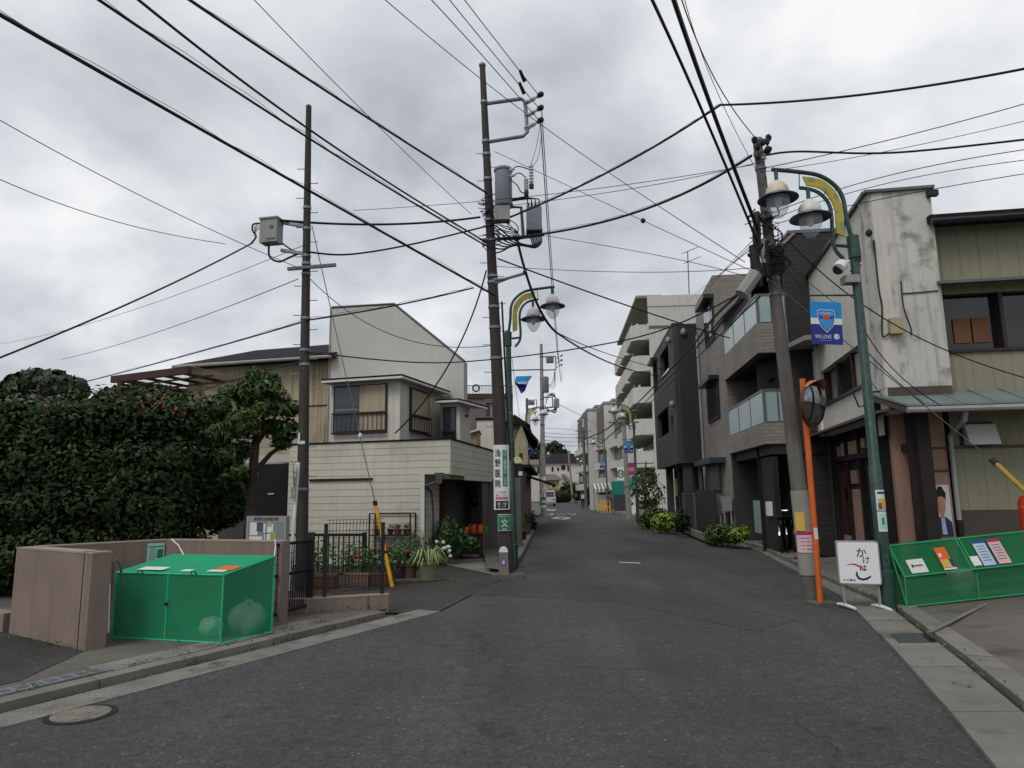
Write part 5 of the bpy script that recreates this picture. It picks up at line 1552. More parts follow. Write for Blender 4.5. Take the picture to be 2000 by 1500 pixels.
# banners
def mk_banner(label, full=True):
    o = thing('banner', label, 'banner', (0, 0, 0))
    Wd, Hh = .46, .62
    def q(name, mat, x0, x1, z0, z1, d): return MB().box((x0, -d-.001, z0), (x1, -d, z1)).build(name, MT[mat], o)
    MB().box((0, -.004, -Hh), (Wd, .004, 0)).build('cloth', MT['navy'], o)
    for s in (1, -1):
        def q2(name, mat, x0, x1, z0, z1, d=.005): 
            y = -d*s; return MB().box((x0, min(y, y-.001*s), z0), (x1, max(y, y-.001*s), z1)).build(name, MT[mat], o)
        q2('blue_band', 'skyblue', 0, Wd, -.24, 0); q2('white_band', 'white', 0, Wd, -.33, -.24)
    def shield(name, mat, k, d):
        cx_, cz_ = Wd*.5, -.26
        pr = [(-.13, .13), (-.07, .15), (0, .14), (.07, .15), (.13, .13), (.125, .0), (.09, -.10), (.0, -.19), (-.09, -.10), (-.125, .0)]
        b = MB().add([(cx_+x*k, -d, cz_+z*k) for x, z in pr], [tuple(range(9, -1, -1))])
        return b.build(name, MT[mat], o)
    shield('crest_edge', 'white', 1.0, .0075); shield('crest_field', 'navy', .93, .0085); shield('crest', 'crestblue', .84, .0095)
    MB().lathe([(.045, 0), (.04, .001)], (Wd*.5, -.0105, -.235), 14, ax=(0, -1, 0)).build('crest_ball', MT['crestred'], o)
    for sx in (-1, 1):
        MB().add([(Wd*.5+sx*x, -.0105, -.235+z) for x, z in ((.05, .02), (.11, .03), (.10, -.0), (.05, -.02))], [(0, 1, 2, 3)]).build('crest_wing', MT['navy'], o)
    text('YOKOHAMA FC', MT['paper'], o, (Wd*.5, -.0115, -.17), (1, 0, 0), (0, 0, 1), h=.028, w=.2)
    text('WE LOVE', MT['paper'], o, (Wd*.37, -.007, -.51), (1, 0, 0), (0, 0, 1), h=.055, w=.24)
    MB().lathe([(.042, 0), (.035, .001)], (Wd*.8, -.007, -.505), 12, ax=(0, -1, 0)).build('round_logo', MT['paper'], o)
    MB().lathe([(.022, 0), (.02, .001)], (Wd*.82, -.0085, -.50), 8, ax=(0, -1, 0)).build('logo_mark', MT['posterblue'], o)
    piece('small_print', MT['lavender'], o, (Wd*.45, -.007, -.565), (.16, 0, 0), (0, .001, 0), (0, 0, .012))
    return o
bn = mk_banner('blue and white football banner with crest hanging from the right lamp post')
zb = lq(1650, 588).z
p = at(1581, 592, LB.y); bn.location = (p.x, LB.y-.01, LB.z+zb-.0); bn.rotation_euler = (0, math.radians(2), math.radians(4))
b2 = copy_tree(bn); g = G(1030, 1022); b2.location = (g.x+.1, g.y, zb); b2.rotation_euler = (0, 0, 0); b2['label'] = 'blue football banner on the farther left street lamp'
b3 = copy_tree(bn); g = G(1246, 1020); b3.location = (g.x-.56, g.y, zb); b3.rotation_euler = (0, 0, 0); b3['label'] = 'blue football banner on the street lamp near the purple shop sign'
b4 = copy_tree(bn); b4.location = (8.1-.56, 60.5, zb); b4.rotation_euler = (0, 0, 0); b4['label'] = 'small blue football banner on the distant right street lamp'
# wind-furled banner on the middle lamp
g = gC; z5 = at(1020, 737, g.y).z
fu = thing('furled_banner', 'wind-twisted blue banner on the lamp beside the middle pole', 'banner', (g.x, g.y, z5-.4))
def ap(x, y, dy=0): return at(x, y, g.y+dy)
MB().add([ap(1008, 735), ap(1040, 734), ap(1031, 747, -.06), ap(1029, 754, -.08), ap(1016, 748, -.1), ap(1005, 748, -.05)], [(0, 5, 4, 1), (1, 4, 3, 2)]).build('upper_fold', MT['skyblue'], fu)
MB().add([ap(1005, 748, -.05), ap(1016, 748, -.1), ap(1029, 754, -.08), ap(1025, 764, -.04), ap(1018, 769, 0), ap(1011, 756, .02)], [(0, 5, 1), (1, 5, 4, 3, 2)]).build('lower_fold', MT['navy'], fu)
MB().add([ap(1010, 746, -.09), ap(1030, 744, -.1), ap(1029, 750, -.11), ap(1012, 750, -.12)], [(0, 3, 2, 1)]).build('white_fold', MT['posterblue'], fu)
# ================================================================== RIGHT: helpers for walls with openings
def wall_open(par, name, mat, fac, u0, u1, z0, z1, holes, d0, d1):
    """wall made of one mesh with rectangular openings left out"""
    us = sorted({u0, u1, *[h[0] for h in holes], *[h[1] for h in holes]})
    zs = sorted({z0, z1, *[h[2] for h in holes], *[h[3] for h in holes]})
    us = [u for u in us if u0 <= u <= u1]; zs = [z for z in zs if z0 <= z <= z1]
    b = MB()
    for a, c in zip(us, us[1:]):
        for p, q in zip(zs, zs[1:]):
            um, zm = (a+c)/2, (p+q)/2
            if any(h[0] < um < h[1] and h[2] < zm < h[3] for h in holes): continue
            b.hexa([fac.P(a, p, d0), fac.P(c, p, d0), fac.P(c, p, d1), fac.P(a, p, d1), fac.P(a, q, d0), fac.P(c, q, d0), fac.P(c, q, d1), fac.P(a, q, d1)])
    return b.build(name, mat, par)
def brickmat(name, c1, c2, mo, w, h, rough=.85, bump=.4, msize=.008):
    m = bpy.data.materials.new(name); m.use_nodes = True
    t = m.node_tree; b = t.nodes['Principled BSDF']
    geo = N(t, 'ShaderNodeNewGeometry'); sp = N(t, 'ShaderNodeSeparateXYZ'); t.links.new(geo.outputs['Position'], sp.inputs[0])
    ad = N(t, 'ShaderNodeMath', operation='ADD'); t.links.new(sp.outputs[0], ad.inputs[0]); t.links.new(sp.outputs[1], ad.inputs[1])
    cb = N(t, 'ShaderNodeCombineXYZ'); t.links.new(ad.outputs[0], cb.inputs[0]); t.links.new(sp.outputs[2], cb.inputs[1])
    br = N(t, 'ShaderNodeTexBrick', Scale=1.0); br.inputs['Brick Width'].default_value = w; br.inputs['Row Height'].default_value = h
    br.inputs['Mortar Size'].default_value = msize; br.inputs['Bias'].default_value = 0
    for i, c in enumerate((c1, c2, mo)): br.inputs[('Color1', 'Color2', 'Mortar')[i]].default_value = (*lin(c), 1)
    t.links.new(cb.outputs[0], br.inputs['Vector'])
    nz = N(t, 'ShaderNodeTexNoise', Scale=.8, Detail=5.); t.links.new(geo.outputs['Position'], nz.inputs['Vector'])
    r = ramp(t, nz.outputs[0], [(.3, [.82]*3), (.7, [1.12]*3)])
    x = N(t, 'ShaderNodeMix', data_type='RGBA', blend_type='MULTIPLY'); x.inputs[0].default_value = 1.
    t.links.new(br.outputs[0], x.inputs[6]); t.links.new(r.outputs[0], x.inputs[7]); t.links.new(x.outputs[2], b.inputs['Base Color'])
    b.inputs['Roughness'].default_value = rough
    bp = N(t, 'ShaderNodeBump', Strength=bump, Distance=.01); bp.invert = True
    t.links.new(br.outputs['Fac'], bp.inputs['Height']); t.links.new(bp.outputs[0], b.inputs['Normal'])
    MT[name] = m
    return m
brickmat('tilecourse', '#8a847d', '#807a74', '#66615b', .5, .085)
brickmat('browncourse', '#332e2d', '#2b2727', '#1d1b1b', .6, .12)
brickmat('brickfar', '#5d5251', '#6d5f5c', '#83787a', .42, .12)

# ---------------------------------------------------------------- weathered white stucco house
cx_ = at(1733, 780, 12.0)
CP = V((cx_.x, 12.0, 0))
Fp = Fac(CP[:2], (CP+V((1.2, -.19, 0)))[:2])
far = at(1588, 700, 17.3)
Sp = Fac(CP[:2], (far.x, far.y))
ur = Fp.px(1838, 560)[0]
zt = (Fp.px(1690, 379)[1]+Fp.px(1815, 368)[1])/2
zbF = Fp.px(1790, 755)[1]; zbS = Sp.px(1735, 808)[1]
sw = thing('weathered_stucco_house', 'white stucco house with blackened weather stains and tall narrow front', 'house', CP)
ub0 = Sp.L
b = MB()
Fp.box('front_wall', MT['stuccoweather'], sw, 0.0, ur, zbF, zt, -.5, 0)
w0, w1 = Sp.px(1690, 720)[0], Sp.px(1603, 745)[0]
zw0, zw1 = 3.75, 4.55
h1 = (w0, w1, Sp.px(1650, 770)[1], Sp.px(1650, 692)[1])
wall_open(sw, 'side_wall', MT['stuccoclean'], Sp, 0.003, Sp.L, zbS, zt, [h1], -.25, -.002)
Fp.box('roof_slab', MT['steelgrey'], sw, -.06, ur+.06, zt, zt+.05, -.55, .06)
Sp.box('roof_edge', MT['blackmetal'], sw, .05, Sp.L, zt+.002, zt+.07, -.3, .07)
# back body behind front wall so nothing shows through
MB().extr([Fp.P(ur-.01, 0, -.45), Sp.P(.3, 0, -.6), Sp.P(Sp.L, 0, -.6), Sp.P(Sp.L, 0, -3), Fp.P(ur-.01, 0, -3)], (0, 0, zt-.08)).build('inner_body', MT['darkwall'], sw)
# side window, frame, panes, curtain
Sp.box('window_recess', MT['glassdark'], sw, h1[0], h1[1], h1[2], h1[3], -.2, -.16)
for k in range(4):
    u = h1[0]+(h1[1]-h1[0])*k/3
    Sp.box('window_bar', MT['frame'], sw, u-.03, u+.03, h1[2], h1[3], -.16, -.08)
Sp.box('window_sill', MT['frame'], sw, h1[0]-.05, h1[1]+.05, h1[2]-.06, h1[2], -.2, .06)
Sp.box('curtain', MT['screen'], sw, h1[0]+.9, h1[0]+1.25, h1[2]+.05, h1[3]-.05, -.155, -.15)
# canopy over the side window and white downpipe
a_, c_ = at(1596, 655, 16.6), at(1560, 682, 16.4)
piece('canopy', MT['boxgrey'], sw, (a_+c_)/2, c_-a_, Sp.e*1.2, V((.05, 0, .1)))
u_ = Sp.px(1597, 720)[0]; Sp.box('corner_pilaster', MT['trimwhite'], sw, u_-.12, Sp.L+.02, zbS, 5.0, .0, .06)
# conduit, meter box, cables on the front
Fp.pb('meter_box', MT['beige'], sw, 1738, 621, 1766, 650, 0, .14)
lead(sw, [Fp.P(*Fp.px(1706, 470), .02), Fp.P(*Fp.px(1715, 560), .02), Fp.P(*Fp.px(1722, 600), .02), Fp.P(*Fp.px(1722, 655), .03), Fp.P(*Fp.px(1735, 652), .05)], .015, 'conduit')
lead(sw, [Fp.P(*Fp.px(1759, 550), .02), Fp.P(*Fp.px(1764, 600), .02), Fp.P(*Fp.px(1778, 640), .02), Fp.P(*Fp.px(1778, 655), .02)], .012, 'conduit')
lead(sw, [Fp.P(*Fp.px(1763, 574), .015), Fp.P(*Fp.px(1800, 571), .015), Fp.P(*Fp.px(1832, 568), .015)], .01, 'conduit')
Fp.pb('bracket', MT['blackmetal'], sw, 1812, 371, 1834, 380, 0, .1)
insul(sw, Fp.P(*Fp.px(1698, 460), .02), Fp.P(*Fp.px(1692, 462), .15), 2)
# ground floor: set back behind the eave
eave = MB().extr([Sp.P(-.15, zbS-.03, .35), Sp.P(Sp.L, zbS-.03, .35), Sp.P(Sp.L, zbS+.06, -.1), Sp.P(-.15, zbS+.06, -.1)], (0, 0, .05)).build('pent_eave', MT['gutterbrown'], sw)
Sg = Sp.off(-.35)
holes = []
gz_ = zbS-.03
Sg.box('ground_wall', MT['darkwood'], sw, -.2, Sp.L, 0, gz_, -.2, 0)
for x0, x1, y0, y1, m_ in ((1608, 1640, 872, 905, 'creampanel'), (1646, 1690, 855, 893, 'creampanel'), (1617, 1658, 920, 1035, 'redbrown'), (1617, 1660, 1033, 1070, 'pink'), (1662, 1676, 918, 945, 'pink'), (1664, 1690, 955, 1070, 'pink')):
    a_, c_ = Sg.px(x0, y1), Sg.px(x1, y0)
    c2_ = Sg.px(x1, y1); z0_, z1_ = min(a_[1], c2_[1]), c_[1]
    Sg.box('wall_panel', MT[m_], sw, a_[0], c_[0], max(.02, a_[1]), z1_, 0, .04)
for k in range(6):
    u = Sp.L*k/5.2
    Sg.box('timber_post', MT['darkwood'], sw, u-.06, u+.06, 0, gz_, 0, .1)
Sg.box('timber_rail', MT['darkwood'], sw, 0, Sp.L, gz_-.62, gz_-.5, .02, .12)
MB().tube([Sg.P(.3, gz_-.9, .12), Sg.P(2.6, gz_-.45, .12)], .05, 6).build('brace', MT['darkwood'], sw)
lump(MB(), Sg.P(Sg.px(1605, 880)[0], Sg.px(1605, 880)[1], .12), (.06, .06, .06), 3, 8, .1).build('wall_lamp', MT['steelgrey'], sw, True)
Sg.pb('wall_cabinet', MT['boxgrey'], sw, 1600, 1000, 1622, 1045, .02, .3)
Sp.pb('sign_plate', MT['creampanel'], sw, 1706, 815, 1725, 850, .05, .08)
# front: pink piers, dark doorway
Fg2 = Fp.off(-.3)
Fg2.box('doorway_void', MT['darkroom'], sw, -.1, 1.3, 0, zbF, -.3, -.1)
for x0, x1, nm in ((1744, 1791, 'pier'), (1797, 1846, 'pier')):
    a_, c_ = Fg2.px(x0, 900)[0], Fg2.px(x1, 900)[0]
    pr = Fg2.box('pier', MT['pink'], sw, a_, c_, 0, zbF-.02, -.1, .02+.08*(x0 > 1790))
    if x0 > 1790:
        for y in (876, 920): Fg2.box('pier_band', MT['gutterbrown'], sw, a_-.01, c_+.01, Fg2.px(1820, y)[1]-.02, Fg2.px(1820, y)[1]+.02, .1, .115)
lump(MB(), Fg2.P(*Fg2.px(1783, 930), .1), (.06, .06, .06), 4, 8, .1).build('floodlight', MT['steelgrey'], sw, True)
lead(sw, [Fg2.P(*Fg2.px(1788, 870), .05), Fg2.P(*Fg2.px(1789, 900), .05), Fg2.P(*Fg2.px(1784, 925), .08)], .01, 'conduit')

# ---------------------------------------------------------------- green sided house at the right edge
Gf = Fp.off(-.25)
gh = thing('green_sided_house', 'olive green metal-sided house at the right edge with dark window band', 'house', Gf.P(2.5, 0))
gu0, gu1 = Gf.px(1828, 600)[0], 5.2
zE = Gf.px(1900, 440)[1]
zSi = Gf.px(1900, 996)[1]
wz0, wz1 = Gf.px(1920, 682)[1], Gf.px(1920, 572)[1]
wu0 = Gf.px(1842, 630)[0]
wall_open(gh, 'wall_core', MT['darkwall'], Gf, gu0, gu1, 0, zE, [(wu0, gu1-.2, wz0, wz1)], -.2, -.01)
n = 26
for k in range(n):
    a_, c_ = gu0+(gu1-gu0)*k/n, gu0+(gu1-gu0)*(k+1)/n
    if c_ <= wu0 or a_ >= gu1-.2:
        Gf.box('metal_sheet', MT['greensiding'], gh, a_, c_-.003, zSi, zE, 0, .02+.003*(k % 2))
    else:
        Gf.box('metal_sheet', MT['greensiding'], gh, a_, c_-.003, zSi, wz0, 0, .02+.003*(k % 2))
        Gf.box('metal_sheet', MT['greensiding'], gh, a_, c_-.003, wz1, zE, 0, .02+.003*(k % 2))
Gf.box('foundation', M('foundation', '#4a453e', .9, .15, 2.), gh, gu0, gu1, 0, zSi-.004, -.1, .03)
Gf.box('window_void', MT['glassdark'], gh, wu0, gu1-.2, wz0, wz1, -.18, -.15)
for k in range(5):
    u = wu0+(gu1-.2-wu0)*k/4
    Gf.box('window_frame', MT['frame'], gh, u-.03, u+.03, wz0, wz1, -.15, .03)
Gf.box('window_sill', MT['frame'], gh, wu0-.04, gu1-.2, wz0-.05, wz0, -.15, .07)
a_, c_ = Gf.px(1872, 668), Gf.px(1936, 616)
Gf.box('lit_pane', M('panebrown', '#6f4a32', .8, .08), gh, a_[0], (a_[0]+c_[0])/2-.02, a_[1], c_[1], -.14, -.12)  # brown panes, their lit orange look put into the flat colour
Gf.box('lit_pane', MT['panebrown'], gh, (a_[0]+c_[0])/2+.02, c_[0], a_[1], c_[1], -.14, -.12)
zh = Gf.px(1900, 556)[1]
MB().extr([Gf.P(gu0-.05, zh+.04, .0), Gf.P(gu1, zh+.04, 0), Gf.P(gu1, zh-.06, .42), Gf.P(gu0-.05, zh-.06, .42)], (0, 0, .05)).build('window_hood', MT['steelgrey'], gh)
MB().extr([Gf.P(gu0-.1, zE-.02, .4), Gf.P(gu1, zE-.02, .4), Gf.P(gu1, zE+.02, -.3), Gf.P(gu0-.1, zE+.02, -.3)], (0, 0, .13)).build('eave', MT['roofdark'], gh)
MB().tube([Gf.P(gu0-.1, zE-.03, .43), Gf.P(gu1, zE-.03, .43)], .06, 8).build('gutter', MT['blackmetal'], gh, True)
# tin awning
za_, zf_ = Gf.px(1900, 764)[1], Gf.px(1900, 790, .8)[1]
ua_ = Gf.px(1733, 772, .8)[0]
uL = Gf.px(1800, 796, .95)[0]
MB().extr([Gf.P(ua_+.0, za_, -.02), Gf.P(gu1, za_, -.02), Gf.P(gu1, zf_, .85), Gf.P(ua_+.28, zf_, .85)], (0, 0, .035)).build('awning', MT['awning'], gh)
Gf.box('awning_fascia', MT['blackmetal'], gh, ua_+.28, gu1, zf_-.04, zf_-.005, .80, .87)
MB().tube([Gf.P(ua_+.25, zf_-.07, .9), Gf.P(gu1, zf_-.07, .9)], .05, 8).build('awning_gutter', MT['boxgrey'], gh, True)
for k in range(10):
    u = ua_+.6+k*.5
    MB().tube([Gf.P(u, za_+.04, 0), Gf.P(u, zf_+.04, .85)], .012, 5).build('awning_seam', MT['awning'], gh)
MB().extr([Gf.P(ua_+.02, za_-.02, .0), Gf.P(ua_+.3, zf_-.02, .85), Gf.P(ua_+.3, zf_-.12, .85), Gf.P(ua_+.02, za_-.12, 0)], (.03, 0, 0)).build('barge_board', MT['gutterbrown'], gh)
Fp.box('lintel', MT['gutterbrown'], sw, .02, ur-.02, zbF-.18, zbF-.003, -.02, .03)
u_ = Gf.px(1852, 900)[0]
pp = [Gf.P(u_+.0, zf_-.1, .82), Gf.P(u_, zf_-.25, .75), Gf.P(u_+.02, zf_-.45, .12), Gf.P(u_+.02, Gf.px(1860, 1015)[1], .12)]
MB().tube(pp, .042, 10).build('downpipe', MT['pipegrey'], gh, True)
MB().tube([pp[-1], pp[-1]-V((0, 0, .25))], .05, 10).build('downpipe_shoe', MT['black'], gh, True)
Gf.box('pipe_run', MT['gutterbrown'], gh, u_+.1, gu1, Gf.px(1930, 872)[1]-.02, Gf.px(1930, 872)[1]+.02, .03, .07)
# range hood vent
a_, c_ = Gf.px(1897, 868, .3), Gf.px(1953, 826, .3)
Gf.box('vent_back', MT['blackmetal'], gh, a_[0]-.05, c_[0], a_[1]-.03, c_[1]+.05, .02, .05)
MB().hexa([Gf.P(a_[0], a_[1], .05), Gf.P(c_[0], a_[1], .05), Gf.P(c_[0], a_[1], .28), Gf.P(a_[0], a_[1], .28), Gf.P(a_[0], c_[1], .05), Gf.P(c_[0], c_[1], .05), Gf.P(c_[0], c_[1], .14), Gf.P(a_[0], c_[1], .14)]).build('vent_hood', MT['trimwhite'], gh)
# election style poster on the pier
fp_ = Fg2.off(.12)
po = thing('wall_poster', 'poster of a dark haired figure in blue clothes on the pink pier', 'poster', fp_.P(1, .8))
a_, c_ = fp_.px(1820, 1046), fp_.px(1852, 947)
fp_.box('sheet', MT['paper'], po, a_[0], c_[0], a_[1], c_[1], 0, .006)
W_, H_ = c_[0]-a_[0], c_[1]-a_[1]
def pd(name, mat, pts, d):
    return MB().add([fp_.P(a_[0]+W_*x, a_[1]+H_*z, d) for x, z in pts], [tuple(range(len(pts)))]).build(name, MT[mat], po)
pd('jacket', 'cloth_blue', [(.22, 0), (1, 0), (.98, .26), (.75, .36), (.4, .36), (.24, .24)], .008)
pd('shirt', 'posterblue', [(.5, .02), (.72, .02), (.66, .36), (.5, .36)], .009)
pd('face', 'skin', [(.42, .5), (.5, .42), (.68, .42), (.76, .52), (.76, .78), (.6, .86), (.42, .76)], .0095)
pd('neck', 'skin', [(.5, .34), (.66, .34), (.66, .46), (.5, .46)], .009)
pd('hair', 'hair', [(.38, .68), (.44, .76), (.6, .78), (.76, .74), (.8, .66), (.82, .84), (.66, .97), (.5, .97), (.38, .86)], .0105)
for k in range(3): pd('print_mark', 'inkblue', [(.06, .86-k*.17), (.2, .86-k*.17), (.2, .96-k*.17), (.06, .96-k*.17)], .008)

# ---------------------------------------------------------------- signboard, mirror, second net box, guard
g0, g1 = G(1652, 1190), G(1722, 1193)
f5 = Fac((G(1652, 1185).x, 9.62), (G(1724, 1185).x, 9.46))
sb_ = thing('standing_signboard', 'white standing signboard with black and red brush lettering', 'signboard', f5.P(.3, 0))
u0, z1 = f5.px(1631, 1056); u1, z0 = f5.px(1722, 1142)
b = MB(); rr = .035
def rrect(u0, u1, z0, z1, r, n=4):
    o_ = []
    for cx, cz, a0 in ((u1-r, z1-r, 0), (u0+r, z1-r, 90), (u0+r, z0+r, 180), (u1-r, z0+r, 270)):
        for k in range(n+1):
            a = math.radians(a0+90*k/n); o_.append((cx+r*math.cos(a), cz+r*math.sin(a)))
    return o_
f5.poly(MB(), rrect(u0, u1, z0, z1, .03), -.07, .05).build('cabinet', MT['boxgrey'], sb_)
f5.poly(MB(), rrect(u0+.015, u1-.015, z0+.015, z1-.015, .025), .05, .056).build('face', MT['signwhite'], sb_)
Wd, Hh = u1-u0, z1-z0
R_u, U_u = f5.e, V((0, 0, 1))
def brush(name, mat, pts, ws, d=.059):
    b = MB(); vs = []
    P = [f5.P(u0+Wd*x, z0+Hh*z, d) for x, z in pts]
    for i, p in enumerate(P):
        t = (P[min(i+1, len(P)-1)]-P[max(i-1, 0)]).normalized(); n_ = t.cross(f5.n)
        vs += [p-n_*ws[i]*Hh, p+n_*ws[i]*Hh]
    b.add(vs, [(2*i, 2*i+1, 2*i+3, 2*i+2) for i in range(len(P)-1)])
    return b.build(name, MT[mat], sb_)
text('か', MT['inkblack'], sb_, f5.P(u0+Wd*.58, z0+Hh*.74, .058), R_u, U_u, h=Hh*.2, w=Wd*.24)
text('け', MT['inkblack'], sb_, f5.P(u0+Wd*.68, z0+Hh*.57, .058), R_u, U_u, h=Hh*.17, w=Wd*.16)
text('は', MT['inkblack'], sb_, f5.P(u0+Wd*.60, z0+Hh*.385, .058), R_u, U_u, h=Hh*.14, w=Wd*.17)
brush('stroke', 'inkred', [(.2, .43), (.3, .47), (.42, .46), (.55, .4), (.62, .34)], [.002, .012, .02, .018, .006], .0585)
brush('stroke', 'inkblack', [(.44, .30), (.43, .22), (.47, .15), (.56, .12), (.66, .14), (.74, .19), (.76, .22)], [.014, .022, .026, .022, .024, .016, .004])
text('お食事処', MT['inkblack'], sb_, f5.P(u0+Wd*.25, z0+Hh*.1, .058), R_u, U_u, h=Hh*.055, w=Wd*.3)
for x, x2 in ((1646, 1653), (1714, 1722)):
    a_ = f5.P(f5.px(x, 1140)[0], z0, 0)
    p0 = V((a_.x, a_.y, z0)); foot = V((a_.x+.02, a_.y+.02, .05))
    MB().tube([p0, foot], .022, 8).build('leg', MT['boxgrey'], sb_, True)
    MB().tube([foot+V((.0, .22, -.02)), foot, foot+V((.04, -.2, -.02))], [.02, .026, .02], 8).build('foot', MT['white'], sb_, True)
# mirror on orange post
g = G(1603, 1181)
mi = thing('traffic_mirror', 'orange post with round convex traffic mirror and orange hood', 'traffic mirror', g)
tp_ = at(1567, 740, g.y)
MB().tube([g, tp_], .042, 12).build('post', MT['orange'], mi, True)
c = at(1591, 789, g.y-.13); ax = V((.62, -.76, -.12)).normalized()
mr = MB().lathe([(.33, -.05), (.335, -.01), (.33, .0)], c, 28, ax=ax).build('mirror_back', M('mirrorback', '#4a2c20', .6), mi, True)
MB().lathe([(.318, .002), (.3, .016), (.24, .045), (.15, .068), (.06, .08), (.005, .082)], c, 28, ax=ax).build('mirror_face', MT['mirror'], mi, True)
q = V((0, 0, 1)).rotation_difference(ax); b = MB(); n = 14; vs = []
sx_ = V((0, 0, 1)).cross(ax).normalized(); sz_ = ax.cross(sx_)
for k in range(n+1):
    a = math.radians(40+100*k/n)
    d = sx_*math.cos(a)+sz_*math.sin(a)
    vs += [c+d*.34-ax*.03, c+d*.355+ax*(.02+.10*math.sin(math.pi*k/n))]
b.add(vs, [(2*k, 2*k+1, 2*k+3, 2*k+2) for k in range(n)]).build('hood', M('hoodfaded', '#a8674a', .6), mi, True)
for z in (.86, .93):
    p = g+(tp_-g)*z; bar(mi, 'clamp', 'galv', [p, c-ax*.05+V((0, 0, (z-.9)*1.5))], .018)
piece('post_pad', MT['concrete'], None, g+V((.02, .02, .012)), (.34, .05, 0), (-.03, .3, 0), (0, 0, .05))
tag(bpy.data.objects['post_pad'], 'small concrete footing at the foot of the orange mirror post', 'footing')
piece('post_sticker', MT['paper'], mi, g+(tp_-g)*.305+V((-.005, -.046, 0)), (.05, 0, 0), (0, .004, 0), (-.01, 0, .16))
# second net box, folding type
n0 = G(1772, 1185, .05); n1 = at(2060, 1153, n0.y+.1)
en = (n1-n0); Ln = en.length; en.normalize(); nn = V((-en.y, en.x, 0))
nb2 = thing('net_litter_box', 'low green folding net litter box with papers on its lid at the right', 'litter box', n0+en*1.2)
zk, zf2, dk = .80, .37, .12
def nbp(s, back, z): return n0+en*s+nn*(dk*back)+V((0, 0, z))
nn = V((-en.y, en.x, 0)).normalized()
# lean of the front: lid hangs down in front
sL = -.10
zk = at(1744, 1063, n0.y+.4).z
BL = nbp(sL, 1, zk-.04); BRp = nbp(Ln+sL, 1, zk-.04)
FL, FR = nbp(.0, -.08, at(1768, 1128, n0.y).z-.04), nbp(Ln, -.08, at(1768, 1128, n0.y).z-.04)
fr = [(nbp(0, 0, 0), nbp(Ln, 0, 0)), (nbp(0, 0, 0), BL), (BL, BRp), (FL, FR), (FL, BL), (nbp(0, 1, 0), nbp(Ln, 1, 0)), (nbp(0, 0, 0), nbp(0, 1, 0)), (nbp(0, 0, .0), FL)]
for s in (1.0, 2.0):
    fr += [(nbp(s, 0, 0), nbp(s, 0, .33)), (nbp(s, 0, 0), nbp(s, 1, 0))]
for a, c in fr: MB().tube([a, c], .010, 6).build('frame_tube', MT['greenframe2'], nb2)
def net(name, pts, mat='netgreen2'): return panel(name, MT[mat], nb2, pts, sag=.02 if len(pts) == 4 else 0)
net('net_side', [nbp(0, 0, 0), nbp(0, 1, 0), BL]); net('net_back', [nbp(0, 3.6, 0), nbp(Ln, 3.6, 0), nbp(Ln, 3.6, zk-.06), nbp(0, 3.6, zk-.06)]); net('net_top', [BL, BRp, nbp(Ln, 3.6, zk-.06), nbp(0, 3.6, zk-.06)]); net('net_side', [nbp(0, 0, 0), nbp(0, 3.6, 0), nbp(0, 3.6, zk-.06), BL])
net('net_front', [nbp(0, 0, 0), nbp(Ln, 0, 0), nbp(Ln, 0, .36), nbp(0, 0, .36)])
def lid(s0, s1):
    return [BL.lerp(BRp, s0), BL.lerp(BRp, s1), FL.lerp(FR, s1), FL.lerp(FR, s0)]
S1 = .46
for s0, s1 in ((0.0, S1), (S1+.02, 1.0)):
    q = lid(s0, s1); net('lid_net', q, 'netgreen2')
    for a, c in ((q[1], q[2]), (q[3], q[0]), (q[2], q[3])): MB().tube([a, c], .012, 6).build('lid_frame', MT['greenframe2'], nb2)
ln_ = ((BL-FL).cross(BRp-BL)).normalized()
if ln_.y > 0: ln_ = -ln_
def onl(name, mat, s0, s1, t0, t1, d=.012, sk=0.):
    def P(s, t): return (BL.lerp(BRp, s)).lerp(FL.lerp(FR, s), t)+ln_*d
    return MB().add([P(s0-sk*t0, t0), P(s1-sk*t0, t0), P(s1-sk*t1, t1), P(s0-sk*t1, t1)], [(0, 1, 2, 3)]).build(name, MT[mat], nb2)
onl('paper_notice', 'paper', .055, .17, .50, .93); onl('paper_print', 'inkblack', .075, .09, .66, .75, .014); onl('paper_print', 'steelgrey', .095, .15, .68, .73, .014)
onl('paper_notice', 'posterorange', .275, .352, .22, .93); onl('paper_print', 'posteryellow', .28, .34, .60, .86, .014); onl('paper_print', 'paper', .285, .305, .40, .52, .014); onl('paper_print', 'paper', .275, .36, .88, .93, .014); onl('paper_print', 'cloth_blue', .335, .358, .6, .84, .014)
onl('paper_notice', 'white', .48, .535, .6, .9); onl('paper_notice', 'posterblue', .545, .63, .15, .93); onl('paper_print', 'inkblue', .545, .63, .15, .22, .014)
for k in range(6): onl('paper_print', 'corkblue', .56, .615, .3+k*.09, .33+k*.09, .014)
onl('paper_notice', 'posterpink', .65, .735, .12, .92); onl('paper_print', 'magenta', .65, .735, .12, .22, .014)
for k in range(6): onl('paper_print', 'corkblue', .665, .72, .3+k*.09, .33+k*.09, .014)
MB().tube([BL, V((LB.x, LB.y-.09, at(1735, 1085, LB.y).z)), V((LB.x-.08, LB.y, at(1735, 1083, LB.y).z))], .006, 5).build('tie_cord', MT['yellowold'], nb2)
c = nbp(.95, 1.9, 0)
tag(lump(MB(), (c.x, c.y, c.z+.2), (.18, .12, .2), 6, 28, .12).build('rubbish_bag', MT['plasticbag'], None, True), 'pale rubbish bag inside the folding net box behind the orange paper', 'rubbish bag')
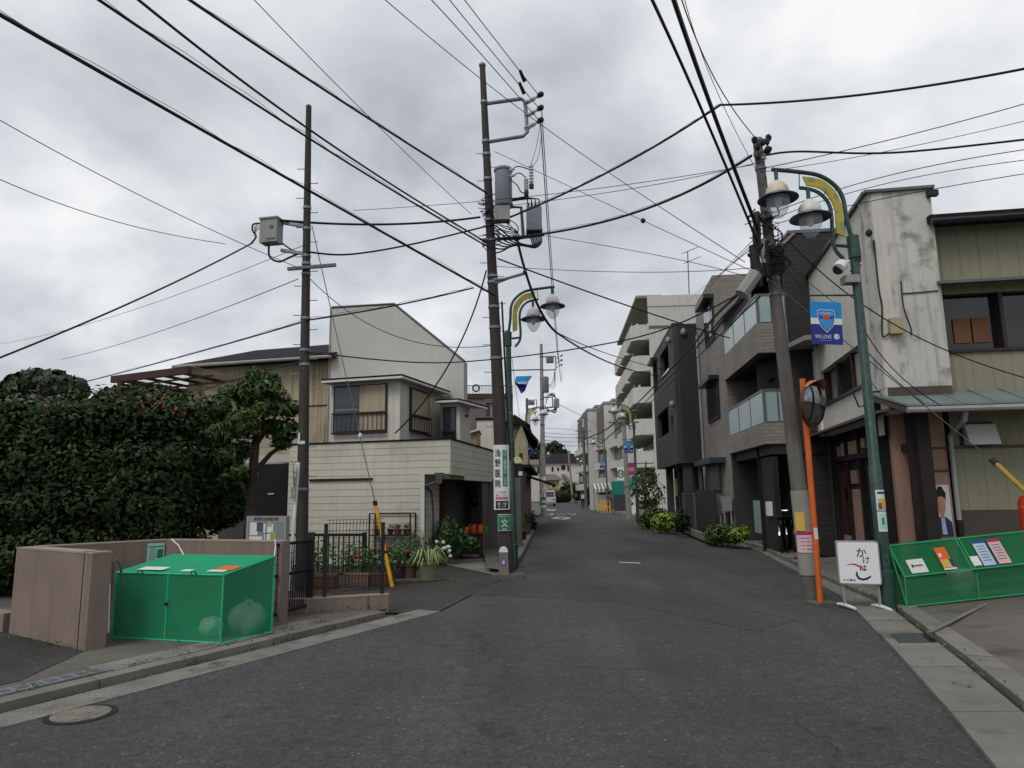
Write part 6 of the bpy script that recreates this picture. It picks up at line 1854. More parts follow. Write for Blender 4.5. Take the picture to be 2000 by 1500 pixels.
# guy guard leaning at the right edge
a_, c_ = at(1942, 902, 9.9), at(2040, 995, 9.0)
gg = thing('guy_wire_guard', 'dull yellow slanting guy wire guard at the right edge', 'guy guard', c_)
MB().tube([a_, a_+(c_-a_)*3.2], .035, 10).build('sleeve', MT['yellowold'], gg, True)
MB().tube([a_+(a_-c_)*.05, a_+(c_-a_)*.06], .045, 10).build('top_cap', MT['black'], gg, True)
MB().tube([a_, AR(1500, 545, -.1)], .008, 5).build('guy_wire', MT['steelgrey'], gg)
c = at(1999, 990, 10.2)
rt_ = thing('red_barrel', 'red rounded container cut off by the right edge behind the net box', 'container', (c.x+.08, c.y+.8, 0))
MB().lathe([(.13, 0), (.14, .06), (.14, c.z+.05), (.1, c.z+.13), (.04, c.z+.16)], (c.x+.66, c.y+.8, 0), 16).build('body', M('barrelred', '#a32a1c', .4, .1), rt_, True)
MB().lathe([(.145, c.z-.05), (.145, c.z)], (c.x+.66, c.y+.8, 0), 16).build('ring', MT['orange'], rt_, True)
# ================================================================== RIGHT: grey tiled apartments
Fg = Fac((6.3, 17.2), (6.93, 22.9)); LG_ = Fg.L
Fe = Fac((6.3, 17.2), (9.3, 16.87))
ga = thing('tiled_apartment', 'grey-brown tiled three-storey apartment building with frosted glass corner balconies', 'apartment building', (7.5, 20, 0))
def zc(y): return Fe.px(1478, y)[1]
zO, zG1, zR1, zB2, zG2, zR2, zTop = zc(868), zc(826), zc(762), zc(690), zc(632), zc(576), 7.05
uB = Fg.px(1422, 800)[0]      # balconies run from the corner to here
uE = Fe.px(1549, 800)[0]
# bodies
MB().extr([Fg.P(0, 0, -1.5), Fg.P(8.8, 0, -1.5), Fg.P(8.8, 0, -6), Fe.P(3.6, 0, -6), Fe.P(3.6, 0, -1.35), Fe.P(.2, 0, -1.35)], (0, 0, zTop)).build('inner_body', MT['charcoal2'], ga)
wall_open(ga, 'street_wall', MT['tilecourse'], Fg, uB, 9.7, 0, zTop, [], -1.5, 0)
Fg.box('upper_wall', MT['tilecourse'], ga, LG_, 9.72, zTop, 8.9, -4, .002)
Fe.box('dark_end_wall', MT['browncourse'], ga, uE, 3.6, 0, zTop, -1.3, -.05)
uq = Fe.px(1538, 450)[0]
Fe.poly(MB(), [(.0, zTop+.001), (3.6, zTop+.001), (3.6, 8.2), (uq, 8.15), (.0, 7.2)], -1.3, -.052).build('dark_gable', MT['browncourse'], ga)
MB().extr([Fg.P(0, 7.2, 0), Fg.P(LG_, 7.2, 0), Fg.P(LG_, 8.15, -1.0), Fg.P(0, 8.15, -1.0)], Fg.n*-.1).build('mansard', MT['tilecourse'], ga)
Fe.box('roof_rim', MT['steelgrey'], ga, uq, 3.6, 8.16, 8.24, -1.3, -.02)
# slab bands, balcony fronts and panes
def balcony(zlow, zband, zrail, name):
    bd = MB()
    Fg.box('balcony_band', MT['tilecourse'], ga, -.06, uB, zlow, zband, -.15, .06)
    Fe.box('balcony_band', MT['tilecourse'], ga, -.055, uE, zlow, zband, -.15, .055)
    MB().extr([Fg.P(0, zlow+.02, 0), Fg.P(uB, zlow+.02, 0), Fg.P(uB, zlow+.02, -1.5), Fe.P(uE, zlow+.02, -1.4), Fe.P(uE, zlow+.02, 0)], (0, 0, .12)).build('balcony_floor', MT['charcoal2'], ga)
    n = 3
    for k in range(n):
        u0, u1 = uB*k/n, uB*(k+1)/n
        Fg.box('glass_panel', MT['frosted'], ga, u0+.02, u1-.02, zband+.03, zrail-.03, -.03, .0)
    for k in range(2):
        u0, u1 = uE*k/2, uE*(k+1)/2
        Fe.box('glass_panel', MT['frosted'], ga, u0+.02, u1-.02, zband+.03, zrail-.03, -.03, .0)
    for f, L in ((Fg, uB), (Fe, uE)):
        f.box('top_rail', MT['steelgrey'], ga, -.02, L, zrail-.03, zrail+.02, -.05, .02)
        m_ = 3 if f is Fg else 2
        for k in range(m_+1): f.box('rail_post', MT['steelgrey'], ga, L*k/m_-.02, L*k/m_+.02, zband, zrail, -.05, .01)
balcony(zO, zG1, zR1, 'a'); balcony(zB2, zG2, zR2, 'b')
Fg.box('eave_band', MT['tilecourse'], ga, -.06, LG_, 6.95, 7.2, -.15, .06)
Fg.box('balcony_door', MT['glassdark'], ga, .3, uB-.3, zG1, zB2-.2, -1.48, -1.44); Fg.box('balcony_door', MT['glassdark'], ga, .3, uB-.3, zG2, 6.9, -1.48, -1.44)
c = at(1500, 745, 18.2); MB().tube([c, c+V((.25, -.1, .12))], .05, 8).build('drying_bracket', MT['blackmetal'], ga)
# windows on the street wall
def win(x0, y0, x1, y1, hood=True, lit=False, par=ga):
    a, c = Fg.px(x0, (y0+y1)/2)[0], Fg.px(x1, (y0+y1)/2)[0]
    a, c = max(min(a, c), uB+.1), max(a, c)
    z0, z1 = Fg.px((x0+x1)/2, y1)[1], Fg.px((x0+x1)/2, y0)[1]
    w = Fg.box('window', MT['black'], par, a, c, z0, z1, .002, .06)
    Fg.box('pane', MT['glassdark'], par, a+.08, c-.08, z0+.08, z1-.08, .06, .07)
    if lit: Fg.box('sash', MT['frosted'], par, a+.35, a+.7, z0+.15, z1-.15, .07, .08)
    if hood: Fg.box('window_hood', MT['blackmetal'], par, a-.1, c+.1, z1, z1+.14, .0, .35)
win(1378, 592, 1396, 672, True, True); win(1384, 748, 1406, 822)
a, c = Fg.px(1384, 930)[0], Fg.px(1409, 930)[0]
Fg.box('shutter', MT['steelgrey'], ga, min(a, c), max(a, c), Fg.px(1396, 958)[1], Fg.px(1396, 908)[1], .002, .08)
Fg.box('shutter_hood', M('petrol', '#2b3a3d', .5), ga, min(a, c)-.9, max(a, c)+.1, Fg.px(1396, 908)[1], Fg.px(1396, 898)[1], .0, .5)
for x in (1372,):
    u = Fg.px(x, 800)[0]; MB().tube([Fg.P(u, 0.1, .06), Fg.P(u, 7.6, .06)], .05, 8).build('downpipe', MT['boxgrey'], ga, True)
u = Fg.px(1355, 800)[0]
MB().tube([Fg.P(u, 0.1, .06), Fg.P(u, 7.6, .06)], .05, 8).build('downpipe', MT['charcoal'], ga, True)
# entrance: dark void under the balcony
Fg.box('soffit_beam', MT['charcoal2'], ga, 0, uB, zO-.25, zO-.002, -1.4, -.1)
piece('entrance_wall', MT['charcoal'], ga, Fg.P(uB-.08, zO/2, -.8), Fg.e*.12, Fg.n*1.6, V((0, 0, zO-.01)))
px_ = Fg.px(1475, 1000)[0]
a, c = Fg.px(1490, 1000)[0], Fg.px(1456, 1000)[0]
Fg.box('timber_screen', MT['darkwood'], ga, .05, 1.55, .08, zO-.3, -.25, -.12)
Fg.box('mail_box', MT['white'], ga, .35, .62, .95, 1.3, -.12, -.02)
Fg.box('glass_screen', MT['frosted'], ga, 1.9, 2.5, .4, 1.3, -.3, -.27); Fg.box('glass_screen', MT['frosted'], ga, 2.53, 3.1, .4, 1.3, -.3, -.27)
Fe.box('bike_store_back', MT['darkroom'], ga, .05, 3, 0, zO-.02, -1.33, -1.30)
Fe.box('column', MT['boxgrey'], ga, .75, .95, .09, zO-.5, -1.2, -1.05)
# air conditioner on a stand
ac = thing('air_conditioner', 'pale air conditioner unit on a stand beside the grey tiled apartments', 'air conditioner', Fg.P(Fg.px(1398, 1000)[0], 0, .4))
a = Fg.px(1411, 985, .35)[0]; c = a+.8
z0, z1 = Fg.px(1400, 997, .35)[1], Fg.px(1400, 970, .35)[1]
Fg.box('casing', MT['boxgrey'], ac, a, c, z0, z1, .06, .34)
MB().lathe([(.2, 0), (.2, .02), (.05, .03)], Fg.P((a+c)/2, (z0+z1)/2, .345), 16, ax=Fg.n).build('fan_grille', MT['steelgrey'], ac)
for u in (a+.05, c-.05):
    for d in (.1, .3): Fg.box('stand_leg', MT['boxgrey'], ac, u-.02, u+.02, .085, z0, d-.02, d+.02)
Fg.box('stand_rail', MT['boxgrey'], ac, a, c, z0-.05, z0-.005, .28, .33)
# bicycles
def bicycle(label, p, ang, mat):
    o = thing('bicycle', label, 'bicycle', p, 'bicycles parked under the tiled apartments')
    e = V((math.cos(ang), math.sin(ang), 0)); p = V(p); r = .3
    w0, w1 = p+V((0, 0, r+.02)), p+e*1.02+V((0, 0, r+.02))
    for w in (w0, w1):
        wb_ = ring(MB(), w, r, .018, 20, e).build('wheel', MT['tyre'], o)
        for k in range(6):
            a = math.pi*k/6; d = e*math.cos(a)+V((0, 0, math.sin(a)))
            MB().tube([w-d*r, w+d*r], .003, 3, False).build('spoke', MT['chrome'], wb_)
    bb = p+e*.42+V((0, 0, .3)); st = p+e*.36+V((0, 0, .78)); hd = p+e*.86+V((0, 0, .8))
    for a, c in ((bb, st), (bb, hd), (st, hd), (bb, w0), (st, w0), (hd, w1)):
        MB().tube([a, c], .016, 6).build('frame_tube', mat, o)
    MB().tube([hd, hd+V((0, 0, .18))], .014, 6).build('stem', MT['chrome'], o)
    n_ = V((-e.y, e.x, 0)); h = hd+V((0, 0, .18))
    MB().tube([h-n_*.25-e*.12, h-n_*.15, h, h+n_*.15, h+n_*.25-e*.12], .013, 6).build('handlebar', MT['chrome'], o)
    fp = [w0+e*math.cos(a)*.34+V((0, 0, math.sin(a)*.34)) for a in [math.radians(20+14*k) for k in range(11)]]
    MB().tube(fp, .022, 6).build('mudguard', MT['chrome'], o, True)
    lump(MB(), st+V((0, 0, .06)), (.13, .08, .04), 1, 8, .05).build('saddle', MT['black'], o, True)
    MB().box(h+V((-.15, -.15, -.22)), h+V((.15, .15, -.0))).build('basket', MT['blackmetal'], o)
    return o
b0 = Fg.P(.1, .09, -.15)
bicycle('silver-fendered bicycle nearest the road under the tiled apartments', Fe.P(.10, .09, .28), math.radians(66), MT['blackmetal'])
bicycle('dark bicycle in the middle of the row under the apartments', Fe.P(.30, .09, .02), math.radians(72), MT['cloth_blue'])
bicycle('black bicycle at the back of the row under the apartments', Fe.P(.52, .09, -.15), math.radians(75), MT['blackmetal'])

# ---------------------------------------------------------------- charcoal boxy apartment
Pn, Pf = at(1320, 780, 27.0), at(1278, 800, 34.5)
Fc = Fac(Pn[:2], Pf[:2])
cg = thing('charcoal_apartment', 'charcoal boxy apartment block jutting out over dark shop windows', 'apartment building', (8, 30, 0))
z0, z1 = Fc.px(1322, 906)[1], Fc.px(1316, 627)[1]
def ho(x0, y0, x1, y1):
    a, c = sorted((Fc.px(x0, (y0+y1)/2)[0], Fc.px(x1, (y0+y1)/2)[0])); xm = (x0+x1)/2
    return (a, c, Fc.px(xm, y1)[1], Fc.px(xm, y0)[1])
hs_ = [ho(1289, 682, 1306, 730), ho(1284, 802, 1306, 852), ho(1277, 708, 1284, 765), ho(1311, 812, 1315, 842)]
wall_open(cg, 'street_wall', MT['charcoal'], Fc, 0, Fc.L, z0, z1, hs_, -.2, 0)
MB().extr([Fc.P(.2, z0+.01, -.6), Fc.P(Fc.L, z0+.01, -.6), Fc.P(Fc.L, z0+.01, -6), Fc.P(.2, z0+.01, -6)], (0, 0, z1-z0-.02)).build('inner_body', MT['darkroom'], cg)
for zz_ in (z0, z1-.12): Fc.box('slab', MT['charcoal'], cg, .01, Fc.L, zz_+.001, zz_+.1, -1.0, -.2)
Fn = Fac(Pn[:2], (Pn+V((3.0, -.3, 0)))[:2])
Fc.box('far_wall', MT['charcoal2'], cg, Fc.L-.15, Fc.L, z0, z1, -3, -.201)
Fn.box('end_wall', MT['charcoal2'], cg, .003, 3, z0, z1, -.25, -.003)
Fc.box('parapet_cap', MT['blackmetal'], cg, 0, Fc.L, z1, z1+.05, -.25, .02)
h = hs_[2]; Fc.box('window_pane', MT['frosted'], cg, h[0]+.2, h[0]+.8, h[2]+.1, h[3]-.1, -.15, -.12)
Fc.box('window_hood', MT['blackmetal'], cg, h[0]-.1, h[1], h[3], h[3]+.15, 0, .3)
h = hs_[0]; Fc.box('rail_panel', MT['white'], cg, h[0], h[1]-.4, h[2]-.14, h[2]-.02, .002, .03)
for k, (x, y) in enumerate(((1309, 664), (1334, 649), (1317, 789))):
    f = Fc if k != 1 else Fn
    p = f.P(*f.px(x, y), .08); lump(MB(), p, (.12, .12, .14), k, 8, .05).build('vent_cap', MT['boxgrey'], cg, True)
# ground floor
Fb = Fc.off(-.9)
Fb.box('shop_front', MT['glassdark'], cg, .4, Fc.L, 0, z0, -.1, 0)
for k in range(6):
    u = .4+(Fc.L-.5)*k/5
    Fb.box('mullion', MT['steelgrey'], cg, u-.07, u+.07, 0, z0-.01, 0, .1)
Fb.box('sill_wall', MT['charcoal'], cg, .4, Fc.L, 0, .7, 0, .06)
p_ = Fb.px(1325, 955); Fb.box('yellow_poster', M('lime', '#a9b82f', .6), cg, p_[0]-.5, p_[0]+.5, p_[1]-.35, p_[1]+.5, .11, .12)
for u in (.15, 5.5): Fc.box('column', MT['charcoal'], cg, u, u+.3, 0, z0, -.5, -.2)
sc_ = thing('dark_fence_panel', 'dark brown solid fence panel in front of the charcoal block', 'fence', Fg.P(6.5, 0, .6))
for k in range(8):
    Fg.box('board', MT['darkwood'], sc_, 5.1+k*.52, 5.1+k*.52+.505, .09, 1.62, .42, .47)
gw = thing('grey_garden_wall', 'smooth grey garden wall left of the dark fence panel', 'wall', Fg.P(11, 0, .5))
Fg.box('wall', MT['aptgrey'], gw, 9.35, 13.2, .09, 1.45, .3, .45); Fg.box('wall_cap', MT['boxgrey'], gw, 9.33, 13.22, 1.452, 1.5, .28, .47)
kw = thing('planter_kerb', 'low pale stone edging of the planting strip on the right pavement', 'edging', Fg.P(6, 0, 1))
for k in range(10): Fg.box('stone', MT['slab'], kw, 3.2+k*1.0, 3.2+k*1.0+.98, .086, .28, .86, 1.0)
# shrubs on the strip
def shrub(label, cen, n, size, mat, seed): 
    return plant('shrub', label, 'shrub', cen, n, size, MT[mat], seed, (cen[0][0], cen[0][1], .09), None, .5, .6)
def sb3(spec): 
    o_ = []
    for x, y, Y, rx, rz in spec:
        c = at(x, y, Y); o_.append((c.x, c.y, c.z, rx, rx, rz))
    return o_
shrub('rounded green shrub on the planting strip nearest the bicycles', sb3([(1395, 1045, 20.6, .34, .3), (1412, 1042, 20.2, .34, .32), (1428, 1046, 19.8, .3, .27)]), 1900, .09, 'leaf_shrub', 91)
shrub('lime green leafy plant in front of the frosted glass screens', sb3([(1442, 1046, 19.4, .26, .22), (1452, 1040, 19.5, .2, .2)]), 700, .1, 'leaf_lime', 92)
shrub('bright lime shrub by the pavement edge before the dark fence panel', sb3([(1290, 1022, 27.2, .42, .38), (1302, 1018, 27, .4, .4), (1318, 1022, 26, .32, .34)]), 1500, .12, 'leaf_lime', 93)
shrub('dense dark green shrub behind the lime shrub on the right', sb3([(1268, 1014, 30, .55, .5), (1282, 1010, 29.5, .5, .48)]), 1500, .12, 'leaf_shrub', 94)
shrub('small dark shrub at the foot of the dark fence panel', sb3([(1332, 1020, 24.5, .34, .4)]), 600, .1, 'leaf_hedge', 95)
tr2 = thing('street_tree', 'slender young tree with dull leaves beside the right street lamp', 'tree', (7.6, 33, 0))
c = at(1262, 1005, 33); MB().tube([V((c.x, 33, 0)), V((c.x, 33, 1.6)), V((c.x+.1, 33, 3.0))], [.08, .06, .03], 7).build('trunk', MT['trunk'], tr2, True)
P, Q = blobs(sb3([(1262, 958, 33, .8, .9), (1255, 940, 33, .6, .6), (1275, 970, 33, .6, .7), (1266, 930, 33, .45, .4)]), 1500, 96, .9)
leaves('crown', MT['leaf_dull'], tr2, P, Q, .2, 96, .4)
# ================================================================== FAR RIGHT: balconied apartments, stepped blocks, shop
An, Af = at(1270, 700, 58.0), at(1226, 740, 77.0)
Fa = Fac(An[:2], Af[:2]); Fx = Fac(An[:2], (An+V((9, -.6, 0)))[:2])
ap_ = thing('balconied_apartment', 'tall pale apartment building with stacked rounded balconies on the right', 'apartment building', (14, 65, 0))
zt = Fx.px(1272, 579)[1]
MB().extr([Fa.P(0, 0, -1.2), Fa.P(Fa.L, 0, -1.2), Fa.P(Fa.L, 0, -10), Fx.P(9, 0, -12), Fx.P(9, 0, -.2), Fx.P(.3, 0, -.2)], (0, 0, zt-.3)).build('body', MT['apt'], ap_)
Fx.box('end_wall', MT['apt'], ap_, 0, 9, 0, zt, -.3, 0)
for k in range(24): Fx.box('wall_rib', MT['apt'], ap_, .2+k*.37, .2+k*.37+.2, 3, zt-1.0, 0, .03)
Fx.box('wall_band', MT['aptgrey'], ap_, 0, 9, Fx.px(1300, 641)[1], Fx.px(1300, 641)[1]+.25, 0, .05)
Fx.box('parapet_band', MT['apt'], ap_, -.05, 9, zt-.9, zt+.05, 0, .07)
rf_ = MB().extr([Fa.P(.0, zt-.1, 1.0), Fa.P(Fa.L+.5, zt-.1, 1.0), Fa.P(Fa.L+.5, zt-.1, -1.2), Fa.P(.0, zt-.1, -1.2)], (0, 0, .22)).build('roof_eave', MT['aptsoffit'], ap_)
fl = [zt-2.45-2.72*k for k in range(6)]
for k, z in enumerate(fl):
    Fa.box('floor_slab', MT['aptsoffit'], ap_, 0, Fa.L, z-1.42, z-1.25, -1.2, .3)
    for j in range(3):
        u0 = .1+j*Fa.L/3; u1 = u0+Fa.L/3-.5
        pl = [(u0, -.1), (u0, 1.0), (u0+.5, 1.5), (u1-.5, 1.5), (u1, 1.0), (u1, -.1)]
        b = MB(); z0_, z1_ = z-1.35, z-.0
        vs = [Fa.P(u, z0_, d) for u, d in pl]+[Fa.P(u, z1_, d) for u, d in pl]
        b.add(vs, [tuple(range(5, -1, -1)), tuple(range(6, 12))]+[(i, (i+1) % 6, (i+1) % 6+6, i+6) for i in range(6)])
        bo_ = b.build('balcony', MT['apt'], ap_)
        MB().extr([Fa.P(u0+.15, z0_-.14, .0), Fa.P(u0+.3, z0_-.14, 1.0), Fa.P(u0+.6, z0_-.14, 1.3), Fa.P(u1-.6, z0_-.14, 1.3), Fa.P(u1-.15, z0_-.14, 0)], (0, 0, .135)).build('soffit', MT['aptsoffit'], bo_)
        Fa.box('balcony_door', MT['glassdark'], ap_, u0+.4, u1-.4, z-1.2, z+.9, -1.19, -1.12)
        for q in range(3):
            Fa.box('rail_post', MT['boxgrey'], bo_, u0+.6+q*(u1-u0-1.2)/2-.03, u0+.6+q*(u1-u0-1.2)/2+.03, z1_, z1_+.28, 1.35, 1.41)
        if (k+j) % 2 == 0: Fa.box('laundry', MT['paper'], bo_, u0+1.0, u0+1.8, z1_, z1_+.35, .8, .9)
an = thing('television_antenna', 'thin television antenna mast on the pale apartment roof', 'antenna', Fx.P(4.6, zt))
a0, a1 = at(1346, 574, 60), at(1343, 492, 60)
MB().tube([a0, a1], .05, 6).build('mast', MT['steelgrey'], an)
for y, x0, x1 in ((489, 1334, 1362), (508, 1337, 1366)):
    MB().tube([at(x0, y+6, 60), at(x1, y-6, 60)], .035, 5).build('boom', MT['steelgrey'], an)
    for k in range(5):
        p = at(x0+(x1-x0)*k/4, y+6-12*k/4, 60); MB().tube([p-V((0, .6, .15)), p+V((0, .6, .15))], .02, 4).build('element', MT['steelgrey'], an)
# stepped blocks further on
sp_ = thing('stepped_white_apartment', 'stepped pale apartment blocks with grey recesses farther along the right', 'apartment building', at(1175, 985, 95))
for x0, x1, yt, Y, m_ in ((1138, 1148, 815, 118, 'apt'), (1148, 1164, 802, 112, 'apt'), (1164, 1180, 795, 113, 'aptgrey'), (1180, 1197, 789, 102, 'apt'), (1197, 1216, 783, 103, 'aptgrey'), (1214, 1236, 800, 95, 'apt')):
    a, c = at(x0, yt, Y), at(x1, yt, Y)
    bl_ = blk('block', MT[m_], sp_, (a.x, Y, 0), (c.x+.6, Y+9, a.z))
    if m_ == 'aptgrey':
        for k in range(4): blk('balcony_front', MT['apt'], sp_, (a.x+.1, Y-.9, 2.2+k*3.0), (c.x-.1, Y-.002, 3.1+k*3.0))
    blk('roof_rim', MT['boxgrey'], sp_, (a.x-.15, Y-.15, a.z+.01), (c.x+.5, Y+9, a.z+.35))
    if m_ == 'apt':
        blk('street_side', MT['aptgrey'], sp_, (a.x-.08, Y+.8, 0), (a.x-.002, Y+9, a.z-.3))
        for k in range(3): blk('balcony_front', MT['apt'], sp_, (a.x-.9, Y+1.5, 1.9+k*3.0), (a.x-.085, Y+7.5, 2.9+k*3.0))
        for k in range(3): blk('window', MT['glassdark'], sp_, (a.x-.12, Y+2, 3.0+k*3.0), (a.x-.081, Y+6.5, 4.3+k*3.0))
# shop with striped awning
ks = thing('corner_shop', 'small shop with pale striped awning and green front on the right pavement', 'shop', at(1200, 1000, 62))
Ys = 62.
a, c = at(1158, 955, Ys), at(1240, 955, Ys)
zA = at(1160, 944, Ys).z; zB = at(1160, 955, Ys-1.5).z
n = 16; x0, x1 = at(1155, 950, Ys).x, at(1213, 950, Ys).x
for k in range(n):
    xa, xb = x0+(x1-x0)*k/n, x0+(x1-x0)*(k+1)/n
    MB().add([(xa, Ys-1.2, zB), (xb-.02, Ys-1.2, zB), (xb-.02, Ys, zA), (xa, Ys, zA), (xa, Ys-1.2, zB-.3), (xb-.02, Ys-1.2, zB-.3)], [(0, 1, 2, 3), (4, 5, 1, 0)]).build('awning_stripe', MT['paper' if k % 2 else 'potgreen'], ks)
xg = at(1245, 950, Ys).x
MB().add([(x1, Ys-1.6, zB-.25), (xg, Ys-2.4, zB+.15), (xg, Ys, zA+.75), (x1, Ys, zA)], [(0, 1, 2, 3)]).build('green_awning', MT['teal'], ks)
blk('back_wall', MT['apt'], ks, (x0, Ys+1.2, 0), (xg, Ys+1.6, zA+.5))
blk('counter', MT['white'], ks, (at(1168, 980, Ys).x, Ys-.2, 0), (at(1192, 980, Ys).x, Ys+.3, 1.35))
blk('display', MT['glassblue'], ks, (at(1168, 980, Ys).x, Ys+.31, 1.36), (at(1194, 980, Ys).x, Ys+1.1, 2.3))
blk('green_panel', MT['teal'], ks, (at(1195, 980, Ys-1).x, Ys-1.3, .95), (at(1219, 980, Ys-1).x, Ys-1.2, 2.5))
blk('dark_base', MT['charcoal'], ks, (at(1198, 980, Ys-6).x, Ys-6.5, 0.09), (at(1222, 980, Ys-6).x, Ys-6.2, 1.35))
blk('ice_box', MT['white'], ks, (at(1234, 985, 48).x, 48, .09), (at(1243, 985, 48).x, 48.6, 1.4))
for x in (1158, 1166): blk('awning_post', MT['boxgrey'], ks, (at(x, 980, Ys).x-.06, Ys-1.1, 0), (at(x, 980, Ys).x+.06, Ys-1.0, zB))
f6 = Fac((at(1225, 915, 50).x, 50), (at(1241, 915, 50).x, 49.8))
ae = thing('purple_shop_sign', 'square magenta shop sign with white lettering projecting over the right pavement', 'sign', f6.P(0, 4))
f6.pb('panel', MT['magenta'], ae, 1226, 904, 1241, 928, -.1, .05)
u0, z0 = f6.px(1233.5, 916.5)
text('AEON', MT['paper'], ae, f6.P(u0, z0, .06), f6.e, (0, 0, 1), h=.26, w=.5)
bar(ae, 'bracket', 'steelgrey', [f6.P(u0+.3, z0+.4, 0), f6.P(u0+1.6, z0+.4, -.2)], .04); bar(ae, 'bracket', 'steelgrey', [f6.P(u0+.3, z0-.4, 0), f6.P(u0+1.6, z0-.4, -.2)], .04)
f7 = Fac((at(1205, 925, 56).x, 56), (at(1223, 925, 56).x, 55.9))
rl = thing('round_logo_sign', 'white signboard with a dark ring logo beside the magenta sign', 'sign', f7.P(0, 3))
f7.pb('panel', MT['white'], rl, 1205, 912, 1223, 938, -.1, .05)
u0, z0 = f7.px(1212, 925)
ring(MB(), f7.P(u0, z0, .08), .27, .035, 20, f7.e).build('ring_mark', MT['signgreen'], rl)
MB().tube([f7.P(u0-.14, z0-.16, .08), f7.P(u0-.14, z0+.16, .08), f7.P(u0+.02, z0-.08, .08), f7.P(u0+.14, z0+.16, .08), f7.P(u0+.14, z0-.16, .08)], .03, 5).build('letter_mark', MT['signgreen'], rl)
bar(rl, 'support', 'steelgrey', [f7.P(u0, 0, -.05), f7.P(u0, z0-.5, -.05)], .05)
yb = thing('yellow_barrier', 'yellow tubular barriers on the right pavement by the shop', 'barrier', G(1180, 1002))
for k in range(3):
    g = at(1174+k*6, 1000-1+k*.8, 53-k*1.4); x, y = g.x, g.y
    MB().tube([(x-.22, y, .09), (x-.2, y, .95), (x+.2, y, .95), (x+.22, y, .09)], .05, 6).build('hoop', MT['yellowguard'], yb)
    MB().tube([(x-.2, y, .5), (x+.2, y, .5)], .04, 6).build('bar', MT['yellowguard'], yb)
# people
def zramp(name, stops):
    m = bpy.data.materials.new(name); m.use_nodes = True; t = m.node_tree; b = t.nodes['Principled BSDF']
    tcn = N(t, 'ShaderNodeTexCoord'); sp = N(t, 'ShaderNodeSeparateXYZ'); t.links.new(tcn.outputs['Object'], sp.inputs[0])
    mu = N(t, 'ShaderNodeMath', operation='MULTIPLY'); t.links.new(sp.outputs[2], mu.inputs[0]); mu.inputs[1].default_value = .5
    r = ramp(t, mu.outputs[0], [(p/2, lin(c)) for p, c in stops]); r.color_ramp.interpolation = 'CONSTANT'
    t.links.new(r.outputs[0], b.inputs['Base Color']); b.inputs['Roughness'].default_value = .85
    return m
def person(label, p, rz, top, trousers, stride=.18, bagm=None, hgt=1.68, bend=0.0):
    mat = zramp('clothes', [(0, '#15151a'), (.09, trousers), (.92, top), (1.43, '#a87c62')])
    J = {'pel': (0, 0, .95, .13), 'ch': (0, -.02-bend*.5, 1.28, .15), 'nk': (0, -.03-bend, 1.47, .05), 'hd': (0, -.05-bend, 1.6, .088), 'ht': (0, -.05-bend, 1.68, .06),
         'lk': (-.1, -stride*.5, .5, .068), 'la': (-.1, -stride, .09, .042), 'lt': (-.1, -stride-.14, .035, .035), 'rk': (.1, stride*.2, .5, .068), 'ra': (.1, stride, .1, .042), 'rt': (.1, stride-.13, .035, .035),
         'lh': (-.09, 0, .88, .095), 'rh': (.09, 0, .88, .095), 'ls': (-.18, -.02-bend*.8, 1.38, .065), 'le': (-.24, .03-bend*.6, 1.12, .045), 'lw': (-.23, -.1-bend*.6, .9, .032), 'lf': (-.22, -.13-bend*.6, .82, .028), 'rs': (.18, -.02-bend*.8, 1.38, .065), 're': (.24, .04-bend*.6, 1.12, .045), 'rw': (.23, -.06-bend*.6, .9, .032), 'rf': (.22, -.08-bend*.6, .82, .028)}
    E = [('pel', 'ch'), ('ch', 'nk'), ('nk', 'hd'), ('hd', 'ht'), ('pel', 'lh'), ('lh', 'lk'), ('lk', 'la'), ('la', 'lt'), ('pel', 'rh'), ('rh', 'rk'), ('rk', 'ra'), ('ra', 'rt'), ('ch', 'ls'), ('ls', 'le'), ('le', 'lw'), ('lw', 'lf'), ('ch', 'rs'), ('rs', 're'), ('re', 'rw'), ('rw', 'rf')]
    ks_ = list(J); me = bpy.data.meshes.new('person'); s = hgt/1.76
    me.from_pydata([(J[k][0]*s, J[k][1]*s, J[k][2]*s) for k in ks_], [(ks_.index(a), ks_.index(c)) for a, c in E], [])
    me.materials.append(mat)
    o = bpy.data.objects.new('person', me)
    link(o, None, Matrix.Translation(V(p)) @ Matrix.Rotation(rz, 4, 'Z'))
    sk = o.modifiers.new('skin', 'SKIN'); o.modifiers.new('sub', 'SUBSURF').levels = 1
    o.modifiers['sub'].render_levels = 2
    for i, k in enumerate(ks_):
        v = me.skin_vertices[0].data[i]; v.radius = (J[k][3]*s, J[k][3]*s); v.use_root = (k == 'pel')
    tag(o, label, 'person', None)
    mw = WM[o.name]
    h = MB(); lump(h, (0, -.03*s-bend*s, 1.66*s), (.097*s, .11*s, .1*s), 3, 10, .03)
    ho_ = h.build('hair', MT['hair'], None); ho_.parent = o
    if bagm:
        g = MB().box((-.15, .10, 1.02*s), (.15, .28, 1.42*s)).build('backpack', MT[bagm], None); g.parent = o
    return o
g = G(1136, 993.5)
person('person in dark clothes with a pale backpack walking away down the street', (6.75, 68.5, 0), math.radians(180), '#1c1d26', '#17181d', .2, 'bagwhite')
person('person in a dark coat walking farther ahead of the backpack walker', (8.3, 93, 0), math.radians(180), '#2b2b31', '#1a1a20', .15, 'cloth_grey')
g = at(1190, 990, 54)
person('person in greyish jacket bending forward beside the yellow barriers', (g.x, 54, .09), math.radians(95), '#5a474a', '#23232b', .12, None, 1.62, .14)
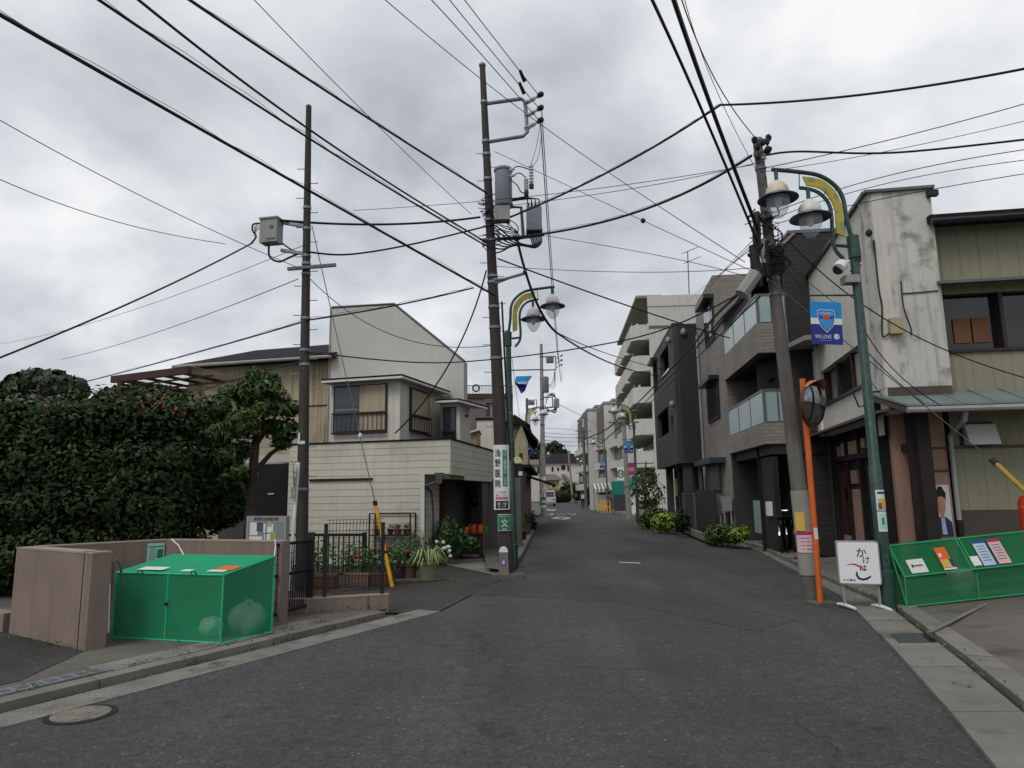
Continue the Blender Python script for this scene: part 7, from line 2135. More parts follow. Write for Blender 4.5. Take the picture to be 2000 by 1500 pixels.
# poles on the right far side
P4 = Pole('utility_pole', 'grey utility pole on the right pavement next to the ring logo sign', (1229, 1014), (1216, 795), 41.2, .17, .11, 'polelight')
for y in (830, 870, 950): P4.band(y, .08, .02)
P5 = Pole('utility_pole', 'grey utility pole by the walkers far down the right side', (1145, 990), (1139, 835), 77, .2, .13, 'polegrey')
for y in (850, 870): P5.band(y, .1, .03)
for P_, ys_ in ((P4, (803, 825)), (P5, (842, 855))):
    for y in ys_:
        c, r = P_.ax(P_.z(y)); MB().tube([c-V((.9, .1, 0)), c+V((.9, -.1, 0))], .05, 6).build('cross_arm', MT['steelgrey'], P_.o)

# ================================================================== FAR LEFT: brick block, white block, shops
bk = thing('brick_apartment', 'grey-brown brick building with roof railing behind the white house', 'building', (-3, 44, 0))
Fk = Fac((at(880, 800, 42).x, 42), (at(1002, 800, 42).x, 42.3))
zp, zq = Fk.px(930, 769)[1], Fk.px(930, 778)[1]
h1 = (Fk.px(949, 800)[0], Fk.px(970, 800)[0], Fk.px(958, 814)[1], Fk.px(958, 787)[1]); h2 = (Fk.px(900, 800)[0], Fk.px(919, 800)[0], Fk.px(910, 806)[1], Fk.px(910, 788)[1])
wall_open(bk, 'wall', MT['brickfar'], Fk, 0, Fk.L, 0, zq, [h1, h2], -.3, 0)
for h in (h1, h2):
    Fk.box('window', MT['glassdark'], bk, h[0], h[1], h[2], h[3], -.28, -.22)
    Fk.box('window_bar', MT['boxgrey'], bk, (h[0]+h[1])/2-.05, (h[0]+h[1])/2+.05, h[2], h[3], -.2, -.14)
Fk.box('parapet', M('parapetbrown', '#43302f', .8, .1), bk, 0, Fk.L, zq, zp, -.4, .08)
Fk.box('inner_body', MT['darkwall'], bk, .2, Fk.L-.2, 0, zq-.02, -6, -.31)
zr_ = Fk.px(930, 752)[1]
Fk.box('hand_rail', MT['boxgrey'], bk, 0, Fk.L, zr_-.05, zr_, -.1, -.03)
for k in range(44):
    u = Fk.L*k/43; Fk.box('baluster', MT['boxgrey'], bk, u-.015, u+.015, zp, zr_-.05, -.08, -.05)
ring(MB(), Fk.P(*Fk.px(930, 758), -.02), .2, .06, 12, Fk.e).build('rail_ornament', MT['steelgrey'], bk)
wbk = thing('plain_white_block', 'plain white rendered block partly hidden by the middle pole', 'building', (-1, 31, 0))
Fw = Fac((at(931, 850, 31).x, 31), (at(1004, 850, 31).x, 31))
Fw.box('wall', MT['stuccoclean'], wbk, 0, Fw.L-.45, 0, Fw.px(960, 820)[1], -4, 0); Fw.box('roof_cap', MT['roofdark'], wbk, -.05, Fw.L-.42, Fw.px(960, 820)[1]+.001, Fw.px(960, 818)[1]+.05, -4, .05)
sd_ = thing('rusty_shed', 'small rust-streaked tan shed gable behind the garage', 'shed', (-2.2, 27, 0))
Fsd = Fac((at(908, 860, 27).x, 27), (at(934, 860, 27).x, 27))
l_, r_ = Fsd.px(908, 851), Fsd.px(931, 842)
Fsd.poly(MB(), [(0, 0), (Fsd.L, 0), (Fsd.L, r_[1]), (0, l_[1])], -2, 0).build('wall', MT['metalwall'], sd_)
MB().extr([Fsd.P(-.1, l_[1], .15), Fsd.P(Fsd.L+.05, r_[1]+.02, .15), Fsd.P(Fsd.L+.05, r_[1]+.02, -2), Fsd.P(-.1, l_[1], -2)], (0, 0, .07)).build('roof', MT['trimwhite'], sd_)
# shop row
Fr = Fac((.30, 25.5), (.95, 37.5)); Fq = Fac((-2.2, 25.5), (.30, 25.5))
sr = thing('tan_shop', 'narrow tan shop with black front and dark awning on the left pavement', 'shop', (0, 30, 0))
zS = Fr.px(1010, 925)[1]
Fr.box('street_wall', MT['black'], sr, 0, Fr.L, .1, 2.5, -.2, 0); Fq.box('end_wall', MT['creampanel'], sr, 0, Fq.L-.003, .1, 2.5, -.2, .0)
MB().extr([Fq.P(0, 2.5, .3), Fq.P(Fq.L+.35, 2.5, .3), Fr.P(Fr.L, 2.5, .4), Fr.P(Fr.L, 2.5, -3)], (0, 0, .12)).build('flat_roof', MT['roofdark'], sr)
MB().extr([Fr.P(5.5, 2.35, 0), Fr.P(Fr.L, 2.35, 0), Fr.P(Fr.L, 1.9, 1.3), Fr.P(5.5, 1.9, 1.3)], (0, 0, .05)).build('awning', MT['black'], sr)
Fu = Fac((.08, 29.), (.62, 29.))
zu0, zu1 = 2.62, Fu.px(1015, 846)[1]
Fu.poly(MB(), [(0, zu0), (Fu.L, zu0), (Fu.L, zu1-.35), (Fu.L*.55, zu1+.35), (0, zu1-.3)], -5, 0).build('upper_gable', MT['creampanel'], sr)
MB().extr([Fu.P(Fu.L*.52, zu1+.4, .3), Fu.P(Fu.L+.45, zu1-.45, .3), Fu.P(Fu.L+.45, zu1-.45, -5), Fu.P(Fu.L*.52, zu1+.4, -5)], (0, 0, .12)).build('upper_roof', MT['roofdark'], sr)
Fu.pb('upper_window', MT['glassdark'], sr, 1014, 885, 1021, 905, 0, .04)
MB().extr([Fr.P(7.4, 2.6, -.3), Fr.P(7.4, 2.6, -1.1), Fr.P(15, 2.6, -1.1), Fr.P(15, 2.6, -.3)], (0, 0, 2.2)).build('far_upper_floor', MT['aptgrey'], sr)
MB().extr([Fr.P(7.2, 4.82, .1), Fr.P(7.2, 5.3, -.6), Fr.P(7.2, 4.82, -1.2)], Fr.e*8).build('far_roof', MT['roofdark'], sr)
# projecting sign with yellow arch
ps = thing('arched_shop_sign', 'black shop sign with a yellow arched top projecting over the left pavement', 'sign', (.4, 24.8, 2.6))
Fs_ = Fac((at(1001, 910, 24.8).x, 24.8), (at(1024, 910, 24.8).x, 24.8))
u0, z0 = Fs_.px(1001, 932); u1, z1 = Fs_.px(1021, 907)
Fs_.box('board', MT['black'], ps, u0, u1, z0, z1, -.1, 0)
uc, r_ = (u0+u1)/2, (u1-u0)/2
pts = [Fs_.P(uc+r_*.9*math.cos(math.pi*k/10), z1+.02+r_*1.1*math.sin(math.pi*k/10), -.04) for k in range(11)]
MB().tube(pts, .045, 8).build('yellow_arch', M('archyellow', '#c7c23a', .5), ps, True)
MB().extr([Fs_.P(uc+r_*.75*math.cos(math.pi*k/8), z1+.0+r_*.9*math.sin(math.pi*k/8), -.06) for k in range(9)], Fs_.n*.04).build('arch_fill', MT['black'], ps)
Fs_.box('white_disc', MT['white'], ps, uc-.1, uc+.12, z1+.04, z1+.2, -.02, .0)
Fs_.box('lettering_panel', MT['signwhite'], ps, u1-.16, u1-.02, z0+.05, z0+.2, .0, .01)
bar(ps, 'bracket', 'blackmetal', [Fs_.P(u0-.5, z1-.1, -.05), Fs_.P(u0, z1-.1, -.05)], .03)
# pavement clutter by the shops
def box_thing(name, label, cat, x0, y0, x1, y1, Y, dep, mat, parts=()):
    a, c = at(x0, y1, Y), at(x1, y0, Y)
    t = thing(name, label, cat, ((a.x+c.x)/2, Y+dep/2, max(.1, a.z)))
    z0 = max(.1, a.z)
    blk('body', MT[mat], t, (a.x, Y, z0), (c.x, Y+dep, c.z))
    for nm, m_, fx0, fx1, fz0, fz1, d in parts:
        blk(nm, MT[m_], t, (a.x+(c.x-a.x)*fx0, Y-d, z0+(c.z-z0)*fz0), (a.x+(c.x-a.x)*fx1, Y-.001, z0+(c.z-z0)*fz1))
    return t
box_thing('dark_board', 'tall dark menu board leaning by the tan shop', 'board', 1003, 961, 1013, 1024, 24., .08, 'black', (('frame', 'woodboard', 0, 1, .94, 1, .02), ('frame', 'woodboard', 0, 1, 0, .04, .02)))
box_thing('red_white_sign', 'small red and white sign above the dark menu board', 'sign', 1002, 951, 1016, 963, 24.6, .05, 'paper', (('red_bar', 'inkred', 0, 1, .55, 1, .01),))
box_thing('wooden_planter', 'brown wooden planter box on the pavement behind the middle lamp', 'planter', 1004, 1036, 1016, 1068, 20.5, .4, 'woodboard', (('slat', 'trunk', 0, 1, .3, .36, .01), ('slat', 'trunk', 0, 1, .62, .68, .01)))
box_thing('wooden_crate', 'pale wooden crate further along the shop pavement', 'crate', 1015, 1030, 1024, 1052, 24.5, .4, 'woodboard', (('slat', 'beige', 0, 1, .4, .5, .01), ('slat', 'beige', 0, 1, .7, .8, .01)))
box_thing('white_cabinet', 'white cabinet against the tan shop front', 'cabinet', 1016, 985, 1023, 1025, 27., .4, 'white', (('door', 'boxgrey', .1, .9, .08, .9, .01),))
c = at(1040, 1040, 29.); c.z = .1
pot('black pot with trailing stems near the shop kerb', c, .2, .3, MT['potdark'], (.25, .25), n=160, seed=120, leafmat='leaf_dull', lsize=.12)
c = at(1030, 1050, 25.5); c.z = .1
pot('tall brown pot behind the middle lamp post', c, .15, .42, MT['terracotta'], (.2, .3), n=200, seed=121, leafmat='leaf_dull')
c = at(1022, 1060, 23); c.z = .1
pot('small pot of olive leaves beside the wooden planter', c, .12, .25, MT['potdark'], (.2, .25), n=160, seed=122)
# farther poles on the left
PF = Pole('utility_pole', 'farther utility pole on the left pavement with parking sign bands', (1062, 1011), (1057, 672), 46.6, .2, .10, 'polelight')
AF = lambda x, y, dy=0.: at(x, y, PF.Y+dy)
o = PF.o
for y in (697, 722, 740, 780, 798, 830, 870): PF.band(y, .08, .02, 'steelgrey')
bar(o, 'bracket_arm', 'steelgrey', [AF(1056, 697), AF(1085, 696), AF(1086, 722), AF(1057, 723)], .05)
for y in (700, 709, 718): insul(o, AF(1086, y), AF(1096, y-5, -.3), 2)
c = AF(1074, 700, -.1); blk('switch', MT['steelgrey'], o, c+V((-.25, -.2, -.3)), c+V((.25, .2, .1)))
c = AF(1065, 753, -.3); hT = AF(1065, 737).z-AF(1065, 768).z
MB().lathe([(.2, 0), (.24, .05), (.24, hT-.05), (.15, hT)], (c.x, c.y, AF(1065, 768).z), 14).build('transformer', MT['trafogrey'], o, True)
c = AF(1087, 787, -.1); blk('switch_box', MT['trafogrey'], o, c+V((-.17, -.2, -.32)), c+V((.17, .2, .26)))
bar(o, 'cross_arm', 'steelgrey', [AF(1052, 798), AF(1088, 794)], .05); bar(o, 'strut', 'steelgrey', [AF(1060, 776), AF(1079, 776), AF(1080, 796)], .045)
for k in range(6): lead(o, [AF(1084+k, 778), AF(1082-k*2, 768+k), AF(1066, 770+k*4)], .02)
for k in range(5): lead(o, [AF(1087, 796), AF(1085-k*2, 806-k), AF(1074, 802), AF(1061, 790+k*6)], .025)
for k in range(4): lead(o, [AF(1084, 720), AF(1080+k, 742+k*5), AF(1074-k*2, 752)], .015)
for y0, y1, m_ in ((931, 944, 'white'), (946, 956, 'white'), (957, 963, 'posterpink'), (964, 972, 'white'), (973, 978, 'paper'), (979, 992, 'white')):
    plate_on(PF, y0, y1, .34, m_, -.05, 'sign_band', .03)
plate_on(PF, 971, 976, .3, 'signgreen', -.05, 'sign_band', .045); plate_on(PF, 982, 986, .3, 'signgreen', -.05, 'sign_band', .045)
cs, rs = PF.ax(PF.z(951)); wraptext('P', MT['inkblack'], o, (-.05, PF.z(951)), cs, rs+.036, .28, .18)
cs, rs = PF.ax(PF.z(968)); wraptext('駐\n車\n場', MT['inkblack'], o, (-.05, PF.z(968)), cs, rs+.036, .25, .12)
P6 = Pole('utility_pole', 'slim utility pole behind the left shop lamp, with small transformer', (1033, 1003), (1029, 778), 56, .17, .1, 'polegrey')
A6 = lambda x, y: at(x, y, 56)
bar(P6.o, 'bracket_arm', 'steelgrey', [A6(1029, 782), A6(1048, 781), A6(1048, 798), A6(1029, 799)], .05)
c = A6(1038, 786); blk('switch', MT['steelgrey'], P6.o, c+V((-.25, -.2, -.2)), c+V((.25, .2, .1)))
for y in (790, 810): P6.band(y, .1, .03)
# parked van
vn = thing('parked_van', 'pale parked van half hidden behind the farther left pole', 'van', (4.3, 86, 0))
xL, Yv = 3.55, 84.0
MB().hexa([(xL, Yv, .35), (xL+1.5, Yv, .35), (xL+1.5, Yv+3.3, .35), (xL, Yv+3.3, .35), (xL, Yv, 1.0), (xL+1.5, Yv, 1.0), (xL+1.5, Yv+3.3, 1.0), (xL, Yv+3.3, 1.0)]).build('body', MT['vanwhite'], vn)
MB().hexa([(xL+.02, Yv+.05, 1.002), (xL+1.48, Yv+.05, 1.002), (xL+1.48, Yv+3.2, 1.002), (xL+.02, Yv+3.2, 1.002), (xL+.12, Yv+.35, 1.85), (xL+1.38, Yv+.35, 1.85), (xL+1.38, Yv+3.1, 1.85), (xL+.12, Yv+3.1, 1.85)]).build('cabin', MT['vanwhite'], vn)
MB().hexa([(xL+.12, Yv+.04, 1.1), (xL+1.38, Yv+.04, 1.1), (xL+1.38, Yv+.1, 1.1), (xL+.12, Yv+.1, 1.1), (xL+.2, Yv+.28, 1.72), (xL+1.3, Yv+.28, 1.72), (xL+1.3, Yv+.36, 1.72), (xL+.2, Yv+.36, 1.72)]).build('windscreen', MT['carglass'], vn)
for x in (xL+.1, xL+1.4):
    for y in (Yv+.6, Yv+2.7): MB().lathe([(.29, -.09), (.3, 0), (.29, .09)], (x, y, .3), 16, ax=(1, 0, 0)).build('wheel', MT['tyre'], vn, True)
for x in (xL+.15, xL+1.15): blk('headlight', MT['chrome'], vn, (x, Yv-.02, .7), (x+.22, Yv+.01, .9))
blk('bumper', MT['boxgrey'], vn, (xL-.02, Yv-.08, .32), (xL+1.52, Yv+.02, .55)); blk('number_plate', MT['yellowguard'], vn, (xL+.6, Yv-.1, .42), (xL+.92, Yv-.085, .54))
P7 = Pole('utility_pole', 'slim far utility pole at the bend beyond the walkers', (1119, 978), (1110, 880), 118, .2, .14, 'polelight')
lampL3 = copy_tree(lampC); lampL3.location = (3.0, 78, 0); lampL3['label'] = 'small street lamp on the left pavement just before the parked van'
lampR4 = copy_tree(src); lampR4.location = (12.6, 116, 0); lampR4['label'] = 'tiny street lamp at the right of the bend beyond the walkers'
b5 = copy_tree(bn); b5.location = (9.6-.56, 92, zb); b5.rotation_euler = (0, 0, 0); b5['label'] = 'tiny blue banner on the farthest lamp beyond the walkers'
# houses at the end of the street
def house(label, x0, x1, yg, ye, yr, Y, wall, roof, wins, dep=9, cat='house'):
    a, c = at(x0, ye, Y), at(x1, ye, Y); zr = at(x0, yr, Y).z; ze = a.z
    t = thing('distant_house', label, cat, ((a.x+c.x)/2, Y, 0))
    blk('wall', MT[wall], t, (a.x, Y, 0), (c.x, Y+dep, ze))
    o_ = .6; d = (c.x-a.x)
    MB().add([(a.x-o_, Y-o_, ze), (c.x+o_, Y-o_, ze), (c.x+o_, Y+dep+o_, ze), (a.x-o_, Y+dep+o_, ze), (a.x+d*.12, Y+dep*.5, zr), (c.x-d*.12, Y+dep*.5, zr)], [(3, 2, 1, 0), (0, 1, 5, 4), (1, 2, 5), (2, 3, 4, 5), (3, 0, 4)]).build('roof', MT[roof], t)
    for wx0, wy0, wx1, wy1 in wins:
        p, q = at(wx0, wy1, Y), at(wx1, wy0, Y)
        w = blk('window', MT['trimwhite'], t, (p.x-.1, Y-.08, p.z-.1), (q.x+.1, Y-.002, q.z+.1)); blk('pane', MT['glassdark'], t, (p.x, Y-.1, p.z), (q.x, Y-.081, q.z))
    return t
hA = house('white two-storey house with dark grey roof at the end of the street', 1064, 1132, 985, 905, 884, 150, 'stuccoclean', 'roofdark', [(1077, 912, 1081, 921), (1088, 913, 1092, 920), (1096, 908, 1104, 918), (1108, 908, 1112, 920)])
for k in range(7):   # outside stair
    p = at(1100+k*3.2, 926+k*3.6, 148); blk('stair_step', MT['boxgrey'], hA, (p.x-.3, 147, p.z-.25), (p.x+.6, 149.8, p.z))
house('beige bungalow with grey hipped roof below the white house', 1064, 1092, 985, 938, 925, 122, 'beige', 'aptgrey', [(1078, 946, 1084, 952)], 8)
house('grey gabled house at the right of the bend below the wooded hill', 1112, 1150, 985, 925, 908, 165, 'aptgrey', 'roofdark', [(1118, 935, 1124, 942), (1130, 935, 1136, 942)], 8)
house('pale building with shutters behind the farther left pole', 1030, 1062, 985, 908, 896, 132, 'stuccoclean', 'aptgrey', [(1036, 912, 1044, 922), (1049, 912, 1054, 924)], 8)
gx = at(1100, 985, 108)
plant('clipped_hedge', 'brownish clipped hedge at the bend in front of the beige bungalow', 'hedge', [(at(1072+k*7, 966, 108).x, 108+k*1.2, .9, 1.0, .9, 1.1) for k in range(7)], 3200, .35, MT['leaf_dull'], 131, (gx.x, 108, 0))
plant('dark_shrubbery', 'dark shrubs below the far houses at the right of the bend', 'shrub', [(at(1108+k*9, 958, 128).x, 128, 1.6, 1.6, 1.2, 1.8) for k in range(4)], 2400, .45, MT['leaf_far'], 132, (13, 128, 0))
plant('dark_shrubbery', 'dark bushes behind the walkers in front of the stepped blocks', 'shrub', [(at(1150+k*7, 962, 88).x, 88, 1.1, .9, .8, 1.4) for k in range(4)], 1800, .3, MT['leaf_far'], 133, (10, 88, 0))
# wooded hill closing the view
b = MB(); n = 40; vs = []; fs = []
for j, (Y, f) in enumerate(((190, 0.), (215, .7), (245, 1.), (300, .6), (360, 0))):
    for i in range(n+1):
        x = -160+i*12; h = 15.5*f*(.75+.25*math.sin(i*.7))*max(.25, 1-abs((x-16)/190)**2)
        vs.append((x, Y, h-.02))
for j in range(4):
    for i in range(n): a = j*(n+1)+i; fs.append((a, a+1, a+n+2, a+n+1))
tag(b.add(vs, fs).build('hill', MT['hillside'], None, True), kind='structure')
rg = random.Random(3); cen = []
for x in range(-40, 64, 4):
    for Y in (205, 225):
        h = 9.5+2.2*math.sin(x*.31+Y)+rg.uniform(-1.5, 1.5)+(2.2 if Y > 210 else 0)
        cen.append((x+rg.uniform(-1.5, 1.5), Y, h, rg.uniform(3, 4.6), 3, rg.uniform(2.6, 4.2)))
P, Q = blobs(cen, 26000, 141, .5)
hw = leaves('hillside_wood', MT['leaf_far'], None, P, Q, 1.1, 142, .7)
tag(hw, 'dark mass of trees on the hill at the end of the street', 'trees', kind='stuff')
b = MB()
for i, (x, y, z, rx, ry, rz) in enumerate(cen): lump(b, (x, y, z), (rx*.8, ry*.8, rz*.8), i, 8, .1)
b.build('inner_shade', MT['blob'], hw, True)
# ================================================================== overhead cables
def lag(pts, n=24):
    """curve through 2 or more pixel+depth points"""
    q = [at(x, y, Y) for x, y, Y in pts]
    if len(q) == 2: return [q[0].lerp(q[1], i/8) for i in range(9)]
    if len(q) == 3:
        L1 = (q[1]-q[0]).length; L = L1+(q[2]-q[1]).length; m = L1/L
        o_ = []
        for i in range(n+1):
            t = i/n
            a = (t-m)*(t-1)/(m); b_ = t*(t-1)/(m*(m-1)); c = t*(t-m)/(1-m)
            o_.append(q[0]*a+q[1]*b_+q[2]*c)
        return o_
    return smooth_path(q, 8)
def cable(label, pts, r=.014, helix=0.0, group=None, mat='rubber', sag2=None, name='overhead_cable'):
    P = lag(pts)
    o = tag(MB().tube(P, r, 6, False).build(name, MT[mat]), label, 'cable', group)
    if helix:
        H_ = []; n = len(P)
        for i in range(n-1):
            for k in range(4):
                p = P[i].lerp(P[i+1], k/4); w = (i*4+k)*1.1
                H_.append(p+V((0, 0, r+helix*.35*(1+math.sin(w*.31+2*math.sin(w*.13)))))+V((0, helix*.4*math.cos(w*.5), 0)))
        MB().tube(H_, .004, 4, False).build('lashing_wire', MT['rubber'], o)
    return o
yC, yL, yR = PC.Y-.16, PL.Y-.1, PR.Y-.16
cable('thickest lashed cable from the left edge to the lower middle pole', [(-120, -40, 5.0), (390, 251, 8.2), (968, 578, yC)], .021, .05)
cable('lashed cable from the top left corner area to the middle pole', [(120, -50, 5.6), (600, 268, 9.3), (956, 484, yC)], .016, .06)
cable('black cable just above the lashed one, crossing the dark pole top', [(210, -50, 5.8), (590, 243, 9.3), (955, 476, yC)], .016)
cable('heavy twisted cable from the top edge to the transformer on the middle pole', [(280, -62, 6.2), (650, 186, 9.8), (952, 378, yC)], .019, .035)
cable('thin wire from the top edge between the two left poles to the middle pole', [(440, -60, 7.), (700, 208, 10.), (920, 418, yC)], .006)
cable('thin wire from the top edge past the bracket down to the right pole', [(700, -45, 8.), (1060, 246, 12.2), (1455, 512, yR)], .007)
HV = 'three high voltage lines meeting the bracket insulators'
cable('rightmost of the three lines ending at the top bracket insulators', [(860, -62, 9.), (960, 68, 11.5), (1053, 187, yC-.1)], .009)
cable('middle one of the three lines ending at the bracket insulators', [(825, -66, 9.), (950, 88, 11.5), (1054, 213, yC-.1)], .009)
cable('leftmost of the three lines ending at the lowest bracket insulator', [(780, -66, 9.), (930, 95, 11.5), (1056, 239, yC-.1)], .009)
for k, (x, y) in enumerate(((1020, 148), (1019, 172))):
    p = at(x, y, yC-.5); MB().tube([p-V((.05, .1, -.06)), p+V((.05, .1, -.06))], [.035, .045], 6).build('line_sleeve', MT['black'], bpy.data.objects['overhead_cable.006' if k == 0 else 'overhead_cable.007'])
cable('cable linking the grey box on the dark pole with the middle pole', [(545, 430, yL), (760, 438, 13.), (938, 424, yC)], .022)
cable('sagging cable from the dark pole below its box across to the middle pole', [(600, 492, yL), (680, 497, 12.6), (800, 478, 13.2), (958, 440, yC)], .018, 0)
cable('bundled cable climbing right from the middle pole towards the upper right', [(962, 438, yC), (1180, 340, 12.6), (1408, 204, 10.6)], .020, .03)
cable('bundled cable running on to the right edge above the lamps', [(1406, 205, 10.6), (1700, 183, 9.6), (2080, 118, 8.4)], .018)
cable('bundled cable from the middle pole cross arm up to the head of the right pole', [(985, 466, yC), (1250, 412, 12.4), (1468, 304, yR+.1)], .022, .03)
cable('black cable from the head of the right pole to the right edge', [(1497, 303, yR), (1560, 296, yR-.2), (1750, 298, 9.9), (2060, 266, 9.2)], .016)
cable('thick leftmost cable dropping steeply from the top edge to the right pole', [(1255, -40, 6.2), (1385, 248, 8.6), (1478, 470, yR-.1)], .019, .02)
cable('thickest cable dropping from the top edge right onto the right pole', [(1303, -40, 6.0), (1395, 225, 8.4), (1480, 448, yR-.1)], .027, .02)
cable('thin stay wire from the top right down to the head of the right pole', [(1322, -30, 7.), (1412, 182, 9.), (1478, 272, yR)], .008)
p = at(1410, 190, 9.2); 
cable('cable slanting from the middle pole across the street to the grey apartments', [(972, 505, yC), (1200, 588, 15.5), (1425, 660, 19.)], .016)
cable('cable hanging from the middle pole cross arm down past the lamp', [(1010, 468, yC), (1038, 566, 14.2), (1089, 651, 15.8)], .028)
cable('lower of two cables running from the lamp to the far right pole', [(1089, 651, 15.8), (1200, 712, 24.), (1290, 735, 33.)], .022)
cable('upper of two cables running from the lamp to the far right pole', [(1089, 650, 15.8), (1205, 697, 24.), (1330, 730, 33.)], .013)
cable('lashed cable from the dark pole rising to the middle pole above the white gable', [(602, 625, yL), (770, 597, 13.), (925, 562, yC)], .016, .04)
cable('lashed cable from the veranda side rising to the dark pole', [(150, 750, 24.), (400, 684, 17.), (600, 626, yL)], .016, .03)
cable('long cable from the dark pole behind the lamp across to the right pole', [(598, 688, yL), (880, 708, 13.7), (1240, 660, 12.5), (1472, 560, yR)], .013)
cable('black service cable sloping from the middle pole down to the corner bay window', [(950, 528, yC), (866, 730, 15.), (772, 846, 15.9)], .018)
cable('thin wire from the dark pole drooping across the white gable to the middle pole', [(606, 545, yL), (800, 665, 13.4), (968, 674, yC)], .007)
cable('high voltage drop from the bracket to the next pole down the street', [(1056, 242, yC), (1068, 420, 17.), (1094, 700, 46.)], .012)
cable('second high voltage drop just right of the first towards the next pole', [(1058, 216, yC), (1072, 430, 17.), (1096, 710, 46.)], .010)
cable('thick cable from the lower left edge up to the box on the dark pole', [(-60, 722, 9.), (280, 580, 10.6), (494, 474, yL)], .016)
cable('thin wire from the left edge above the hedge up to the cross arm', [(-40, 212, 8.), (280, 385, 10.), (600, 530, yL)], .006)
cable('thin drooping wire from the left edge ending below the grey box', [(-40, 332, 8.), (200, 425, 10.), (440, 476, yL)], .006)
cable('thin wire from the far left roofs up to the left end of the cross arm', [(120, 702, 26.), (350, 634, 17.), (582, 545, yL)], .008)
cable('second thin wire from the far left roofs towards the dark pole', [(0, 672, 30.), (300, 592, 18.), (596, 478, yL)], .006)
cable('thin service wire from the dark pole lamp side down to the tan house', [(588, 706, yL), (480, 735, 14.), (330, 790, 18.)], .012)
cable('topmost thin wire from the right pole to the right edge', [(1484, 330, yR), (1750, 270, 10.), (2060, 186, 9.)], .007)
cable('second thin wire from the right pole to the right edge', [(1488, 336, yR), (1750, 292, 10.2), (2060, 222, 9.4)], .005)
cable('third thin wire from the right pole passing the lanterns to the right edge', [(1500, 420, yR), (1700, 352, 10.4), (2060, 284, 9.6)], .007)
cable('fourth thin wire passing the lanterns to the right edge', [(1505, 430, yR), (1700, 366, 10.4), (2060, 306, 9.6)], .006)
cable('lowest thin wire passing the white house top to the right edge', [(1505, 440, yR), (1740, 385, 10.8), (2060, 330, 9.8)], .007)
cable('service cable from the right pole down across the stucco front to the green house', [(1540, 470, yR), (1740, 630, 11.2), (2040, 748, 11.6)], .010)
cable('service cable from the lamp post down to the tin awning, nearer the downpipe', [(1684, 636, 9.7), (1770, 745, 10.6), (1838, 792, 11.0)], .008)
cable('service cable from the lamp post down to the corner of the tin awning', [(1688, 680, 9.7), (1760, 752, 10.6), (1806, 790, 11.0)], .008)
cable('thin wire from the lamp post to the eave of the stucco house', [(1690, 730, 9.7), (1712, 760, 10.6), (1724, 775, 11.6)], .006)
cable('service wire from the right pole to the stucco side wall, upper', [(1530, 500, yR), (1590, 560, 13.), (1640, 600, 14.)], .007)
cable('service wire from the right pole to the stucco side wall, lower', [(1532, 520, yR), (1580, 585, 13.), (1625, 650, 14.5)], .007)
cable('thick cable bundle bending from the right pole along the tiled facade', [(1474, 530, yR), (1440, 575, 12.), (1390, 625, 16.), (1330, 700, 24.), (1218, 815, 41.)], .030)
cable('second bundle along the tiled facade towards the far right pole', [(1480, 556, yR), (1420, 610, 14.), (1370, 668, 18.), (1310, 735, 27.), (1220, 826, 41.)], .022)
cable('third slimmer cable along the tiled facade', [(1484, 580, yR), (1400, 660, 15.), (1330, 730, 24.), (1222, 832, 41.)], .014)
cable('cable bundle from the far right pole on to the pole by the walkers', [(1216, 812, 41.), (1185, 838, 52.), (1160, 850, 62.), (1142, 858, 77.)], .05)
cable('looped lower cable between the far right pole and the pole by the walkers', [(1216, 828, 41.), (1190, 852, 52.), (1168, 868, 60.), (1142, 866, 77.)], .04)
cable('thin upper sky wire from the middle pole to the right pole head', [(690, 411, 14.5), (1050, 382, 13.), (1470, 322, yR)], .006)
cable('thin lower sky wire from the middle pole past the right pole', [(965, 405, yC), (1200, 374, 13.), (1490, 315, yR)], .006)
cable('thin level wire from the middle pole to the right pole', [(966, 520, yC), (1200, 531, 13.), (1480, 522, yR)], .006)
cable('thin wire slanting from the middle pole through a small black ball', [(966, 296, yC), (1256, 431, 12.5), (1470, 530, yR)], .006)
lump(MB(), at(1256, 431, 12.5), (.05, .05, .05), 1, 8, .05).build('wire_ball', MT['black'], bpy.data.objects['overhead_cable.%03d' % (len([o for o in bpy.data.objects if o.name.startswith('overhead_cable')])-1)], True)
cable('thin wire from the cross arm of the middle pole down to the right pole', [(1062, 460, yC), (1250, 492, 13.), (1475, 545, yR)], .006)
for k, y in enumerate((845, 852, 860, 868)):
    cable(['topmost', 'second', 'third', 'lowest'][k]+' of four level wires crossing the far street', [(1062, y, 47.), (1105, y+3, 60.), (1142, y+2, 77.)], .018)
cable('thin wire from the far pole down to the stepped blocks', [(1092, 790, 47.), (1140, 815, 70.), (1180, 840, 100.)], .018)

cable('fine wire from the right pole rising left across the sky to the top edge', [(1476, 330, yR), (1380, 130, 8.5), (1330, -30, 7.)], .005)
cable('fine wire fanning from the right pole down to the tiled roof edge', [(1470, 470, yR), (1440, 500, 13.), (1404, 540, 22.)], .006)
cable('second fine wire fanning from the right pole to the tiled roof edge', [(1466, 480, yR), (1425, 520, 13.), (1385, 565, 24.)], .006)
cable('fine wire from the right pole to the pale apartment roof', [(1462, 490, yR), (1400, 540, 20.), (1340, 590, 50.)], .008)
cable('fine level wire from the far pole to the stepped blocks, above the four', [(1060, 836, 47.), (1100, 838, 60.), (1142, 842, 77.)], .014)
cable('fine wire from the middle lamp post to the left shop gable', [(1000, 700, 15.3), (1010, 780, 20.), (1022, 850, 29.)], .006)

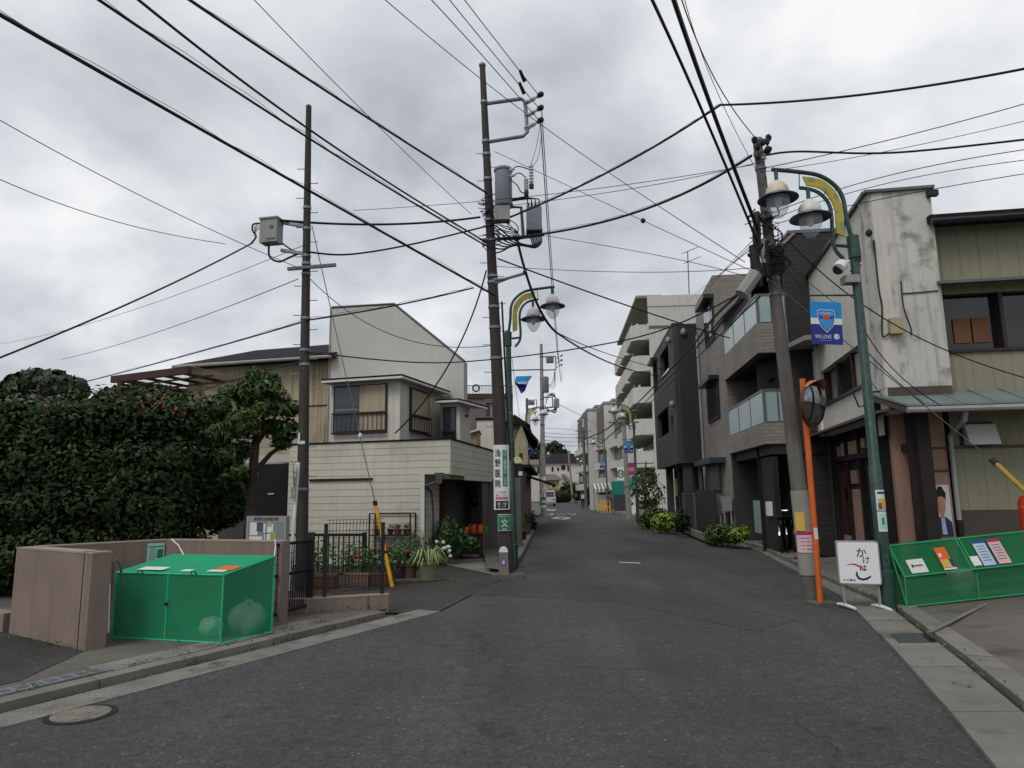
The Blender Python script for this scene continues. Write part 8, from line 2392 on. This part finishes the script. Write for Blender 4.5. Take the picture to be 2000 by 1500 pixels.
# ================================================================== weeds and litter along the kerbs
rgw = np.random.default_rng(77); WP = []
def weed_line(a, c, n, spread):
    a, c = np.array(a, float), np.array(c, float)
    k = rgw.random(n)**1.0; cl = np.round(k*9)/9+rgw.normal(0, .012, n)
    WP.append(a+(c-a)*cl[:, None]+rgw.normal(0, spread, (n, 3))*np.array([1, 1, 0])+np.stack([np.zeros(n), np.zeros(n), np.abs(rgw.normal(0, .035, n))], 1))
weed_line((*lp((-3.65, 5.2), .61), .075), (*lp((-1.6, 8.86), .61), .075), 170, .018)
weed_line((*lp((-3.9, 4.8), .40), .0), (*lp((-1.3, 9.4), .40), .0), 160, .015)
weed_line((-4.5, 7.42, .06), (-6.0, 8.3, .06), 120, .02)
weed_line((-2.8, 9.5, .06), (-1.75, 9.84, .06), 120, .02)
weed_line((3.6, 5.2, .03), (5.05, 9.6, .03), 160, .02)
weed_line((5.1, 9.7, .04), (5.6, 13, .04), 120, .03)
weed_line((6.2, 17.2, .09), (6.7, 22.5, .09), 150, .03)
weed_line((.0, 15.6, .11), (-.5, 21, .11), 120, .05)
weed_line((4.3, 10.15, .02), (4.6, 10.5, .02), 70, .06)
WPa = np.concatenate(WP); WN = rgw.normal(0, .6, WPa.shape)
tag(leaves('weeds', MT['leaf_shrub'], None, WPa, WN, .036, 78, .3, -1.2), 'small weeds growing along kerbs and wall feet', 'weeds', kind='stuff')
FL = []
for n_, (x0, x1), (y0, y1) in ((60, (-3.2, -.6), (6.5, 10.5)), (50, (-4.2, -2.8), (7.6, 9.2)), (40, (3.4, 5.0), (5.5, 10.5)), (40, (5.5, 8), (7, 9.5)), (50, (-3, 0), (10.5, 14.5))):
    FL.append(np.stack([rgw.uniform(x0, x1, n_), rgw.uniform(y0, y1, n_), np.full(n_, .075)], 1))
FLa = np.concatenate(FL); FLa[:, 2] = np.where(FLa[:, 0] > 5.2, .12, np.where((FLa[:, 1] < 9.5) & (FLa[:, 0] < -2.2), .078, .04))
dl_ = leaves('fallen_leaves', MT['leaf_dull'], None, FLa, np.tile([0, 0, 1.], (len(FLa), 1)), .045, 79, .6, 0, .12)
tag(dl_, 'scattered dry leaves on the pavements and lane', 'leaves', kind='stuff')
